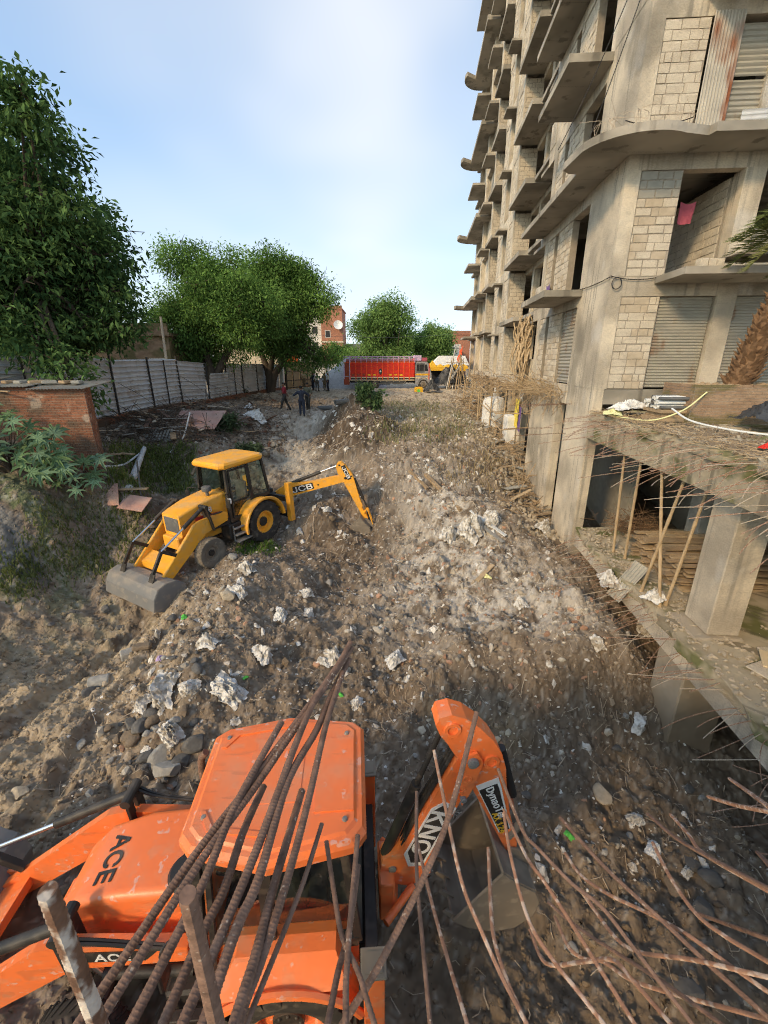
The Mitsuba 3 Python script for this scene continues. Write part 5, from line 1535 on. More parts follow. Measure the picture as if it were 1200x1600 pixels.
    if jcb:
        c_ = p3(b0 + d * Lb * 0.40 + n2 * 0.02, sd * 0.102)
        put('decal_plate', L(MB().prism([(-0.40, -0.12), (0.42, -0.12), (0.42, 0.12), (-0.40, 0.12)], c_, rd_, ud_, 0.006)), 'mat_black', bk)
        text_on(bk, 'lettering', 'JCB', 0.19, c_ + en * sd * 0.004, rd_, ud_, 'mat_white', X, squash=1.55)
        e_ = er * D_dir[0] + ez * D_dir[1]
        f_ = er * nn[0] + ez * nn[1]
        c2 = p3(K + D_dir * -0.18 + nn * 0.11, sd * 0.097)
        rr_, uu_ = (e_, f_) if np.dot(np.cross(e_, f_), en * sd) > 0 else (e_, -f_)
        put('decal_plate', L(MB().prism([(-0.28, -0.075), (0.28, -0.075), (0.28, 0.075), (-0.28, 0.075)], c2, rr_, uu_, 0.006)), 'mat_black', dk_)
        text_on(dk_, 'lettering', 'JCB', 0.12, c2 + en * sd * 0.004, rr_, uu_, 'mat_white', X, squash=1.5)
    else:
        c_ = b0 + d * Lb * 0.40 + n2 * -0.01
        pl = [(-0.52, -0.15), (0.44, -0.15), (0.50, 0.02), (0.36, 0.13), (-0.40, 0.15), (-0.58, 0.02)]
        sg = 1 if np.dot(np.cross(rd, ud), en * sd) > 0 else -1
        put('decal_edge', L(MB().prism([(a, b * sg) for a, b in pl], p3(c_, sd * 0.102), rd, ud * sg, 0.004)), 'mat_white', bk)
        put('decal_plate', L(MB().prism([(a * 0.88 - 0.0, b * 0.80 * sg) for a, b in pl], p3(c_, sd * 0.104), rd, ud * sg, 0.005)), 'mat_black', bk)
        text_on(bk, 'lettering', 'KNO', 0.20, p3(c_, sd * 0.107), -rd, -ud * sg, 'mat_white', X, squash=1.2)
        e_ = er * D_dir[0] + ez * D_dir[1]
        f_ = er * nn[0] + ez * nn[1]
        sg = 1 if np.dot(np.cross(e_, f_), en * sd) > 0 else -1
        c2 = K + D_dir * Ld * 0.52 + nn * 0.02
        put('decal_edge', L(MB().prism([(-0.44, sg * -0.10), (0.40, sg * -0.085), (0.40, sg * 0.06), (-0.30, sg * 0.155), (-0.44, sg * 0.165)], p3(c2, sd * 0.122), e_, f_ * sg, 0.004)), 'mat_white', dk_)
        put('decal_plate', L(MB().prism([(-0.36, sg * -0.09), (0.40, sg * -0.07), (0.40, sg * 0.045), (-0.28, sg * 0.125), (-0.36, sg * 0.125)], p3(c2, sd * 0.124), e_, f_ * sg, 0.005)), 'mat_black', dk_)
        text_on(dk_, 'lettering', 'DynaoTer', 0.085, p3(c2 + D_dir * -0.08 + nn * 0.03, sd * 0.127), e_, f_ * sg, 'mat_white', X)
        text_on(dk_, 'lettering', 'AX 124', 0.075, p3(c2 + D_dir * 0.24 + nn * -0.03, sd * 0.127), e_, f_ * sg, 'col_truckyellow', X)
    # bucket cylinder, links and bucket
    q0, q1 = K + D_dir * 0.15 + nn * (0.33 if not jcb else 0.26), K + D_dir * (Ld - 0.40) + nn * 0.22
    qm = q0 + (q1 - q0) * 0.7
    put('bucket_cylinder', L(MB().cyl(p3(q0), p3(qm), 0.055, n=14)), 'mat_black', dk_, smooth=40)
    put('bucket_rod', L(MB().cyl(p3(qm), p3(q1), 0.032, n=10)), 'mat_black' if jcb else 'mat_chrome', dk_, smooth=40)
    bp = rot2(E['bucket'], math.radians(E['bucket_rot'])) + Tp
    lk = MB()
    pin2 = rot2([E['link']], math.radians(E['bucket_rot']))[0] + Tp
    for s in (-0.13, 0.13):
        lk.bar(p3(q1, s), p3(K + D_dir * (Ld - 0.28) + nn * 0.02, s), 0.03, 0.09, en).bar(p3(q1, s), p3(pin2, s), 0.03, 0.09, en)
    put('bucket_link', L(lk), 'mat_bucket_mud' if not jcb else paint, dk_)
    hw_ = E['bucket_w'] / 2
    sb = MB()
    shell(sb, bp, -hw_, hw_, 0.03)
    v, f = sb.get()
    v = o + v[:, :1] * er - v[:, 1:2] * (-en) * 1.0 + v[:, 2:] * ez
    hb = put('digging_bucket', L(MB().add(v, f)), 'mat_bucket_mud', root)
    lip, prev = bp[-1], bp[-2]
    dd = (lip - prev) / np.linalg.norm(lip - prev)
    for i in range(5):
        y_ = -hw_ + 0.05 + (2 * hw_ - 0.1) * i / 4
        put('tooth', L(MB().bar(p3(lip - dd * 0.06, y_), p3(lip + dd * 0.14, y_), 0.075, 0.05, en, 0.04, 0.012)), 'mat_bucket_mud', hb)
    for s in (-0.15, 0.15):
        ear = MB().prism([tuple(Tp + rot2([q], math.radians(E['bucket_rot']))[0]) for q in ((-0.07, 0.06), (E['link'][0], E['link'][1] + 0.06), (E['link'][0] + 0.08, -0.06), (0.07, -0.22), (-0.07, -0.15))], p3((0, 0), s), er, ez, 0.03)
        put('bucket_ear', L(ear), 'mat_bucket_mud', hb)


# loader bucket profile about its hinge: from the top edge round the back to the cutting edge
loader_profile = [(0.62, 0.62), (0.30, 0.60), (0.05, 0.48), (-0.10, 0.24), (-0.10, -0.02), (0.02, -0.24), (0.25, -0.36), (0.95, -0.36)]
hoe_profile = [(-0.30, 0.02), (-0.02, -0.06), (0.24, -0.10), (0.40, -0.24), (0.46, -0.46), (0.38, -0.70), (0.16, -0.86), (-0.20, -0.90), (-0.40, -0.86)]
roof_a = [(1.18, -0.60), (1.18, 0.60), (1.06, 0.72), (-0.45, 0.74), (-0.62, 0.60), (-0.62, -0.60), (-0.45, -0.74), (1.06, -0.72)]
roof_b = [(1.12, -0.58), (1.12, 0.56), (1.0, 0.68), (0.28, 0.86), (-0.50, 0.72), (-0.60, 0.60), (-0.60, -0.60), (-0.50, -0.70), (0.28, -0.82), (1.0, -0.68)]
YX = yaw((-4.78, 14.05, H(-4.1, 13.9) + 0.02), 239.5)
pz_ = 0.5 * (H(-5.3, 12.0) + H(-6.6, 12.9)) - 0.5 * (H(-4.1, 13.9) + H(-5.6, 14.7))
YX = frame((-4.80, 14.10, -2.04), (-0.508, -0.861, -0.045))
JC = thing('backhoe_loader', 'yellow backhoe loader with black cab in the trench, its arm reaching right', 'backhoe loader')
backhoe(JC, YX, 'mat_yellow', dict(
    kind='a', rear=-1.24, front_tyre='mat_rubber_mud', hood=[(0.98, 0.46, 1.98, 1.05), (1.9, 0.45, 1.88, 1.05), (2.42, 0.41, 1.76, 1.03), (2.60, 0.395, 1.70, 1.02)], hood_r=0.08, cab=(-0.62, 1.08, 0.70, 1.52, 2.78),
    roof=roof_a, roof_levels=[(0.96, -0.07), (1.0, -0.02), (1.0, 0.05), (0.93, 0.11), (0.6, 0.14)],
    loader=dict(pivot=(1.30, 1.30), elbow=(2.15, 1.26), tip=(3.52, 0.22), w=0.16, rear_link=(1.80, 1.05), tower=(1.95, 1.82), bell=(3.46, 1.04), bell_pin=(3.02, 0.72), bucket_pin=(3.82, 0.52), bucket_end=(4.02, 0.14), bucket_rot=math.radians(-78)),
    bucket=[(0.62, 0.62), (0.30, 0.62), (0.05, 0.52), (-0.06, 0.30), (-0.06, 0.02), (0.06, -0.24), (0.28, -0.36), (0.95, -0.36)],
    hoe=dict(post=(-1.38, 0.0, 1.02), slew=121.0, knee=(2.76, 0.64), tip=(3.44, -0.98), face=-1, bucket=hoe_profile, bucket_rot=-40, bucket_w=0.72, link=(0.30, 0.02))))
OX = frame((-1.02, 3.40, -3.30), (-0.996, -0.065, 0.0))
OR = thing('backhoe_loader', 'orange backhoe loader seen from above in the foreground, its digging arm folded', 'backhoe loader')
backhoe(OR, OX, 'mat_orange', dict(
    kind='b', rear=-0.86, front_tyre='mat_rubber', hood=[(0.80, 0.47, 2.0, 1.12), (1.68, 0.46, 1.96, 1.12), (2.13, 0.42, 1.84, 1.12), (2.36, 0.36, 1.64, 1.12)], hood_r=0.09, cab=(-0.72, 0.84, 0.72, 1.55, 2.82),
    roof=roof_b, roof_x=-0.22, roof_levels=[(0.95, -0.09), (1.0, -0.05), (1.0, 0.03), (0.955, 0.085), (0.90, 0.09), (0.87, 0.112)],
    loader=dict(pivot=(1.05, 1.50), elbow=(2.15, 1.58), tip=(4.05, 0.30), w=0.13, rear_link=(2.0, 1.15), tower=(2.05, 1.98), bell=(4.0, 1.12), bell_pin=(3.6, 0.8), bucket_pin=(4.15, 0.8), bucket_end=(4.25, 0.45), bucket_rot=0.15),
    bucket=loader_profile,
    hoe=dict(post=(-1.12, -0.10, 1.12), slew=180 + 2.0, knee=(0.84, 1.86), tip=(1.44, 0.36), face=-1, bucket=hoe_profile, bucket_rot=-30, bucket_w=0.90, link=(0.26, 0.02))))
# ---------------------------------------------------------------- trees


def leaf_cloud(centres, radii, n, size, col_a, col_b, seed, droop=0.35, aspect=0.42, sub=0.42, subn=26):
    g_ = np.random.default_rng(seed)
    centres, radii = np.asarray(centres, float), np.asarray(radii, float)
    w = radii ** 2
    nsub = max(1, n // subn)
    pick = g_.choice(len(centres), nsub, p=w / w.sum())
    d = g_.normal(size=(nsub, 3))
    d /= np.linalg.norm(d, axis=1, keepdims=True)
    rr = g_.uniform(0.35, 1.0, nsub) ** 0.55
    sc = centres[pick] + d * (radii[pick] * rr)[:, None] * np.array([1, 1, 0.8])
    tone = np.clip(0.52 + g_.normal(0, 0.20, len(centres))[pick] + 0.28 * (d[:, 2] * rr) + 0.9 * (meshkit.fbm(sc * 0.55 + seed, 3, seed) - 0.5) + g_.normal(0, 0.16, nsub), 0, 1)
    which = np.repeat(np.arange(nsub), subn)
    m = len(which)
    p = sc[which] + g_.normal(size=(m, 3)) * sub * 0.5 * np.array([1, 1, 0.75])
    out = d[which] * 0.7 + g_.normal(size=(m, 3)) * 0.75 + np.array([0, 0, -droop])
    out /= np.linalg.norm(out, axis=1, keepdims=True)
    side = np.cross(out, g_.normal(size=(m, 3)) * 0.6 + np.array([0, 0, 1.0]))
    side /= np.linalg.norm(side, axis=1, keepdims=True) + 1e-9
    L = size * g_.uniform(0.6, 1.35, m)[:, None]
    nr = np.cross(side, out)
    v = np.stack([p, p + out * L * 0.5 + side * L * aspect * 0.5 + nr * L * 0.06, p + out * L - np.array([0, 0, 0.12]) * L, p + out * L * 0.5 - side * L * aspect * 0.5 + nr * L * 0.06], 1).reshape(-1, 3)
    b = np.arange(m) * 4
    f = np.vstack([np.stack([b, b + 1, b + 2], -1), np.stack([b, b + 2, b + 3], -1)])
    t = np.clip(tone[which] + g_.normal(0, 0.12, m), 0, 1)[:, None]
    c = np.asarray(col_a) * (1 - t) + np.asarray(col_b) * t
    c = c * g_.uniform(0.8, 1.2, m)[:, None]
    return v, f, np.repeat(np.clip(c, 0.005, 0.6), 4, axis=0)


def tree(name, label, base_, forks, centres, radii, n, size, cols, seed, r0=0.3, group=None, sub=0.42, aspect=0.42, cat='tree'):
    g_ = np.random.default_rng(seed)
    t_ = thing(name, label, cat, group)
    base_ = np.asarray(base_, float)
    mb = MB()
    for f_ in forks:
        path = spline([base_] + [np.asarray(q, float) for q in f_], 14)
        mb.tube(path, np.linspace(r0, r0 * 0.38, len(path)), 9)
    put('trunk', mb, 'mat_bark', t_, smooth=40)
    br = MB()
    tips = [np.asarray(f_[-1], float) for f_ in forks]
    for c, r in zip(centres, radii):
        c = np.asarray(c, float)
        s = min(tips, key=lambda q: np.linalg.norm(q - c))
        mid = (s + c) / 2 + g_.normal(0, 0.25, 3)
        br.tube(spline([s, mid, c], 8), np.linspace(min(0.10, r0 * 0.3), 0.02, 9), 6)
        for _ in range(4):
            e = c + g_.normal(size=3) * r * 0.5
            br.tube([c, (c + e) / 2 + g_.normal(0, 0.08, 3), e], [0.035, 0.022, 0.01], 4)
    put('branch', br, 'mat_bark', t_, smooth=40)
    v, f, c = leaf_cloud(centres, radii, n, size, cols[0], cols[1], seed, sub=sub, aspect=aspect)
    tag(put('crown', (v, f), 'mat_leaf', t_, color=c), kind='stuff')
    return t_


def clumps(c, r, n, seed, flat_=0.8, rad=(0.20, 0.36)):
    """Centres and radii of the leafy masses that fill a crown about c with half-sizes r."""
    g_ = np.random.default_rng(seed)
    d = g_.normal(size=(n, 3))
    d /= np.linalg.norm(d, axis=1, keepdims=True)
    p = d * (g_.uniform(0.15, 1.0, n) ** 0.45 * g_.choice([0.9, 1.0, 1.14], n))[:, None]
    rr = g_.uniform(*rad, n) * min(r[0], r[2])
    return np.asarray(c) + p * (np.asarray(r) - 0.5 * rr.mean()) * 0.9, rr


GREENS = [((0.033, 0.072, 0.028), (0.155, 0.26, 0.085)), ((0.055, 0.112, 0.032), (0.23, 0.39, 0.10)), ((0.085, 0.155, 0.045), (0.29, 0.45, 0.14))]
c1, r1 = clumps((-13.2, 17.8, 7.6), (4.1, 3.2, 4.2), 60, 1)
c1b, r1b = clumps((-12.4, 17.0, 5.1), (3.5, 2.0, 1.5), 30, 2)
cx_ = np.array([(-10.6, 15.3, 3.6), (-10.35, 15.1, 3.0), (-10.2, 15.0, 2.5), (-11.3, 15.2, 4.2), (-10.4, 15.5, 10.3), (-10.2, 15.4, 10.9), (-11.3, 15.5, 10.9), (-10.5, 15.9, 9.4), (-10.1, 16.3, 8.3), (-9.7, 16.8, 7.1), (-9.4, 17.0, 6.0), (-9.7, 17.2, 4.9), (-12.4, 15.3, 5.4), (-12.2, 15.2, 7.0), (-12.1, 15.3, 8.5), (-11.2, 15.4, 6.2), (-11.0, 15.6, 7.8)])
rx_ = np.array([0.75, 0.6, 0.45, 0.9, 0.8, 0.5, 0.9, 1.0, 1.0, 1.15, 1.0, 0.9, 1.1, 1.15, 1.05, 1.0, 0.95])
tree('broadleaf_tree', 'big dark broad-leaved tree at the left edge, drooping over the metal fence', (-12.9, 17.6, 1.3), [[(-13.0, 17.5, 3.2), (-13.6, 17.4, 5.4), (-14.0, 17.4, 7.2)], [(-12.8, 17.3, 3.0), (-12.0, 16.6, 4.6), (-11.6, 16.2, 6.0)], [(-13.0, 17.8, 3.4), (-14.6, 18.0, 5.6)]],
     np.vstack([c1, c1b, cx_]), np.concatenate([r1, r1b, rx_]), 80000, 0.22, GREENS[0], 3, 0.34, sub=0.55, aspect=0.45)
c2, r2 = clumps((-12.0, 32.5, 7.0), (4.9, 3.2, 4.0), 62, 4)
tree('neem_tree', 'spreading neem tree with two dark trunks standing behind the middle of the metal fence', (-12.0, 32.0, 1.2), [[(-12.1, 32, 3.0), (-12.4, 32.2, 4.6), (-12.2, 32.4, 6.2)], [(-11.6, 31.9, 2.9), (-10.8, 32.2, 4.4), (-10.0, 32.6, 6.0)], [(-12.4, 32, 2.9), (-13.4, 32.4, 5.0)]],
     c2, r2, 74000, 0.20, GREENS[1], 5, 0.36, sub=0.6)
c3, r3 = clumps((-9.4, 41.0, 7.7), (5.1, 3.4, 5.0), 66, 6)
c3b, r3b = clumps((-6.2, 41.8, 4.6), (2.9, 2.4, 2.2), 26, 7)
tree('neem_tree', 'tall bright neem tree right of the spreading one, its crown reaching over the gate', (-10.3, 41.0, 1.0), [[(-10.4, 41, 2.8), (-10.9, 41.2, 4.4), (-11.2, 41.2, 6.0)], [(-9.8, 41, 2.6), (-8.8, 41.2, 3.9), (-7.8, 41.4, 5.4)], [(-10.2, 41, 2.9), (-9.6, 41.2, 5.2)]],
     np.vstack([c3, c3b]), np.concatenate([r3, r3b]), 84000, 0.24, GREENS[1], 8, 0.38, sub=0.7)
c4, r4 = clumps((0.5, 76, 7.4), (5.8, 4.5, 6.2), 50, 9)
tree('park_tree', 'wide pale green tree rising behind the red lorry', (0.4, 76, 1), [[(0.4, 76, 3.0), (0.2, 76, 5.5)], [(1.4, 76, 3.4), (2.2, 76, 5.5)], [(-0.8, 76, 3.4), (-2.0, 76, 5.0)]], c4, r4, 42000, 0.40, GREENS[2], 10, 0.4, sub=1.0)
c5, r5 = clumps((8.3, 80, 6.3), (3.9, 3.5, 4.7), 34, 11)
tree('park_tree', 'smaller round tree between the wide pale tree and the unfinished building', (8.3, 80, 1), [[(8.3, 80, 3), (8.1, 80, 5)], [(9, 80, 3), (9.8, 80, 5)]], c5, r5, 26000, 0.40, GREENS[2], 12, 0.35, sub=1.0)
c6, r6 = clumps((-7.5, 86, 4.2), (4.0, 3, 3.2), 16, 13)
tree('park_tree', 'low dark tree behind the gate, left of the lorry', (-7.5, 86, 1), [[(-7.5, 86, 2.5), (-7.3, 86, 4)]], c6, r6, 12000, 0.40, GREENS[1], 14, 0.3, sub=1.0)
# more of the same row of trees, left of and behind the camera
for i, (x, y, h_) in enumerate([(-19, 24, 9.5)]):
    cc, rr = clumps((x, y, 7.0), (4.0, 4.0, 4.6), 20, 20 + i)
    tree('broadleaf_tree', 'dark tree mass behind the big broad-leaved tree', (x, y, 1.3), [[(x, y, 3.5), (x + 0.4, y, 6)]], cc, rr, 14000, 0.34, GREENS[0], 30 + i, 0.4, sub=0.9)

# ---------------------------------------------------------------- the brick shed and the metal fence
SH = thing('brick_shed', 'low red brick shed with a broken tin roof at the left edge', 'shed')
sx0, sx1, sy0, sy1, szb, szt = -13.6, -8.95, 13.45, 14.7, 0.2, 2.98
put('mortar_core', MB().prism([(sx0, sy0), (sx1, sy0), (sx1 - 0.62, sy1), (sx0, sy1)], (0, 0, szb), (1, 0, 0), (0, 1, 0), szt - szb - 0.05, mid=False), 'mat_mortar', SH)
mb = MB()
brick_face(mb, (sx0, sy0, szb), (1, 0, 0), sx1 - sx0, szt - szb, 1, 0.235, 0.079, 0.013)
brick_face(mb, (sx1, sy0, szb), (-0.444, 0.896, 0), 1.35, szt - szb, 2, 0.235, 0.079, 0.013)
tag(put('brick', mb, 'mat_brick', SH), kind='stuff')
for i, (a, b, zz) in enumerate([(-13.6, -11.9, 0.10), (-11.95, -10.5, 0.0), (-10.55, -8.85, -0.06)]):
    mb = MB()
    corrugated(mb, (a, sy0 - 0.22, szt + zz), (1, 0, 0.01), (0, 0.98, 0.10), b - a, 1.6, 0.10, 0.016, 'x')
    put('roof_sheet', mb, 'mat_shutter', SH)
g = np.random.default_rng(8)
for i in range(9):
    x = -12.8 + 0.42 * i
    one('roof_stone', MB().box((-0.2, -0.12, 0), (0.2, 0.12, 0.09), yaw((x, 13.9 + 0.25 * g.random(), szt + 0.07), g.uniform(0, 180)), 0.02), 'mat_wood' if i % 2 else 'mat_block_grey', 'stone or timber offcut weighing down the tin roof of the brick shed', 'roof weight', 'weights on the shed roof')
for i, (x, ang) in enumerate(((-11.9, 22), (-11.3, -28))):
    one('roof_lath', MB().box((-0.55, -0.03, 0), (0.55, 0.03, 0.03), yaw((x, 13.25, szt - 0.12), ang)), 'mat_wood', ['left', 'right'][i] + ' loose lath hanging at the front edge of the shed roof', 'lath')

FN = thing('metal_fence', 'long grey corrugated metal sheet fence on black posts along the left side', 'fence')
fpts = [(-12.9, 11.0), (-12.6, 14.2), (-12.35, 17.2), (-12.15, 20.2), (-12.0, 23.2), (-11.85, 26.2), (-11.6, 29.6), (-11.4, 32.6), (-11.2, 35.8), (-10.95, 39.0), (-10.75, 42.0), (-10.4, 45.2)]
g = np.random.default_rng(9)
for i, (a, b) in enumerate(zip(fpts[:-1], fpts[1:])):
    a, b = np.array([*a, 0.0]), np.array([*b, 0.0])
    d = (b - a) / np.linalg.norm(b - a)
    za, zb_ = H(*a[:2]), H(*b[:2])
    hh = [2.75, 2.72, 2.7, 2.62, 2.6, 2.55, 1.9, 2.5, 2.5, 2.45, 2.45][i]
    lean = [0, 0, 0.02, 0, 0, 0, 0.16, 0.0, 0.02, 0, 0][i]
    nrows = 3
    for r in range(nrows):
        mb = MB()
        up = np.array([lean, 0, 1.0])
        up[2] = math.sqrt(1 - lean * lean)
        o_ = a + [0, 0, za - 0.05] + up * (hh / nrows) * r + np.array([-0.012 * r, 0, 0])
        slope = (zb_ - za) / np.linalg.norm(b - a)
        ex_ = (d + [0, 0, slope]) / np.linalg.norm(d + [0, 0, slope])
        # shallow trapezoid ribs running along the fence
        T_ = hh / nrows + 0.04
        prof, z_ = [], 0.0
        while z_ < T_:
            for dz_, off in ((0, 0.0), (0.11, 0.0), (0.113, 0.065), (0.14, 0.065), (0.195, 0.0)):
                if z_ + dz_ <= T_:
                    prof.append((z_ + dz_, off))
            z_ += 0.235
        prof = np.array(prof)
        nrm = np.cross(ex_, up)
        L_ = np.linalg.norm(b - a) - 0.03
        v = np.vstack([o_ + ex_ * e * L_ + prof[:, :1] * up + (prof[:, 1:2] + s) * nrm for s in (0, -0.003) for e in (0, 1)])
        m_ = len(prof)
        f = []
        for s in (0, 1):
            for k in range(m_ - 1):
                q = s * 2 * m_ + k
                f += [[q, q + m_, q + 1], [q + 1, q + m_, q + m_ + 1]]
        put('sheet', MB().add(v, f), 'mat_zinc', FN)
    zt_ = [0.12, 0.35, 0.1, 0.55, 0.1, 0.2, 0.6, 0.3, 0.35, 0.2, 0.2][i]
    put('post', MB().bar(a + [0.09, 0, za - 0.3], a + [0.09 + 0.05 * g.normal(), 0.03 * g.normal(), za + hh + zt_], 0.07, 0.07, (0, 1, 0)), 'mat_black', FN)
    mid = (a + b) / 2 + [0.09, 0, 0.5 * (za + zb_)]
    if i % 3 == 1:
        put('post', MB().bar(mid + [0, 0, -0.3], mid + [lean * 1.6, 0, hh * 0.98], 0.05, 0.05, (0, 1, 0)), 'mat_black', FN)
    if i in (2, 3, 5, 6, 7):
        put('brace', MB().tube(spline([a + [0.12, 0.3, za + hh * 0.62], a + [0.7, 1.2, za + hh * 0.35], a + [1.0, 2.4, za + 0.05]], 8), 0.011, 5), 'mat_black', FN)
    one('base_wall', MB().box((-0.14, 0, -0.5), (0.2, np.linalg.norm(b - a) - 0.01, 0.26 + 0.01 * (i % 2)), frame(a + [0, 0, min(za, zb_) - 0.02], (d[1], -d[0], 0))), 'mat_brick', 'low dark brick plinth under the metal fence', 'plinth', 'plinth pieces under the metal fence')

GT = thing('site_gate', 'tan sheet metal gate on black bars at the end of the fence', 'gate')
ga, gb = np.array([-9.9, 45.4, 1.0]), np.array([-7.9, 51.0, 1.0])
d = (gb - ga) / np.linalg.norm(gb - ga)
L_ = np.linalg.norm(gb - ga)
for i in range(4):
    p, q = ga + d * L_ * i / 4, ga + d * (L_ * (i + 1) / 4 - 0.04)
    put('panel', MB().bar((p + [0, 0, 1.33]), (q + [0, 0, 1.33]), 0.02, 2.62), 'col_tan', GT)
    put('bar', MB().bar(p + [0.05, 0, -0.1], p + [0.05, 0, 2.7], 0.07, 0.07), 'mat_black', GT)
    for zz in (0.15, 0.85, 1.75, 2.55):
        put('bar', MB().bar(p + [0.06, 0, zz], q + [0.06, 0, zz], 0.05, 0.05), 'mat_black', GT)
one('gate_post', MB().box((-10.35, 45.0, 0.7), (-9.98, 45.35, 3.9), None, 0.02), 'mat_house_white', 'white concrete gate post where the metal fence meets the tan gate', 'gate post')
BF_ = thing('metal_fence', 'bluish grey sheet fence far behind the gravel heap, left of the lorry', 'fence')
for i in range(6):
    x = -8.2 + 1.5 * i
    mb = MB()
    corrugated(mb, (x, 53.5 + 0.2 * (i % 2), 0.9), (1, 0, 0), (0, 0, 1), 1.47, 2.7 - 0.1 * (i % 3), 0.28, 0.03, 'y')
    put('sheet', mb, 'mat_zinc', BF_)
    put('post', MB().box((x - 0.04, 53.35, 0.8), (x + 0.04, 53.43, 3.9)), 'mat_black', BF_)
# gravel heap behind the lorry's tail
n = 70
s, t = np.meshgrid(np.linspace(-1, 1, n), np.linspace(-1, 1, n))
rr = np.sqrt(s ** 2 + t ** 2)
zz = 3.3 * np.clip(1 - rr, 0, 1) ** 0.9 + 0.12 * (meshkit.fbm(np.stack([s * 9, t * 9, 0 * s], -1), 4, 5) - 0.5) - 0.15
v = np.stack([-3.9 + s * 4.4, 50.4 + t * 2.6, 1.0 + zz], -1).reshape(-1, 3)
i, j = np.meshgrid(np.arange(n - 1), np.arange(n - 1), indexing='ij')
a = (i * n + j).ravel()
one('gravel_heap', (v, np.vstack([np.stack([a, a + 1, a + n + 1], -1), np.stack([a, a + n + 1, a + n], -1)])), 'mat_gravel', 'pale grey heap of gravel behind the tail of the lorry', 'gravel heap', kind='stuff', smooth=True)

# utility poles and wires
for i, (px, py_, y, hh, lab) in enumerate([(448, 607, 44.6, 5.6, 'thin leaning utility pole beside the white gate post'), (489, 600, 49, 3.9, 'short grey pole at the far end of the tan gate'), (258, 562, 27, 5.2, 'pale concrete pole behind the metal fence under the big tree')]):
    b0 = at(px, py_, y=y)
    b0[2] = 0.9
    pk = one('utility_pole', MB().tube([b0, b0 + [0.12, 0, hh]], [0.10, 0.06], 8), 'mat_concrete' if i != 0 else 'mat_bark', lab, 'pole')
    if i == 0:
        put('crossarm', MB().bar(b0 + [-0.5, 0, hh - 0.5], b0 + [0.6, 0, hh - 0.35], 0.06, 0.06), 'mat_black', pk)
        top_ = b0 + [0.12, 0, hh - 0.3]
w0 = top_
for i, (e, sg) in enumerate([((28, 95, 11.5), 1.4), ((-4.2, 56, 4.0), 1.1), ((-5.6, 54, 4.6), 1.6), ((-14, 30, 4.3), 0.6)]):
    t = np.linspace(0, 1, 26)[:, None]
    pts = w0 + (np.array(e, float) - w0) * t - np.array([0, 0, 1]) * sg * 4 * t * (1 - t)
    one('overhead_wire', MB().tube(pts, 0.014, 4), 'mat_grey', ['long overhead wire crossing the sky to the right', 'first slack wire loop at the leaning pole', 'second slack wire loop at the leaning pole', 'wire from the leaning pole towards the neem trees'][i], 'wire')

# ---------------------------------------------------------------- houses behind the trees
def house_block(name, label, x0, x1, y, z0, z1, mat, wins, roof='flat', depth=8.0, extra=None, wmat='mat_dark'):
    h_ = thing(name, label, 'house')
    put('wall', MB().box((x0, y, z0), (x1, y + depth, z1)), mat, h_)
    put('roof', MB().box((x0 - 0.15, y - 0.15, z1 + 0.003), (x1 + 0.15, y + depth + 0.15, z1 + 0.2)).box((x0, y, z1 + 0.2), (x1, y + 0.15, z1 + 0.75)), mat, h_)
    for (wx, wz, ww, wh) in wins:
        wk = put('window', MB().box((wx - 0.08, y - 0.06, wz - 0.08), (wx + ww + 0.08, y - 0.003, wz)).box((wx - 0.08, y - 0.06, wz + wh), (wx + ww + 0.08, y - 0.003, wz + wh + 0.08)).box((wx - 0.08, y - 0.06, wz), (wx, y - 0.003, wz + wh)).box((wx + ww, y - 0.06, wz), (wx + ww + 0.08, y - 0.003, wz + wh)), 'mat_house_white', h_)
        put('pane', MB().box((wx, y - 0.02, wz), (wx + ww, y - 0.005, wz + wh)), wmat, wk)
    return h_


hw_ = house_block('apartment_house', 'tall white house with a rooftop room rising behind the neem trees', -17.6, -12.6, 96, 1, 13.6, 'mat_house_white', [(-17, 3 + 3 * k, 1.1, 1.4) for k in range(3)] + [(-14.6, 3 + 3 * k, 1.1, 1.4) for k in range(4)])
put('stair_room', MB().box((-17.4, 97, 13.8), (-14.6, 101, 17.4)).box((-17.9, 96.6, 17.4), (-14.2, 101.4, 17.7)), 'mat_house_white', hw_)
put('water_tank', MB().lathe([(0, 0), (0.6, 0), (0.6, 1.2), (0.3, 1.5), (0, 1.5)], (-16.2, 99, 17.7), (0, 0, 1), 16), 'mat_black', hw_)
rl = MB()
for k in range(9):
    rl.bar((-14.4 + 0.25 * k, 95.95, 14.2), (-14.4 + 0.25 * k, 95.95, 15.2), 0.05, 0.05)
put('railing', rl.bar((-14.5, 95.95, 15.2), (-12.6, 95.95, 15.2), 0.06, 0.06), 'mat_rust', hw_)
hb_ = house_block('brick_house', 'red brick house with a round white dish, right of the tall white house', -12.4, -8.2, 93, 1, 13.2, 'mat_house_brick', [(-11.6, 8.2, 0.9, 1.2), (-9.8, 5.4, 0.9, 1.2), (-10.2, 2.0, 1.3, 2.1)])
put('satellite_dish', MB().lathe([(0, 0), (0.5, 0.1), (0.85, 0.33), (0.9, 0.36), (0.86, 0.38), (0.5, 0.15), (0, 0.06)], (-9.0, 92.5, 10.3), (0.2, -0.9, 0.35), 20), 'mat_white', hb_, smooth=40)
put('storey_band', MB().box((-12.5, 92.8, 7.2), (-8.1, 93.05, 7.5)), 'mat_house_cream', hb_)
house_block('cream_house', 'cream house with a porch behind the wide pale tree', -8.0, -2.5, 97, 1, 6.4, 'mat_house_cream', [(-7.2, 2.0, 1.0, 1.5), (-5.2, 2.0, 1.0, 1.5)])
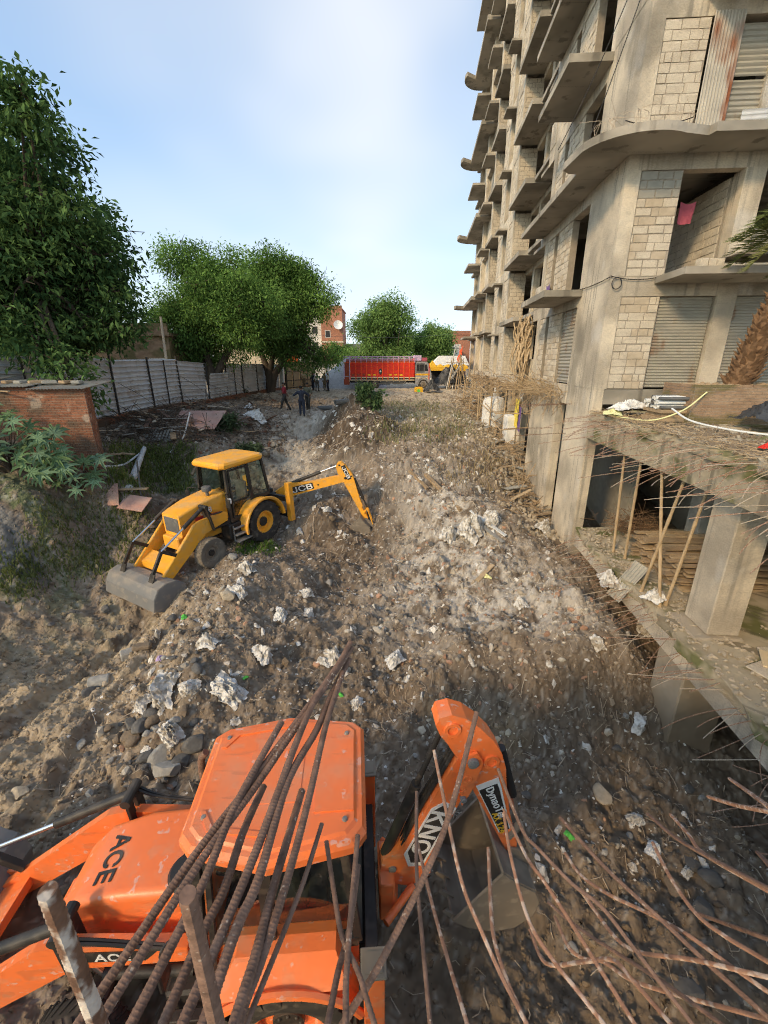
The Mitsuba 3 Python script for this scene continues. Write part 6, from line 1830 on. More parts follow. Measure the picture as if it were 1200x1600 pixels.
house_block('brick_house', 'dark brick house half hidden behind the fence under the big tree', -20.5, -13.6, 29.5, 1, 5.2, 'mat_brick_old', [(-14.9, 2.6, 0.8, 1.2)], depth=5)
house_block('cream_house', 'cream shop front seen under the neem trees', -19, -11.8, 52, 1, 4.6, 'mat_house_cream', [(-17, 1.6, 1.2, 1.6), (-14.6, 1.6, 1.2, 1.6), (-12.9, 1.6, 0.7, 1.6)], depth=5)
one('painted_poster', MB().box((-10.9, 51.6, 2.2), (-9.6, 51.7, 4.6)), 'col_orangecloth', 'orange panel hanging behind the tan gate', 'panel')
house_block('brick_house', 'low brick house far behind the white tent on the right', 10.5, 17, 92, 1, 8.6, 'mat_house_brick', [(11.4, 5.6, 0.9, 1.1), (13.4, 5.6, 0.9, 1.1)])
house_block('white_house', 'white wall and roof seen over the yellow canopy', 8.6, 14.5, 88, 1, 6.0, 'mat_house_white', [(9.6, 3.2, 0.9, 1.1)])
TOWN = ['pale town house farthest left beyond the trees', 'red brick town house next to the leftmost pale one', 'cream town house beyond the big dark tree', 'pale town house beyond the brick shed', 'red brick town house beyond the lorry', 'cream town house beyond the lorry cab', 'pale town house behind the unfinished building', 'red brick town house behind the unfinished building', 'cream town house farthest right']
for k in range(9):
    x = -60 + k * 17 + (k % 3) * 2
    if -19 < x + 6 < 16:
        continue
    house_block('town_house', TOWN[k], x, x + 11, 118 + 3 * (k % 2), 1, 7 + (k * 5 % 4), ['mat_house_white', 'mat_house_brick', 'mat_house_cream'][k % 3], [(x + 1.5 + 3 * q, 3 + 3 * r, 1.2, 1.4) for q in range(3) for r in range(2)])
tn = thing('market_tent', 'white tent roof standing right of the lorry cab', 'tent')
put('roof', MB().hull([(6.6, 62, 3.2), (11.5, 62, 3.2), (6.6, 67, 3.2), (11.5, 67, 3.2), (7.4, 62.6, 4.4), (11.0, 62.6, 4.4)]), 'col_shirtwhite', tn)
for x in (6.7, 9.0, 11.4):
    put('pole', MB().box((x - 0.05, 62.1, 0.9), (x + 0.05, 62.2, 3.2)), 'mat_grey', tn)
cn = thing('yellow_canopy', 'yellow cloth canopy over a stall right of the lorry cab', 'canopy')
m_ = MB()
for k in range(5):
    x0, x1 = 5.4 + 0.95 * k, 5.4 + 0.95 * (k + 1)
    m_.hull([(x0, 55, 3.05), (x1, 55, 3.05), (x0, 57.5, 3.1), (x1, 57.5, 3.1), ((x0 + x1) / 2, 55.6, 3.4 if k else 3.8), (x0, 55, 2.62), (x1, 55, 2.62)])
put('cover', m_, 'col_truckyellow', cn)
for x in (5.5, 7.2, 9.0, 10.1):
    put('pole', MB().box((x - 0.04, 55.0, 0.9), (x + 0.04, 55.08, 3.0)), 'mat_white', cn)
put('counter', MB().box((5.6, 55.4, 0.9), (10.0, 56.0, 1.9)).box((5.6, 57.0, 0.9), (10.0, 57.1, 2.7)), 'mat_dark', cn)
lay_sheet('tarpaulin', (6.9, 47.2, 1.15), 4.6, 2.0, 1.5, 41, 'mat_tarp', 'dark tarpaulin heaped over goods right of the lorry cab', 'tarpaulin')
lay_sheet('tarpaulin', (4.6, 43.2, 0.95), 1.6, 1.0, 0.8, 42, 'mat_tarp', 'dark plastic bundle in front of the lorry cab', 'tarpaulin')

# ---------------------------------------------------------------- the lorry
TR = thing('lorry', 'red high-sided lorry parked side-on at the top of the site', 'lorry')
LX = yaw((0, 46.6, 1.02), 0)
tl0, tl1 = -3.95, 3.05


def tb(lo, hi, bev=0.0):
    return MB().box(lo, hi, LX, bev)


put('chassis', tb((tl0 + 0.1, -0.45, 0.62), (4.3, 0.45, 0.85)).box((tl0, -1.15, 0.98), (tl1, 1.15, 1.1), LX), 'mat_black', TR)
put('bed_rail', tb((tl0, -1.22, 0.86), (tl1, -1.10, 0.94)).box((tl0, -1.22, 1.1), (tl1, -1.12, 1.2), LX), 'col_card', TR)
for k in range(12):
    x0 = tl0 + 0.62 + (tl1 - tl0 - 0.62) * k / 12
    x1 = tl0 + 0.62 + (tl1 - tl0 - 0.62) * (k + 1) / 12
    pk = put('side_panel', tb((x0 + 0.03, -1.2, 1.22), (x1 - 0.03, -1.12, 2.52)), 'col_red', TR)
    for zz in (1.55, 1.9, 2.22):
        put('plank_joint', tb((x0 + 0.03, -1.205, zz), (x1 - 0.03, -1.198, zz + 0.02)), 'col_redbrown', pk)
    if k not in (5, 6, 10, 11):
        put('painted_mark', tb((x0 + 0.12, -1.215, 1.30 + 0.03 * (k % 3)), (x1 - 0.14, -1.206, 1.48)), 'col_truckyellow' if k > 2 else 'col_redbrown', pk)
    put('stake', tb((x0 - 0.035, -1.26, 0.95), (x0 + 0.035, -1.13, 3.12)), 'col_orangecloth', TR)
    put('top_board', tb((x0 + 0.04, -1.19, 2.60), (x1 - 0.04, -1.14, 2.74)), 'col_redbrown', TR)
for zz in (2.55, 2.78, 2.95, 3.10):
    for yy in (-1.24, 1.14):
        put('cage_rail', tb((tl0, yy, zz), (tl1, yy + 0.07, zz + 0.05)), 'col_lilac' if zz > 2.7 else 'col_orangecloth', TR)
for k in range(13):
    x0 = tl0 + 0.62 + (tl1 - tl0 - 0.62) * k / 12
    put('cage_post', tb((x0 - 0.03, -1.268, 2.56), (x0 + 0.03, -1.262, 3.15)), 'col_lilac', TR)
    put('cross_bar', tb((x0 - 0.025, -1.16, 3.02), (x0 + 0.025, 1.2, 3.07)), 'col_lilac', TR)
put('far_side', tb((tl0, 1.12, 1.2), (tl1, 1.19, 2.9)), 'col_redbrown', TR)
put('front_board', tb((tl1 - 0.06, -1.12, 1.2), (tl1, 1.12, 3.0)), 'col_red', TR)
for x in (tl0, tl0 + 0.55):
    put('tail_frame', tb((x - 0.04, -1.28, 1.0), (x + 0.04, -1.16, 3.2)), 'col_lilac', TR)
put('tail_panel', tb((tl0 + 0.06, -1.2, 1.25), (tl0 + 0.5, -1.15, 2.6)), 'col_redbrown', TR)
put('tail_flap', tb((tl0 - 0.05, -1.24, 0.45), (tl0 + 0.5, -1.19, 1.2)), 'col_redbrown', TR)
ek = put('emblem', MB().prism([(0.16 * math.cos(a), 0.30 * math.sin(a)) for a in np.linspace(0, 2 * PI, 20)[:-1]], (-0.35, 46.6 - 1.215, 1.02 + 1.72), (1, 0, 0), (0, 0, 1), 0.02), 'mat_black', TR)
put('emblem_centre', MB().prism([(0.10, 0), (0.04, 0.04), (0, 0.12), (-0.04, 0.04), (-0.1, 0), (-0.04, -0.04), (0, -0.12), (0.04, -0.04)], (-0.35, 46.6 - 1.230, 1.02 + 1.75), (1, 0, 0), (0, 0, 1), 0.01), 'mat_white', ek)
for k in range(10):
    x0 = tl0 + 0.5 + 0.62 * k
    put('under_rail', tb((x0, -1.18, 0.72), (x0 + 0.04, -1.12, 0.98)), 'col_card', TR)
put('side_guard', tb((-1.0, -1.17, 0.55), (2.2, -1.10, 0.62)).box((-1.0, -1.17, 0.75), (2.2, -1.10, 0.80), LX).box((-0.4, -1.05, 0.45), (0.6, -0.6, 0.95), LX).box((0.9, -1.05, 0.5), (1.9, -0.5, 0.95), LX), 'mat_grey', TR)
# cab
ck = put('cab', MB().hull([(x, y, z) for y in (46.6 - 1.12, 46.6 + 1.12) for x, z in ((3.12, 1.55), (3.12, 3.55), (3.25, 3.68), (4.25, 3.66), (4.40, 3.5), (4.72, 2.55), (4.78, 1.6), (4.72, 1.45))]), 'col_truckgrey', TR)
put('stripe', tb((3.14, -1.128, 1.35), (4.55, -1.121, 1.52)), 'col_truckyellow', ck)
put('stripe', tb((3.14, -1.128, 1.05), (4.5, -1.121, 1.2)), 'col_card', ck)
put('door_panel', tb((3.2, -1.127, 1.6), (4.05, -1.122, 2.5)), 'mat_grey', ck)
for (a, b) in ((3.25, 3.5), (3.55, 3.95), (4.05, 4.4)):
    put('window', MB().prism([(a, 1.78), (b, 1.78), (b - (0.15 if b > 4.3 else 0), 2.38), (a, 2.38)], (0, 46.6 - 1.134, 1.02), (1, 0, 0), (0, 0, 1), 0.008), 'mat_dark', ck)
put('windscreen', MB().hull([(4.52, y, 3.3) for y in (45.65, 47.55)] + [(4.735, y, 2.65) for y in (45.6, 47.6)] + [(4.50, y, 3.3) for y in (45.65, 47.55)]), 'mat_dark', ck)
put('sun_visor', tb((3.3, -1.0, 2.66), (4.3, 1.0, 3.02), 0.06), 'col_pink', ck)
put('sign_board', tb((3.0, -1.1, 2.72), (3.7, 1.1, 3.24), 0.03), 'col_lilac', ck)
put('wheel_arch', MB().lathe([(0.56, -0.1), (0.66, -0.1), (0.66, 0.12), (0.56, 0.12)], (3.95, 46.6 - 1.06, 1.02 + 0.55), (0, 1, 0), 24), 'col_truckgrey', ck)
put('bumper', tb((4.66, -1.15, 0.5), (4.86, 1.15, 0.78), 0.04).box((4.5, -1.1, 0.42), (4.7, 1.1, 0.9), LX), 'mat_grey', ck)
put('headlight', tb((4.60, -1.14, 0.92), (4.76, -0.85, 1.1), 0.03), 'mat_white', ck)
put('door_edge', tb((4.44, -1.14, 0.8), (4.52, -1.05, 2.5)), 'col_red', ck)
for x in (-0.95, 3.95):
    for yy in (-0.98, 0.98):
        wk = put('wheel', MB().lathe([(0, 0.02), (0.12, 0.02), (0.16, -0.03), (0.26, -0.05), (0.28, 0.0), (0.26, 0.06), (0.16, 0.05), (0.1, 0.1), (0, 0.1)], (x, 46.6 + yy - 0.10, 1.02 + 0.5), (0, -1, 0), 24), 'mat_bucket_mud', TR, smooth=35)
        put('tyre', MB().lathe([(0.28, -0.12), (0.34, -0.15), (0.46, -0.15), (0.5, -0.1), (0.5, 0.1), (0.46, 0.15), (0.34, 0.15), (0.28, 0.12)], (x, 46.6 + yy, 1.02 + 0.5), (0, -1, 0), 30), 'mat_rubber', wk, smooth=35)
put('mud_flap', tb((-1.72, -1.15, 0.3), (-1.62, -0.75, 0.95)), 'col_truckgrey', TR)
mb = tb((-1.72, -1.2, 0.95), (-0.2, -0.7, 1.0))
put('mudguard', mb, 'mat_black', TR)
one('concrete_ledge', MB().box((-1.6, 44.4, 0.1), (4.4, 44.9, 1.16), None, 0.02), 'mat_concrete', 'long concrete kerb wall in front of the lorry wheels', 'kerb wall')
one('concrete_ledge', MB().box((-1.0, 42.8, -0.4), (5.6, 43.2, 0.72), None, 0.02), 'mat_concrete', 'lower concrete kerb wall in the scrub below the lorry', 'kerb wall')
jc = one('jerrycan', MB().hull([(x, y, z) for x in (2.95, 3.75) for y in (43.5, 44.0) for z in (0.75, 1.25)] + [(x, y, 1.36) for x in (3.05, 3.65) for y in (43.6, 43.9)]), 'col_truckyellow', 'yellow plastic can on the ledge in front of the lorry', 'can')
put('cap', MB().cyl((3.2, 43.75, 1.36), (3.2, 43.75, 1.45), 0.08), 'mat_black', jc)
put('label_patch', MB().box((3.2, 43.49, 0.9), (3.5, 43.497, 1.15)), 'col_green', jc)

# ---------------------------------------------------------------- people


def chain(joints, bones, sub=0.045, it=6):
    """A smooth body: hulls of the spheres at both ends of each bone, joined."""
    ball = trimesh.creation.icosphere(subdivisions=1).vertices
    parts = []
    for a, b in bones:
        pts = np.vstack([np.asarray(joints[k][0]) + ball * joints[k][1] for k in (a, b)])
        parts.append(manifold3d.Manifold.hull_points(np.ascontiguousarray(pts, dtype=np.float64)))
    m = manifold3d.Manifold.batch_boolean(parts, manifold3d.OpType.Add).refine_to_length(sub)
    mm = m.to_mesh()
    t = trimesh.Trimesh(mm.vert_properties[:, :3], mm.tri_verts, process=True)
    trimesh.smoothing.filter_taubin(t, iterations=it)
    return t


def person(label, pos, face, pose, shirt, trousers, h=1.7, cap=None):
    k = thing('person', label, 'person')
    X = yaw(pos, face)                                                  # x ahead of the person, y to the person's left
    s = h / 1.7
    st_ = pose.get('stride', 0.0)
    lean = pose.get('lean', 0.0)
    J = {}

    def j(n, x, y, z, r):
        J[n] = ((x * s + lean * max(0, z - 0.9) * s, y * s, z * s), r * s)
    j('pelvis', 0, 0, 0.92, 0.125)
    j('waist', 0, 0, 1.06, 0.115)
    j('chest', 0.01, 0, 1.28, 0.135)
    j('neck0', 0, 0, 1.43, 0.06)
    j('neck1', 0.015, 0, 1.50, 0.052)
    j('head0', 0.025, 0, 1.575, 0.083)
    j('head1', 0.015, 0, 1.625, 0.085)
    j('chin', 0.055, 0, 1.525, 0.045)
    j('nose', 0.108, 0, 1.575, 0.013)
    for sd in (1, -1):
        n = str(sd)
        j('hip' + n, 0, 0.085 * sd, 0.90, 0.10)
        j('knee' + n, 0.04 + st_ * sd * 0.16, 0.10 * sd, 0.49, 0.062)
        j('ankle' + n, st_ * sd * 0.30 - 0.02, 0.11 * sd, 0.085, 0.045)
        j('heel' + n, st_ * sd * 0.30 - 0.05, 0.11 * sd, 0.035, 0.035)
        j('toe' + n, st_ * sd * 0.30 + 0.15, 0.125 * sd, 0.025, 0.028)
        j('shoulder' + n, 0, 0.18 * sd, 1.38, 0.062)
        ar = pose.get('arm' + n, (0.0, 0.06, 0.06, 0.10))             # elbow ahead, elbow out, hand ahead, hand raised
        j('elbow' + n, ar[0], (0.22 + ar[1]) * sd, 1.11 + 0.5 * abs(ar[0]), 0.043)
        j('wrist' + n, ar[2], (0.21 + ar[1] * 0.6) * sd, 0.87 + ar[3], 0.030)
        w_ = np.array(J['wrist' + n][0])
        e_ = np.array(J['elbow' + n][0])
        dd = (w_ - e_) / np.linalg.norm(w_ - e_)
        J['palm' + n] = (w_ + dd * 0.075 * s, 0.034 * s)
        sdv = np.array([1.0, 0, 0]) - dd * dd[0]
        sdv /= np.linalg.norm(sdv)
        for q in range(4):
            b_ = w_ + dd * 0.10 * s + sdv * (0.03 - 0.02 * q) * s
            J['fa%d%s' % (q, n)] = (b_, 0.0100 * s)
            J['fb%d%s' % (q, n)] = (b_ + dd * (0.075 - 0.008 * abs(q - 1)) * s + np.array([0, -0.018 * sd, 0]), 0.0085 * s)
        J['ta' + n] = (w_ + dd * 0.04 * s + sdv * 0.03 * s, 0.011 * s)
        J['tb' + n] = (w_ + dd * 0.085 * s + sdv * 0.055 * s, 0.009 * s)
    J['ear1'] = ((J['head0'][0][0] - 0.01, 0.085 * s, J['head0'][0][2]), 0.02 * s)
    J['ear-1'] = ((J['head0'][0][0] - 0.01, -0.085 * s, J['head0'][0][2]), 0.02 * s)
    skin = [('neck0', 'neck1'), ('neck1', 'head0'), ('head0', 'head1'), ('head0', 'chin'), ('head0', 'nose'), ('head0', 'ear1'), ('head0', 'ear-1'), ('chest', 'neck0'), ('pelvis', 'chest')]
    tr, sh = [('pelvis', 'waist')], [('waist', 'chest'), ('chest', 'neck0')]
    shoes = []
    for n in ('1', '-1'):
        skin += [('hip' + n, 'knee' + n), ('knee' + n, 'ankle' + n), ('ankle' + n, 'toe' + n), ('shoulder' + n, 'elbow' + n), ('elbow' + n, 'wrist' + n), ('wrist' + n, 'palm' + n), ('palm' + n, 'ta' + n), ('ta' + n, 'tb' + n), ('chest', 'shoulder' + n), ('pelvis', 'hip' + n)]
        for q in range(4):
            skin += [('palm' + n, 'fa%d%s' % (q, n)), ('fa%d%s' % (q, n), 'fb%d%s' % (q, n))]
        tr += [('pelvis', 'hip' + n), ('hip' + n, 'knee' + n), ('knee' + n, 'ankle' + n)]
        sh += [('chest', 'shoulder' + n), ('shoulder' + n, 'elbow' + n)]
        shoes.append([('ankle' + n, 'heel' + n), ('heel' + n, 'toe' + n)])
    put('body', chain(J, skin, 0.03, 3), 'col_skin', k, smooth=True, X=X)
    fat = lambda e: {a: (c, r + e * s) for a, (c, r) in J.items()}          # noqa: E731
    put('shirt', chain(fat(0.020), sh), shirt, k, smooth=True, X=X)
    put('trousers', chain(fat(0.018), tr), trousers, k, smooth=True, X=X)
    for q in shoes:
        put('shoe', chain(fat(0.014), q), 'mat_black', k, smooth=True, X=X)
    hc = np.array(J['head1'][0])
    hm = trimesh.creation.icosphere(subdivisions=2)
    v = hm.vertices * np.array([0.105, 0.094, 0.098]) * s
    keep = v[:, 2] + 0.55 * np.maximum(v[:, 0], -0.05) < (0.03 * s)
    v[keep & (v[:, 0] > -0.02)] *= 0.80
    put('cap' if cap else 'hair', MB().add(v + hc + [-0.012, 0, 0.022 * s], hm.faces), cap or 'col_hair', k, smooth=True, X=X)


def stand(px, py, y):
    p = at(px, py, y=y)
    return (p[0], p[1], H(p[0], p[1]))


for a in [('person in a dark red shirt walking across the rubble, furthest left', (446, 640, 28.8), 200, dict(stride=1.0, **{'arm1': (0.1, 0.05, 0.25, 0.2), 'arm-1': (-0.1, 0.05, -0.2, 0.1)}), 'col_maroon', 'mat_black'),
          ('person in dark clothes nearest the camera on the ramp, arms held out', (473, 656, 26.6), 100, dict(stride=0.5, **{'arm1': (0.15, 0.22, 0.15, 0.35), 'arm-1': (0.15, 0.2, 0.3, 0.3)}), 'col_navy', 'col_navy'),
          ('person in a dark olive shirt standing beside the one with arms out', (482, 640, 29.2), 250, dict(stride=0.2), 'col_olive', 'mat_black'),
          ('person in navy standing by the tan gate, leftmost of the far group', (490, 613, 45.2), 240, dict(stride=0.2), 'col_navy', 'col_navy'),
          ('person in a white shirt and dark trousers standing by the gate', (496, 613, 44.6), 300, dict(stride=0.3, **{'arm1': (0.05, 0.15, 0.2, 0.3)}), 'col_shirtwhite', 'mat_grey'),
          ('person in a brown shirt standing next to the white shirts', (508, 611, 45.4), 260, dict(stride=0.2), 'col_khaki', 'col_khaki'),
          ('person in a white shirt and white cap, rightmost of the far group', (513, 612, 44.8), 200, dict(stride=0.25), 'col_shirtwhite', 'col_navy', 1.74, 'col_shirtwhite'),
          ('person in pale clothes half hidden behind the rubble by the gate', (476, 610, 47.0), 250, dict(stride=0.2), 'col_card', 'col_khaki')]:
    person(a[0], stand(*a[1]), a[2], a[3], a[4], a[5], *a[6:])
# ---------------------------------------------------------------- the ledge the photograph is taken from (it shades the near pit)
VP = thing('viewing_ledge', 'raw concrete slab edge under the camera', 'ledge')
put('slab', MB().box((-2.4, -14, 1.75), (5.6, 0.18, 2.1), None, 0.02), 'mat_concrete', VP)
put('slab_beam', MB().box((-2.4, -0.25, 1.25), (5.6, 0.12, 1.747)), 'mat_concrete', VP)
for x in (-2.3, 1.4, 4.9):
    put('column', MB().box((x, -0.7, -6), (x + 0.5, -0.27, 1.745), None, 0.02), 'mat_concrete', VP)
put('back_wall', MB().box((-2.4, -8.2, -6), (5.6, -8, 1.745)), 'mat_block_grey', VP)
# ---------------------------------------------------------------- reinforcement bars in the foreground


def az(px, py, Z):
    u, v = px - 600.0, py - 800.0
    d = np.array([u, FPX * CP - v * SP, -(FPX * SP + v * CP)])
    return EYE + d * (Z / FPX)


def ribbed(path, r, step, mat, label, cat='rebar', group=None, n=12):
    """A deformed steel bar: a round core, two long ribs and slanted cross ribs."""
    p = np.asarray(path, float)
    seg = np.linalg.norm(np.diff(p, axis=0), axis=1)
    s = np.concatenate([[0], np.cumsum(seg)])
    m = max(8, int(s[-1] / step * 6))
    ss = np.linspace(0, s[-1], m)
    q = np.stack([np.interp(ss, s, p[:, k]) for k in range(3)], -1)
    t = np.gradient(q, axis=0)
    t /= np.linalg.norm(t, axis=1, keepdims=True)
    a = np.cross(t, [0.31, 0.17, 0.93])
    a /= np.linalg.norm(a, axis=1, keepdims=True)
    b = np.cross(t, a)
    an_ = np.arange(n) * 2 * PI / n
    ph = ss[:, None] / step * 2 * PI + 1.2 * np.sin(an_)[None, :]
    rad = r * (1 + (0.2 if r > 0.01 else 0.10) * np.clip(np.cos(ph) * 2.6 - 1.2, 0, 1) + 0.14 * (np.abs(np.cos(an_))[None, :] > 0.97))
    rad = rad * (1 + 0.05 * (meshkit.noise(np.stack([ss * 60, 0 * ss, 0 * ss + r * 1e4], -1)) - 0.5))[:, None]
    v = q[:, None] + rad[..., None] * (np.cos(an_)[None, :, None] * a[:, None] + np.sin(an_)[None, :, None] * b[:, None])
    i, j = np.meshgrid(np.arange(m - 1), np.arange(n), indexing='ij')
    i, j = i.ravel(), j.ravel()
    qd = np.stack([i * n + j, i * n + (j + 1) % n, (i + 1) * n + (j + 1) % n, (i + 1) * n + j], -1)
    k = np.arange(n)
    f = np.vstack([qd[:, [0, 1, 2]], qd[:, [0, 2, 3]], np.stack([0 * k + m * n, (k + 1) % n, k], -1), np.stack([0 * k + m * n + 1, (m - 1) * n + k, (m - 1) * n + (k + 1) % n], -1)])
    return one('rebar', (np.vstack([v.reshape(-1, 3), q[:1], q[-1:]]), f), mat, label, cat, group, smooth=35)


def path_px(pts, z0, z1):
    """A bar through photo pixels, its distance from the eye's plane running from z0 at the tip to z1 at the root; the root runs on out of the frame."""
    pts = np.asarray(pts, float)
    ln = np.concatenate([[0], np.cumsum(np.linalg.norm(np.diff(pts, axis=0), axis=1))])
    w = ln / ln[-1]
    q = np.array([az(x, y, 1 / ((1 - k) / z0 + k / z1)) for (x, y), k in zip(pts, w)])
    e = q[-1] - q[-2]
    q = np.vstack([q, q[-1] + e / np.linalg.norm(e) * 0.3])
    return spline(q, 40)


# two thick upright starter bars
for (x, y, Z, lab) in ((74, 1392, 0.50, 'thick upright rusty bar end at the lower left, crusted with pale cement'), (293, 1398, 0.52, 'second thick upright rusty bar end, right of the cement-crusted one')):
    p0 = az(x, y, Z)
    ribbed([p0, p0 + [0, 0.0, -0.35], p0 + [0.0, 0.005, -1.0]], 0.0098, 0.011, 'mat_rust_cement' if x < 100 else 'mat_rust', lab, n=18)
long_bars = [([(548, 1003), (522, 1048), (466, 1124), (390, 1226), (300, 1342), (150, 1560)], 1.5, 0.72, 0.008, 'thick bar of the bundle crossing the orange roof, uppermost and longest'),
             ([(550, 1012), (500, 1085), (450, 1155), (395, 1235), (312, 1348), (172, 1570)], 1.5, 0.70, 0.008, 'thick bar of the bundle lying just under the uppermost one'),
             ([(440, 1128), (402, 1195), (360, 1275), (322, 1370), (282, 1450), (205, 1600)], 1.2, 0.68, 0.008, 'bar of the bundle with its tip near the apex of the orange roof'),
             ([(412, 1228), (380, 1300), (350, 1390), (315, 1460), (255, 1600)], 1.1, 0.68, 0.008, 'short bar of the bundle with its tip on the middle of the orange roof'),
             ([(541, 1020), (497, 1085), (465, 1155), (430, 1250), (398, 1335), (350, 1450), (285, 1600)], 1.5, 0.66, 0.008, 'bar of the bundle running over the centre of the orange roof'),
             ([(546, 1030), (520, 1080), (495, 1140), (450, 1220), (405, 1370), (370, 1450), (318, 1600)], 1.5, 0.66, 0.0085, 'dark bar of the bundle right of the centre one'),
             ([(472, 1235), (432, 1370), (400, 1490), (365, 1600)], 1.1, 0.66, 0.008, 'bar of the bundle with its tip right of the roof middle'),
             ([(536, 1050), (510, 1130), (482, 1250), (450, 1370), (412, 1490), (385, 1560), (372, 1600)], 1.4, 0.68, 0.0075, 'rightmost long bar of the bundle over the orange roof'),
             ([(503, 1287), (475, 1375), (440, 1465), (385, 1600)], 1.0, 0.70, 0.0045, 'thin bar of the bundle over the orange side window'),
             ([(745, 1113), (703, 1270), (661, 1373), (593, 1507), (536, 1600)], 1.2, 0.78, 0.0062, 'long thin bar slanting from the orange elbow down to the left'),
             ([(510, 1315), (522, 1395), (535, 1465), (560, 1520), (585, 1600)], 1.0, 0.72, 0.005, 'thin bar hanging past the orange rear pillar, bending right'),
             ([(559, 1305), (548, 1430), (541, 1530), (540, 1600)], 1.0, 0.72, 0.0052, 'thin upright bar in front of the orange stabilizer'),
             ([(560, 1352), (548, 1440), (528, 1520), (512, 1600)], 1.0, 0.72, 0.0052, 'thin bar left of the orange stabilizer, leaning left')]
for pts, a, b, r, lab in long_bars:
    ribbed(path_px(pts, a, b), r * 0.93, 0.0075, 'mat_rust', lab, n=10)
fan = [([(678, 1172), (692, 1242), (720, 1373), (751, 1452), (785, 1528), (823, 1600)], 'thin bar with its tip left of the orange boom cylinder'),
       ([(651, 1237), (651, 1359), (661, 1480), (672, 1600)], 'thin straight upright bar over the foot of the orange boom'),
       ([(651, 1311), (672, 1400), (699, 1497), (730, 1600)], 'thin bar just right of the straight upright one'),
       ([(763, 1325), (766, 1394), (771, 1462), (792, 1531), (823, 1602)], 'thin bar in front of the mud bucket, tip at its middle'),
       ([(778, 1201), (799, 1256), (820, 1304), (840, 1325), (893, 1380), (940, 1417), (987, 1477), (1033, 1537), (1083, 1602)], 'long bent bar whose tip touches the orange dipper'),
       ([(787, 1265), (823, 1339), (850, 1377), (893, 1443), (933, 1507), (993, 1602)], 'bar crossing the dipper lettering and bending right'),
       ([(787, 1270), (799, 1342), (826, 1438), (864, 1500), (900, 1545), (945, 1602)], 'bar that falls steeply past the right side of the mud bucket'),
       ([(875, 1277), (910, 1317), (953, 1363), (1033, 1437), (1100, 1500), (1200, 1590)], 'long straight rusty bar in the middle of the right-hand fan'),
       ([(883, 1333), (907, 1367), (950, 1397), (1013, 1427), (1073, 1460), (1133, 1503), (1200, 1550)], 'orange-rusted bar with a hooked tip in the right-hand fan'),
       ([(912, 1397), (960, 1463), (1000, 1488), (1083, 1500), (1200, 1527)], 'bar of the right-hand fan that levels out towards the right edge'),
       ([(857, 1410), (900, 1447), (960, 1487), (1033, 1533), (1127, 1600)], 'bar of the fan below the hooked one, tip over dark soil'),
       ([(867, 1432), (887, 1477), (910, 1497), (943, 1503), (1000, 1537), (1200, 1593)], 'lowest sagging bar of the right-hand fan, reaching the corner'),
       ([(828, 1453), (853, 1505), (910, 1503), (957, 1500), (987, 1530), (1050, 1602)], 'kinked bar lying flat and then dropping at the bottom'),
       ([(1012, 1272), (1053, 1307), (1103, 1337), (1200, 1388)], 'upper right bar pointing at the flat stones'),
       ([(1048, 1273), (1075, 1303), (1100, 1334), (1200, 1392)], 'short bar that joins the upper right bar in a fork'),
       ([(1020, 1317), (1047, 1370), (1087, 1427), (1133, 1463), (1200, 1503)], 'pale bar curving beside the white plastic scraps at the right'),
       ([(1090, 1427), (1133, 1443), (1200, 1467)], 'short reddish bar above the pale curving one'),
       ([(1140, 1217), (1170, 1238), (1200, 1260)], 'pale bar end at the right edge below the concrete column'),
       ([(1107, 1245), (1150, 1258), (1200, 1268)], 'flat pale bar at the right edge under the other pale bar end'),
       ([(1183, 1332), (1192, 1341), (1200, 1350)], 'bar stub just entering at the right edge')]
for i, (pts, lab) in enumerate(fan):
    ribbed(path_px(pts, 1.2 + 0.05 * (i % 3), 0.84), 0.0043 if i != 7 else 0.0050, 0.008, 'mat_rust_pale' if i % 3 != 1 else 'mat_rust', lab, n=8)

# ---------------------------------------------------------------- stones, clods and litter on the ground
g = np.random.default_rng(101)


def rest_on(p, sink=0.3):
    return np.array([p[0], p[1], H(p[0], p[1])]) + [0, 0, -sink]


rocks = [rock(1.0, 500 + i, 0.75, 1) for i in range(40)]
rocks0 = [rock(1.0, 700 + i, 0.7, 0) for i in range(40)]


def scatter_ground(n, xr, yr, seed, dens=None):
    g_ = np.random.default_rng(seed)
    p = np.stack([g_.uniform(*xr, n), g_.uniform(*yr, n)], -1)
    if dens is not None:
        p = p[g_.random(len(p)) < dens(p)]
    return p


def bulk(pts, sizes, lib, seed, flat_=1.0, sink=0.5, lift=0.0):
    g_ = np.random.default_rng(seed)
    z = hgrid(np.stack([pts[:, 1], pts[:, 0]], -1))
    V, F, n = [], [], 0
    for (x, y), zz, s in zip(pts, z, sizes):
        v, f = lib[g_.integers(len(lib))]
        v = (v @ rand_rot(g_).T) * s * [1, 1, flat_] + [x, y, zz + s * (0.5 - sink) * flat_ + lift]
        V.append(v); F.append(f + n); n += len(v)
    return np.vstack(V), np.vstack(F)


def bulk_colored(name, pts, sizes, lib, seed, cols, label, cat, jitter=0.25, own=0.0, **kw):
    v, f = bulk(pts, sizes, lib, seed, **kw)
    g_ = np.random.default_rng(seed + 1)
    per = len(v) // len(pts)
    base_ = np.asarray(cols, float)[g_.integers(len(cols), size=len(pts))]
    if own:
        base_ = base_ * (1 - own) + soil_color(pts) * own
    c = np.repeat(np.clip(base_ * g_.uniform(1 - jitter, 1 + jitter, len(pts))[:, None], 0.01, 0.8), per, axis=0)
    return one(name, (v, f), 'mat_vc', label, cat, kind='stuff', color=c)


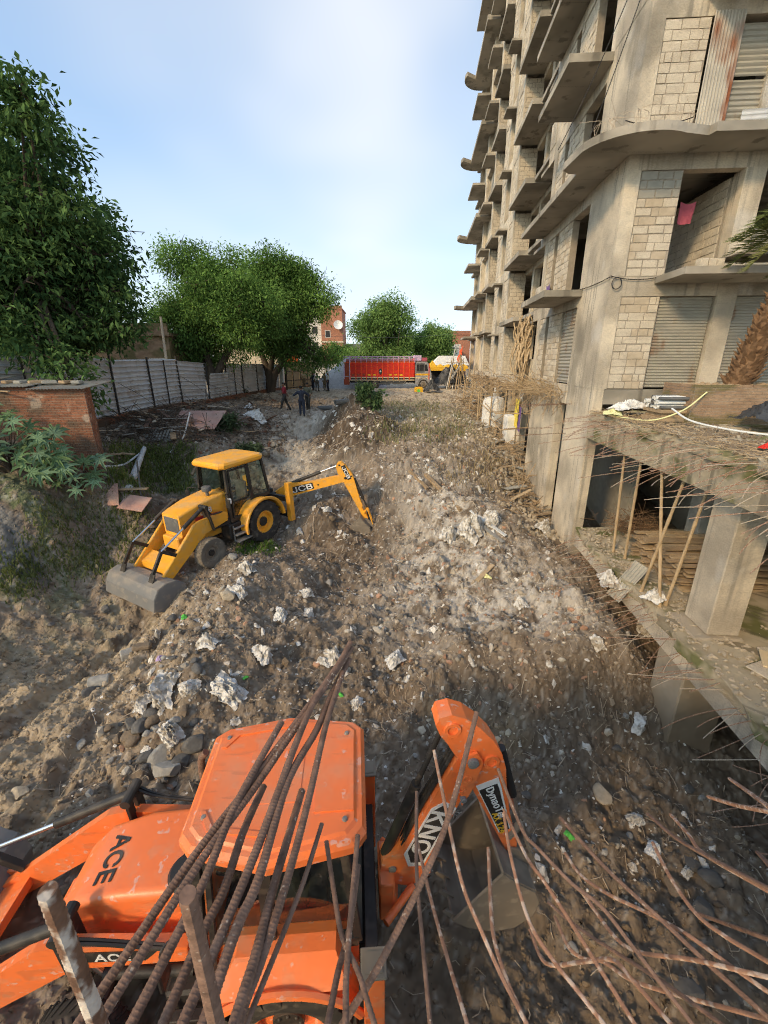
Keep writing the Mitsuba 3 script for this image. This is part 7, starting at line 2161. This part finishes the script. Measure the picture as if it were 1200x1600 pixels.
pit = lambda p: np.clip(1.3 - 0.07 * p[:, 1], 0.12, 1)                   # noqa: E731
pts = np.vstack([scatter_ground(3800, (-13, -8.6), (5, 17), 15), scatter_ground(3600, (-9, -4), (4, 12), 16), scatter_ground(9500, (-9, 7), (1.2, 9), 1), scatter_ground(15000, (-9.5, 7.5), (8, 18), 2, pit), scatter_ground(9000, (-9.5, 8), (18, 36), 3, lambda p: 0 * p[:, 0] + 0.45)])
sz = np.clip(g.lognormal(-3.75, 0.55, len(pts)), 0.008, 0.11) * np.where(pts[:, 1] > 14, 1.6, 1.0)
bulk_colored('clods', pts, sz, rocks0, 4, [(0.15, 0.112, 0.075), (0.21, 0.16, 0.105), (0.28, 0.22, 0.15), (0.12, 0.10, 0.08)], 'crumbled clods of soil covering the pit', 'soil clods', own=0.6)
# grey rubble on the right half and on the ridge
dens_r = lambda p: np.clip(blob(p, (2.0, 12.5), (2.6, 5.2), 1.3) + 0.9 * blob(p, (-4.0, 9.0), (1.2, 2.8), 1.3) + 0.8 * blob(p, (4.6, 10), (1.7, 2.0), 1.3) + 0.5 * blob(p, (3.4, 19.5), (2.4, 4.0), 1.8), 0, 1)   # noqa: E731
pts = scatter_ground(26000, (-9, 8), (5, 27), 5, dens_r)
bulk_colored('rubble', pts, np.clip(g.lognormal(-3.5, 0.55, len(pts)), 0.012, 0.13), rocks0, 6, [(0.36, 0.32, 0.26), (0.46, 0.42, 0.35), (0.28, 0.24, 0.19), (0.40, 0.33, 0.25), (0.36, 0.22, 0.15)], 'grey broken rubble spread over the middle of the site', 'rubble')
# pale shards, paper and plaster crumbs
pts = np.vstack([scatter_ground(2600, (-6, 7), (4.5, 14), 7), scatter_ground(3000, (-4, 8), (13, 30), 8)])
bulk_colored('pale_scraps', pts, np.clip(g.lognormal(-3.75, 0.5, len(pts)), 0.012, 0.085) * np.where(pts[:, 1] > 14, 1.5, 1), rocks0, 9, [(0.60, 0.57, 0.52), (0.66, 0.64, 0.60), (0.52, 0.46, 0.38)], 'pale scraps of plaster and paper scattered over the soil', 'scraps', flat_=0.45, jitter=0.12)
# torn scraps of plastic and sacking, half trodden in
V_, F_, n_ = [], [], 0
pts = np.vstack([scatter_ground(900, (-5.5, 6.5), (4.5, 15), 71, lambda p: np.clip(0.10 + 0.5 * blob(p, (-4.2, 8.6), (1.0, 2.6), 1.3) + 0.22 * blob(p, (2.5, 11), (3, 4), 1.3), 0, 1)), scatter_ground(420, (-3.5, 6.5), (15, 30), 72, lambda p: 0.4 + 0 * p[:, 0])])
for i, (x, y) in enumerate(pts):
    L = g.uniform(0.07, 0.24) * (1.4 if y > 15 else 1)
    v, f = crumple(L, L * g.uniform(0.35, 0.9), L * 0.35, 200 + i, n=9)
    v = v @ rotz(g.uniform(0, 6)).T
    v[:, 2] += hgrid(np.stack([v[:, 1] + y, v[:, 0] + x], -1)) + 0.012
    V_.append(v + [x, y, 0]); F_.append(f + n_); n_ += len(v)
one('litter', (np.vstack(V_), np.vstack(F_)), 'mat_rag', 'small torn scraps of plastic and sacking trodden into the soil', 'litter', kind='stuff', smooth=50)
# roots, fibres and twigs
mb = MB()
pts = np.vstack([scatter_ground(900, (-6, 7), (5, 14), 10), scatter_ground(1000, (-4, 8), (13, 30), 11), scatter_ground(260, (0, 6.5), (3, 8), 12)])
for x, y in pts:
    a = g.uniform(0, 6.28)
    L = g.uniform(0.06, 0.30) * (1.6 if y > 14 else 1)
    d_ = np.array([math.cos(a), math.sin(a)]) * L / 2
    p0, p1 = (x - d_[0], y - d_[1]), (x + d_[0], y + d_[1])
    z0, zm, z1 = H(*p0), H(x, y), H(*p1)
    mb.tube([(p0[0], p0[1], z0 + 0.01), (x + g.normal(0, 0.02), y + g.normal(0, 0.02), max(zm, (z0 + z1) / 2) + 0.03), (p1[0], p1[1], z1 + g.uniform(0.0, 0.08))], g.uniform(0.003, 0.009) * (1.6 if y > 14 else 1), 3, cap=False)
one('twigs', mb, 'mat_wire', 'dry roots, fibres and twigs littering the soil', 'twigs', kind='stuff')

# single stones: the largest ones in view
stone_mats = ['mat_stone_grey', 'mat_stone_tan', 'mat_stone_dark', 'mat_stone_brown']


def stone(pos, s, seed, mat, label, group=None, cat='stone', sub=2, flat_=0.75, yaw_=None):
    v, f = rock(1.0, seed, flat_, sub)
    v = v + 0.10 * (meshkit.fbm(v * 1.6 + seed, 3, seed)[:, None] - 0.5) * v
    g_ = np.random.default_rng(seed)
    v = (v @ rotz(g_.uniform(0, 6.28) if yaw_ is None else yaw_).T) * s + np.asarray(pos) + [0, 0, s * flat_ * 0.35]
    return one('stone', (v, f), mat, label, cat, group, smooth=28)


done = 0
for i, (x, y) in enumerate(scatter_ground(2000, (-8.5, 6.6), (2.2, 16), 14, lambda p: np.clip(0.07 + 0.9 * blob(p, (-4.3, 6.9), (1.0, 1.8), 1.2) + 0.35 * blob(p, (3.6, 5.2), (2.2, 1.6), 1.2) + 0.3 * blob(p, (-4.0, 10.2), (1.0, 1.4), 1.2) + 0.25 * blob(p, (1.5, 11), (2.5, 3), 1.3), 0, 1))):
    if done >= 270 or (-3.9 < x < 1.2 and y < 4.6):
        continue
    done += 1
    s = float(np.clip(g.lognormal(-2.75, 0.38), 0.035, 0.17))
    k = int(g.integers(4)) if x > -3 else int(g.choice([0, 2, 2, 3]))
    word = ['grey', 'tan', 'dark', 'brown'][k]
    where = 'on the left ridge of rubble' if x < -2.8 and y > 5 else 'in the shaded near pit' if y < 7.5 else 'on the dug-over middle ground'
    stone((x, y, H(x, y)), s, i, stone_mats[k], '%s loose stone lying %s' % (word, where), '%s stones %s' % (word, where), sub=1)
for i, (px, py, s, m, lab) in enumerate([(262, 1214, 0.20, 0, 'large pale grey boulder at the orange exhaust, lowest of the boulder group'), (252, 1188, 0.22, 0, 'large grey boulder above the lowest one beside the orange cab'), (283, 1196, 0.20, 2, 'dark boulder right of the pale grey one beside the orange cab'), (226, 1187, 0.15, 2, 'dark stone left of the boulder group'), (222, 1140, 0.17, 2, 'dark round stone up-slope from the boulder group'), (236, 1122, 0.15, 2, 'dark stone at the top of the row beside the white rags'), (205, 1135, 0.13, 2, 'dark stone left of the round one'), (210, 1160, 0.14, 3, 'brown stone in the row left of the rags'), (306, 1168, 0.2, 2, 'dark slab stone touching the corner of the orange roof'), (138, 1087, 0.14, 2, 'dark stone beside the concrete cylinder'), (186, 1157, 0.10, 3, 'small brown stone in the sandy trench'), (30, 1243, 0.13, 1, 'pale stone in the sandy soil near the left edge'), (355, 938, 0.17, 1, 'tan squared block on the crest of the ridge'), (940, 1248, 0.19, 1, 'tan squared block lying right of the orange dipper'), (515, 912, 0.16, 0, 'grey stone in the brown hollow right of the crest'), (250, 945, 0.14, 2, 'dark stone by the corner of the loader bucket'), (268, 968, 0.12, 2, 'small dark stone below the loader bucket'), (1095, 1425, 0.16, 2, 'dark stone under the right-hand bars'), (1083, 1355, 0.15, 2, 'dark flat stone right of the pale paper'), (1110, 1378, 0.17, 2, 'dark flat stone furthest right'), (650, 1038, 0.06, 1, 'small white stone in the middle of the pit'), (1050, 1395, 0.15, 3, 'brown stone below the pale paper')]):
    stone(gp(px, py), s, 900 + i, stone_mats[m], lab)
p = gp(158, 1072)
one('concrete_cylinder', MB().lathe([(0, -0.21), (0.13, -0.21), (0.145, -0.19), (0.145, 0.19), (0.13, 0.21), (0, 0.21)], p + [0, 0, 0.11], (0.95, 0.25, 0.06), 18), 'mat_stone_grey', 'short concrete test cylinder lying in the sandy trench', 'concrete cylinder', smooth=35)
p = gp(205, 1024)
one('concrete_block', MB().box((-0.22, -0.13, 0), (0.22, 0.13, 0.2), yaw(p + [0, 0, -0.04], 35), 0.03), 'mat_stone_grey', 'grey concrete block standing in the sandy trench', 'block')
p = gp(222, 1012)
one('concrete_block', MB().box((-0.2, -0.1, 0), (0.2, 0.1, 0.12), yaw(p + [0, 0, -0.04], 15), 0.03), 'mat_stone_brown', 'flat brownish block behind the grey concrete block', 'block')

# rags, plastic and bags
rags = [(356, 1086, 62, 0, 'large white plastic bag spread on the ridge above the orange roof'), (262, 1082, 60, 1, 'torn greyish white sack hanging down the left flank of the ridge'), (300, 1082, 38, 1, 'narrow white rag between the torn sack and the large bag'), (228, 1106, 34, 1, 'dirty white rag left of the torn sack'), (268, 1150, 46, 1, 'dirty white rags below the torn sack, at the boulders'), (326, 1014, 40, 1, 'crumpled white rag on the upper face of the ridge'), (408, 1032, 42, 1, 'crumpled grey-white rag right of the upper one'), (438, 966, 34, 0, 'white plastic bag under the crest, left of two'), (480, 962, 32, 0, 'white plastic bag under the crest, right of two'),
        (478, 930, 24, 1, 'knotted white string and rag above the right bag'), (385, 895, 34, 1, 'pale torn sack on the very crest of the ridge'), (372, 930, 30, 1, 'white and green scraps in the crest beside the tan block'), (520, 1030, 34, 1, 'white rag behind the tips of the steel bars'), (505, 1036, 24, 0, 'small folded white plastic left of the bar tips'), (615, 1036, 36, 0, 'white plastic bag in the middle of the pit, right of the bar tips'), (556, 1100, 30, 0, 'white plastic right of the bar bundle above the roof'), (735, 832, 60, 1, 'large heap of torn grey plastic on the pale rubble'), (765, 815, 40, 1, 'grey torn plastic at the upper right of the heap'), (700, 842, 38, 1, 'grey plastic scrap at the left of the heap'), (995, 1132, 38, 0, 'clear plastic bag near the foot of the concrete column'), (990, 1285, 36, 0, 'bluish grey plastic scrap in the shaded pit'), (1018, 1332, 42, 0, 'long pale plastic scrap below the bluish one'), (1072, 1368, 24, 0, 'white folded paper under the right-hand bars'), (735, 1318, 1, 0, None), (815, 950, 30, 1, 'white rag on the pale slope left of the tin sheet'), (930, 1010, 30, 1, 'pale scrap on the slope left of the lower slab'), (862, 735, 26, 1, 'white rag at the foot of the concrete pillar'), (1000, 985, 44, 1, 'dirty white sacking below the tin sheet'), (640, 690, 1, 0, None), (400, 656, 40, 0, 'white plastic heap on the debris terrace'), (510, 800, 20, 0, 'white scrap sticking out of the cut bank, upper'), (468, 832, 16, 0, 'white scrap in the cut bank by the rear wheel'), (845, 830, 36, 1, 'pale cloth hanging at the pillar base'), (390, 640, 24, 0, 'white scrap near the red-shirted person')]
for i, (px, py, spx, k, lab) in enumerate(rags):
    if lab is None:
        continue
    p = gp(px, py)
    Zd = (p[1] * CP + (3.7 - p[2]) * SP)
    L = spx * Zd / FPX * 0.98
    # lie along the slope of the ground
    e = 0.25
    nrm = np.array([H(p[0] - e, p[1]) - H(p[0] + e, p[1]), H(p[0], p[1] - e) - H(p[0], p[1] + e), 2 * e])
    nrm /= np.linalg.norm(nrm)
    t1 = np.cross([0, 1, 0.0], nrm); t1 /= np.linalg.norm(t1)
    tilt = np.stack([t1, np.cross(nrm, t1), nrm], 1)
    lay_sheet('plastic_scrap' if k == 0 else 'rag', p + nrm * 0.03, L, L * (0.62 if k == 0 else 0.75), L * (0.30 if k == 0 else 0.42), 60 + i, 'mat_bag' if k == 0 else 'mat_rag', lab, 'plastic' if k == 0 else 'rag', rot=g.uniform(0, 6.28), tilt=tilt)
for px, py, m, s, lab in [(288, 968, 'col_green', 0.24, 'green and white packet below the loader bucket'), (533, 1090, 'col_green', 0.16, 'bright green scrap above the orange roof'), (888, 1312, 'col_green', 0.2, 'green snack packet in the shaded pit'), (250, 1034, 'col_lilac', 0.22, 'lilac scrap on the left flank of the ridge'), (384, 1062, 'col_green', 0.14, 'tiny green scrap above the large white bag'), (240, 1070, 'col_card', 0.22, 'beige cardboard scrap left of the torn sack'), (342, 955, 'col_paleplastic', 0.16, 'pale blue card below the tan block'), (760, 905, 'col_paleyellow', 0.3, 'yellowish split board on the pale rubble')]:
    p = gp(px, py)
    lay_sheet('packet', p + [0, 0, 0.04], s, s * 0.6, s * 0.25, int(px), m, lab, 'litter', rot=px)


def ground_pole(name, label, a, b, r, mat, cat, w=None):
    a, b = np.asarray(a, float), np.asarray(b, float)
    t = np.linspace(0, 1, 7)[:, None]
    q = a + (b - a) * t
    if w:
        return one(name, MB().bar(a + [0, 0, 0.06], b + [0, 0, 0.06], w[0], w[1]), mat, label, cat)
    return one(name, MB().tube(q + [0, 0, r], r, 9), mat, label, cat, smooth=40)


for (x0, y0), (x1, y1), w, m, lab in [((665, 745), (720, 800), (0.14, 0.10), 'mat_wood', 'weathered log lying down the pale rubble slope'), ((640, 738), (668, 768), (0.12, 0.08), 'mat_wood', 'shorter log above the weathered one on the rubble slope'), ((745, 912), (770, 885), (0.14, 0.03), 'mat_bamboo', 'pale split board on the rubble below the grey plastic'), ((690, 835), (735, 818), (0.12, 0.05), 'mat_stone_grey', 'grey length of timber across the torn plastic'), ((735, 800), (790, 840), (0.16, 0.03), 'col_paleplastic', 'pale flat strip at the right of the torn plastic'), ((742, 822), (786, 850), (0.14, 0.03), 'mat_stone_grey', 'grey strip under the pale one'), ((300, 745), (330, 690), (0.1, 0.05), 'mat_wood', 'grey plank behind the yellow cab')]:
    a, b = gp(x0, y0), gp(x1, y1)
    ground_pole('timber', lab, a, b, 0.05, m, 'timber', w)
for i in range(14):
    px, py = 770 + 8 * (i % 7) + 4 * (i // 7), 770 + 5 * (i % 5)
    p = gp(px + 50, py)
    a = g.uniform(0, 3.14)
    d_ = np.array([math.cos(a), math.sin(a), g.normal(0, 0.12)]) * g.uniform(0.4, 1.0)
    one('broken_board', MB().bar(p - d_ * 0.5 + [0, 0, 0.1], p + d_ * 0.5 + [0, 0, 0.14], 0.16, 0.025), 'mat_wood' if i % 2 else 'mat_bamboo', 'broken board in the heap at the foot of the concrete pillars', 'board', 'boards heaped at the foot of the pillars')

# ---------------------------------------------------------------- left bank: castor plants, grass, pipes, debris terrace


def castor_leaf(c, nrm, s, g_):
    """A star-shaped leaf with eight pointed lobes."""
    n_ = 8
    pts, ring = [(0, 0, 0)], []
    for k in range(n_):
        a = -2.5 + 5.0 * k / (n_ - 1)
        L = s * (0.62 + 0.38 * math.cos(a * 0.55))
        for da, rr, zz in ((-0.24, 0.42, -0.02), (-0.12, 0.72, 0.01), (0, 1.0, -0.10), (0.12, 0.72, 0.01), (0.24, 0.42, -0.02)):
            ring.append((math.cos(a + da) * L * rr, math.sin(a + da) * L * rr, zz * s * 1.6 - 0.10 * s * rr * rr))
    v = np.array(pts + ring)
    f = [[0, i, i + 1] for i in range(1, len(ring))]
    nrm = nrm / np.linalg.norm(nrm)
    a = np.cross(nrm, g_.normal(size=3))
    a /= np.linalg.norm(a)
    R = np.stack([a, np.cross(nrm, a), nrm], 1)
    return v @ R.T + c, np.array(f)


CPs = []
for i, (px, py, y, lab) in enumerate([(20, 742, 12.3, 'castor plant with big star-shaped leaves at the left edge below the shed'), (75, 752, 12.3, 'castor plant in the middle of the row below the shed'), (120, 752, 12.6, 'castor plant nearest the shed corner, right of the others')]):
    b0 = at(px, py, y=y)
    b0[2] = H(b0[0], b0[1])
    k = thing('castor_plant', lab, 'plant')
    mb = MB()
    g_ = np.random.default_rng(40 + i)
    leaves = []
    for q in range(22):
        a = g_.uniform(0, 6.28)
        L = g_.uniform(0.5, 1.05)
        h_ = g_.uniform(0.4, 2.0 if i == 0 else 1.5)
        e = b0 + [math.cos(a) * L * 0.9, math.sin(a) * L * 0.55 - 0.25, h_]
        mb.tube(spline([b0, b0 + [0.2 * math.cos(a), 0.2 * math.sin(a), h_ * 0.6], e], 6), np.linspace(0.018, 0.007, 7), 5)
        leaves.append((e, np.array([0.35 * math.cos(a), -0.65 + 0.3 * math.sin(a), 1.0]), g_.uniform(0.30, 0.50)))
    put('stem', mb, 'mat_bark', k)
    for e, n_, s in leaves:
        v, f = castor_leaf(e, n_ + g_.normal(0, 0.15, 3), s, g_)
        c = np.array([0.20, 0.30, 0.165]) * g_.uniform(0.7, 1.35) * np.array([1, 1, g_.uniform(0.8, 1.2)])
        put('leaf', (v, f), 'mat_leaf', k, color=np.tile(c, (len(v), 1)))


def grass(name, label, pts, h, seed, cols=((0.07, 0.10, 0.025), (0.16, 0.18, 0.06)), blades=16, spread=0.14, cat='grass'):
    g_ = np.random.default_rng(seed)
    n_ = len(pts) * blades
    p = np.repeat(pts, blades, 0) + g_.normal(0, spread, (n_, 2))
    z = hgrid(np.stack([p[:, 1], p[:, 0]], -1))
    b = np.concatenate([p, z[:, None]], 1)
    a = g_.uniform(0, 6.28, n_)
    ln = h * g_.uniform(0.4, 1.3, n_)
    d_ = np.stack([np.cos(a), np.sin(a), 0 * a], -1)
    s_ = np.stack([-np.sin(a), np.cos(a), 0 * a], -1) * (0.012 + 0.02 * h)
    mid = b + d_ * (ln * 0.18)[:, None] + np.array([0, 0, 1]) * (ln * 0.6)[:, None]
    tip = b + d_ * (ln * 0.6)[:, None] + np.array([0, 0, 1]) * (ln * 0.85)[:, None]
    v = np.stack([b - s_, b + s_, mid + s_ * 0.7, mid - s_ * 0.7, tip], 1).reshape(-1, 3)
    i = np.arange(n_) * 5
    f = np.vstack([np.stack([i, i + 1, i + 2], -1), np.stack([i, i + 2, i + 3], -1), np.stack([i + 3, i + 2, i + 4], -1)])
    t = g_.random(n_)[:, None]
    c = np.asarray(cols[0]) * (1 - t) + np.asarray(cols[1]) * t
    return one(name, (v, f), 'mat_leaf', label, cat, kind='stuff', color=np.repeat(c, 5, 0))


def px_pts(x0, y0, x1, y1, n, seed):
    g_ = np.random.default_rng(seed)
    out = [gp(x, y)[:2] for x, y in zip(g_.uniform(x0, x1, n), g_.uniform(y0, y1, n))]
    return np.array(out)


grass('grass', 'green grass on the lip of the bank behind the yellow cab', px_pts(175, 698, 300, 770, 240, 1), 0.27, 2, ((0.10, 0.14, 0.035), (0.24, 0.27, 0.09)), blades=13)
grass('grass', 'thin grass on the bank below the castor plants', np.vstack([px_pts(60, 790, 240, 900, 190, 3), px_pts(0, 855, 60, 930, 70, 13)]), 0.17, 4, ((0.10, 0.13, 0.04), (0.24, 0.26, 0.10)), blades=10)
grass('grass', 'small green patch on the earth beside the yellow rear wheel', px_pts(376, 845, 430, 866, 45, 5), 0.14, 6, ((0.08, 0.15, 0.03), (0.16, 0.25, 0.06)))
grass('weeds', 'weeds and dry grass in the scrub below the lorry', px_pts(590, 628, 735, 690, 170, 7), 0.3, 8, ((0.12, 0.17, 0.06), (0.42, 0.36, 0.20)), blades=9, spread=0.32, cat='weeds')
grass('weeds', 'dry straw-coloured weeds along the foot of the building', px_pts(690, 640, 800, 760, 110, 9), 0.3, 10, ((0.28, 0.22, 0.12), (0.52, 0.42, 0.26)), blades=8, spread=0.3, cat='weeds')
b0 = gp(577, 640)
bush = thing('shrub', 'leafy green shrub on top of the dumped heap, in front of the lorry', 'shrub')
cc, rr = clumps(b0 + [0, 0.3, 0.6], (0.8, 0.6, 0.75), 12, 77)
v, f, c = leaf_cloud(cc, rr, 1700, 0.24, (0.05, 0.10, 0.04), (0.16, 0.24, 0.11), 78, sub=0.3, aspect=0.6)
tag(put('foliage', (v, f), 'mat_leaf', bush, color=c), kind='stuff')
mb = MB()
for q in cc:
    mb.tube([b0 - [0, 0, 0.1], (b0 + q) / 2 + [0.05, 0, 0.1], q], [0.03, 0.02, 0.01], 5)
put('stem', mb, 'mat_bark', bush)
for i, (px, py, s, lab) in enumerate([(372, 618, 0.9, 'grey-green bush at the foot of the metal fence'), (415, 612, 0.7, 'small bush by the fence near the gate post'), (390, 715, 0.5, 'small green plant on the terrace edge behind the yellow cab'), (355, 675, 0.6, 'green plant in the debris on the terrace')]):
    b0 = gp(px, py)
    k = thing('shrub', lab, 'shrub')
    cc, rr = clumps(b0 + [0, 0, s * 0.6], (s, s * 0.7, s * 0.8), 9, 80 + i)
    v, f, c = leaf_cloud(cc, rr, 1300, 0.17, (0.05, 0.08, 0.04), (0.15, 0.19, 0.10), 85 + i, sub=0.25, aspect=0.5)
    tag(put('foliage', (v, f), 'mat_leaf', k, color=c), kind='stuff')
    put('stem', MB().tube([b0 - [0, 0, 0.1], b0 + [0, 0, s]], [0.03, 0.012], 5), 'mat_bark', k)

a, b = gp(203, 772), gp(228, 716)
one('wrapped_post', MB().tube([a + [0, 0, 0.1], (a + b) / 2 + [0, 0, 0.25], b + [0, 0, 0.35]], [0.13, 0.11, 0.09], 10), 'mat_zinc', 'silvery wrapped post leaning on the grassy bank', 'post', smooth=40)
a, b = gp(160, 738), gp(228, 726)
one('bent_pipe', MB().tube(spline([a + [0, 0, 0.15], (a + b) / 2 + [0, -0.1, 0.12], b + [0, 0, 0.5]], 14), 0.035, 8), 'col_paleplastic', 'white plastic pipe lying curved across the bank by the wrapped post', 'pipe', smooth=40)
a = gp(262, 712)
one('bent_pipe', MB().tube(spline([a + [0, 0, 0.05], a + [0.25, 1.0, 0.5], a + [0.5, 1.6, 1.6]], 14), 0.03, 8), 'col_paleplastic', 'white plastic pipe rising in a curve from the terrace behind the yellow cab', 'pipe', smooth=40)
a = gp(222, 784)
one('thin_post', MB().bar(a, a + [0.02, 0.1, 1.35], 0.04, 0.04), 'mat_grey', 'thin grey metal post beside the wrapped post', 'post')
bsdf('mat_pink_sheet', P(lambda p, n, uv: mix((0.42, 0.20, 0.16), (0.50, 0.38, 0.31), fbm(p.x * 3, p.y * 3, p.z * 3, 3))), 0.8)
a = gp(178, 797)
one('pink_sheet', MB().hull([a + q for q in ([-0.5, 0, 0.05], [0.25, -0.1, 0.1], [0.2, 0.15, 0.75], [0.05, 0.2, 0.72], [-0.5, 0.04, 0.09], [0.25, -0.06, 0.14])]), 'mat_pink_sheet', 'bent pinkish sheet standing on the bank left of the yellow loader arms', 'sheet')
one('pink_sheet', MB().box((-0.4, -0.3, 0), (0.45, 0.3, 0.03), frame(a + [0.65, 0.05, 0.12], (1, -0.15, -0.1), None, (0.05, -0.5, 0.86))), 'mat_pink_sheet', 'flat pinkish sheet right of the bent one on the bank', 'sheet')
for i, (px, py, L_, an__, lab) in enumerate([(150, 717, 1.6, 10, 'grey board below the shed corner'), (190, 715, 1.2, 160, 'grey board lying towards the grassy bank'), (195, 775, 1.5, 5, 'pale board under the wrapped post')]):
    p = gp(px, py)
    one('board', MB().box((-L_ / 2, -0.09, 0), (L_ / 2, 0.09, 0.03), yaw(p + [0, 0, 0.12], an__)), 'mat_wood', lab, 'board')
p = gp(248, 684)
k = thing('slatted_crate', 'pale grey slatted panel lying on the debris terrace', 'panel')
X_ = frame(p + [0, 0, 0.15], (1, 0.05, 0), None, (0, -0.55, 0.83))
for i in range(9):
    put('slat', MB().box((-0.62 + 0.14 * i, -0.4, 0), (-0.53 + 0.14 * i, 0.4, 0.03), X_), 'mat_block_grey', k)
put('batten', MB().box((-0.66, -0.42, -0.04), (0.66, -0.34, -0.003), X_).box((-0.66, 0.34, -0.04), (0.66, 0.42, -0.003), X_), 'mat_block_grey', k)
p = gp(310, 668)
one('rusty_sheet', MB().box((-1.2, -0.7, 0), (1.2, 0.7, 0.02), frame(p + [0, 0, 0.35], (1, -0.2, 0.02), None, (0.1, -0.5, 0.85))), 'mat_pink_sheet', 'brown board tilted on the debris terrace below the fence', 'board')
p = gp(222, 645)
one('white_sign', MB().box((-0.3, -0.02, 0), (0.3, 0.02, 0.45), yaw(p + [0, 0, 0.3], 15)), 'col_paleplastic', 'small white board at the foot of the fence', 'board')
g = np.random.default_rng(303)
for i in range(46):
    p = gp(g.uniform(165, 440), g.uniform(628, 690))
    a = g.uniform(0, 3.14)
    L_ = g.uniform(0.6, 1.8)
    d_ = np.array([math.cos(a), math.sin(a), g.normal(0, 0.15)]) * L_ / 2
    one('scrap_timber', MB().bar(p - d_ + [0, 0, 0.18], p + d_ + [0, 0, 0.2], g.uniform(0.07, 0.26), 0.03), ['mat_wood', 'mat_block_grey', 'mat_rust', 'mat_house_cream'][i % 4], ['brown scrap board', 'grey scrap board', 'dark rusty scrap strip', 'pale scrap board'][i % 4] + ' in the debris terrace below the fence', 'scrap', ['brown', 'grey', 'rusty', 'pale'][i % 4] + ' scrap on the debris terrace')
mb = MB()
for i in range(900):
    p = gp(g.uniform(160, 440), g.uniform(624, 695)) if i % 6 == 0 else p + np.array([g.normal(0, 0.35), g.normal(0, 0.35), 0])
    d_ = g.normal(size=3) * [1, 1, 0.45]
    d_ /= np.linalg.norm(d_)
    c = np.array([p[0], p[1], H(p[0], p[1]) + g.uniform(0.02, 0.35)])
    mb.tube([c, c + d_ * 0.3 + [0, 0, 0.05], c + d_ * g.uniform(0.4, 1.1)], 0.014, 3, cap=False)
one('brushwood', mb, 'mat_bark', 'dark tangle of roots and branches on the debris terrace', 'brushwood', kind='stuff')
pts = np.array([gp(x, y)[:2] for x, y in zip(g.uniform(160, 450, 240), g.uniform(625, 700, 240))])
pts = np.repeat(pts, 9, 0) + g.normal(0, 0.4, (240 * 9, 2))
bulk_colored('terrace_rubble', pts, np.clip(g.lognormal(-2.9, 0.5, len(pts)), 0.02, 0.2), rocks0, 61, [(0.16, 0.12, 0.09), (0.24, 0.19, 0.15), (0.40, 0.36, 0.31), (0.22, 0.11, 0.07), (0.10, 0.085, 0.07)], 'mixed brick and stone rubble on the debris terrace', 'rubble')
for i, (px, py, a, lab) in enumerate([(508, 641, 20, 'short dark concrete pipe lying on the sandy ramp, nearer one'), (536, 632, 35, 'short dark concrete pipe lying on the sandy ramp, further one')]):
    p = gp(px, py)
    d_ = np.array([math.cos(math.radians(a)), math.sin(math.radians(a)), 0.03])
    one('concrete_pipe', MB().lathe([(0.10, -0.5), (0.15, -0.5), (0.15, 0.5), (0.10, 0.5), (0.10, -0.5)], p + [0, 0, 0.14], d_, 14), 'mat_grey', lab, 'pipe', smooth=40)
# stones of the terrace edge
for i in range(30):
    px, py = 375 + 2.4 * i, 742 - 2.0 * i + g.normal(0, 4)
    p = gp(px, py)
    stone(p, g.uniform(0.10, 0.24), 1200 + i, stone_mats[[1, 3, 0][i % 3]], ['tan', 'brown', 'grey'][i % 3] + ' stone in the ragged edge of the terrace behind the yellow cab', ['tan', 'brown', 'grey'][i % 3] + ' stones of the terrace edge', sub=1)
for i in range(8):
    p = gp(1075 + g.uniform(-45, 45), 870 + g.uniform(-10, 60)) if False else None
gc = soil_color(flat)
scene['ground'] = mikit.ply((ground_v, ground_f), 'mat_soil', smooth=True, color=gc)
tag('ground', 'churned brown soil of the excavation with sandy and grey patches', 'ground', kind='structure')
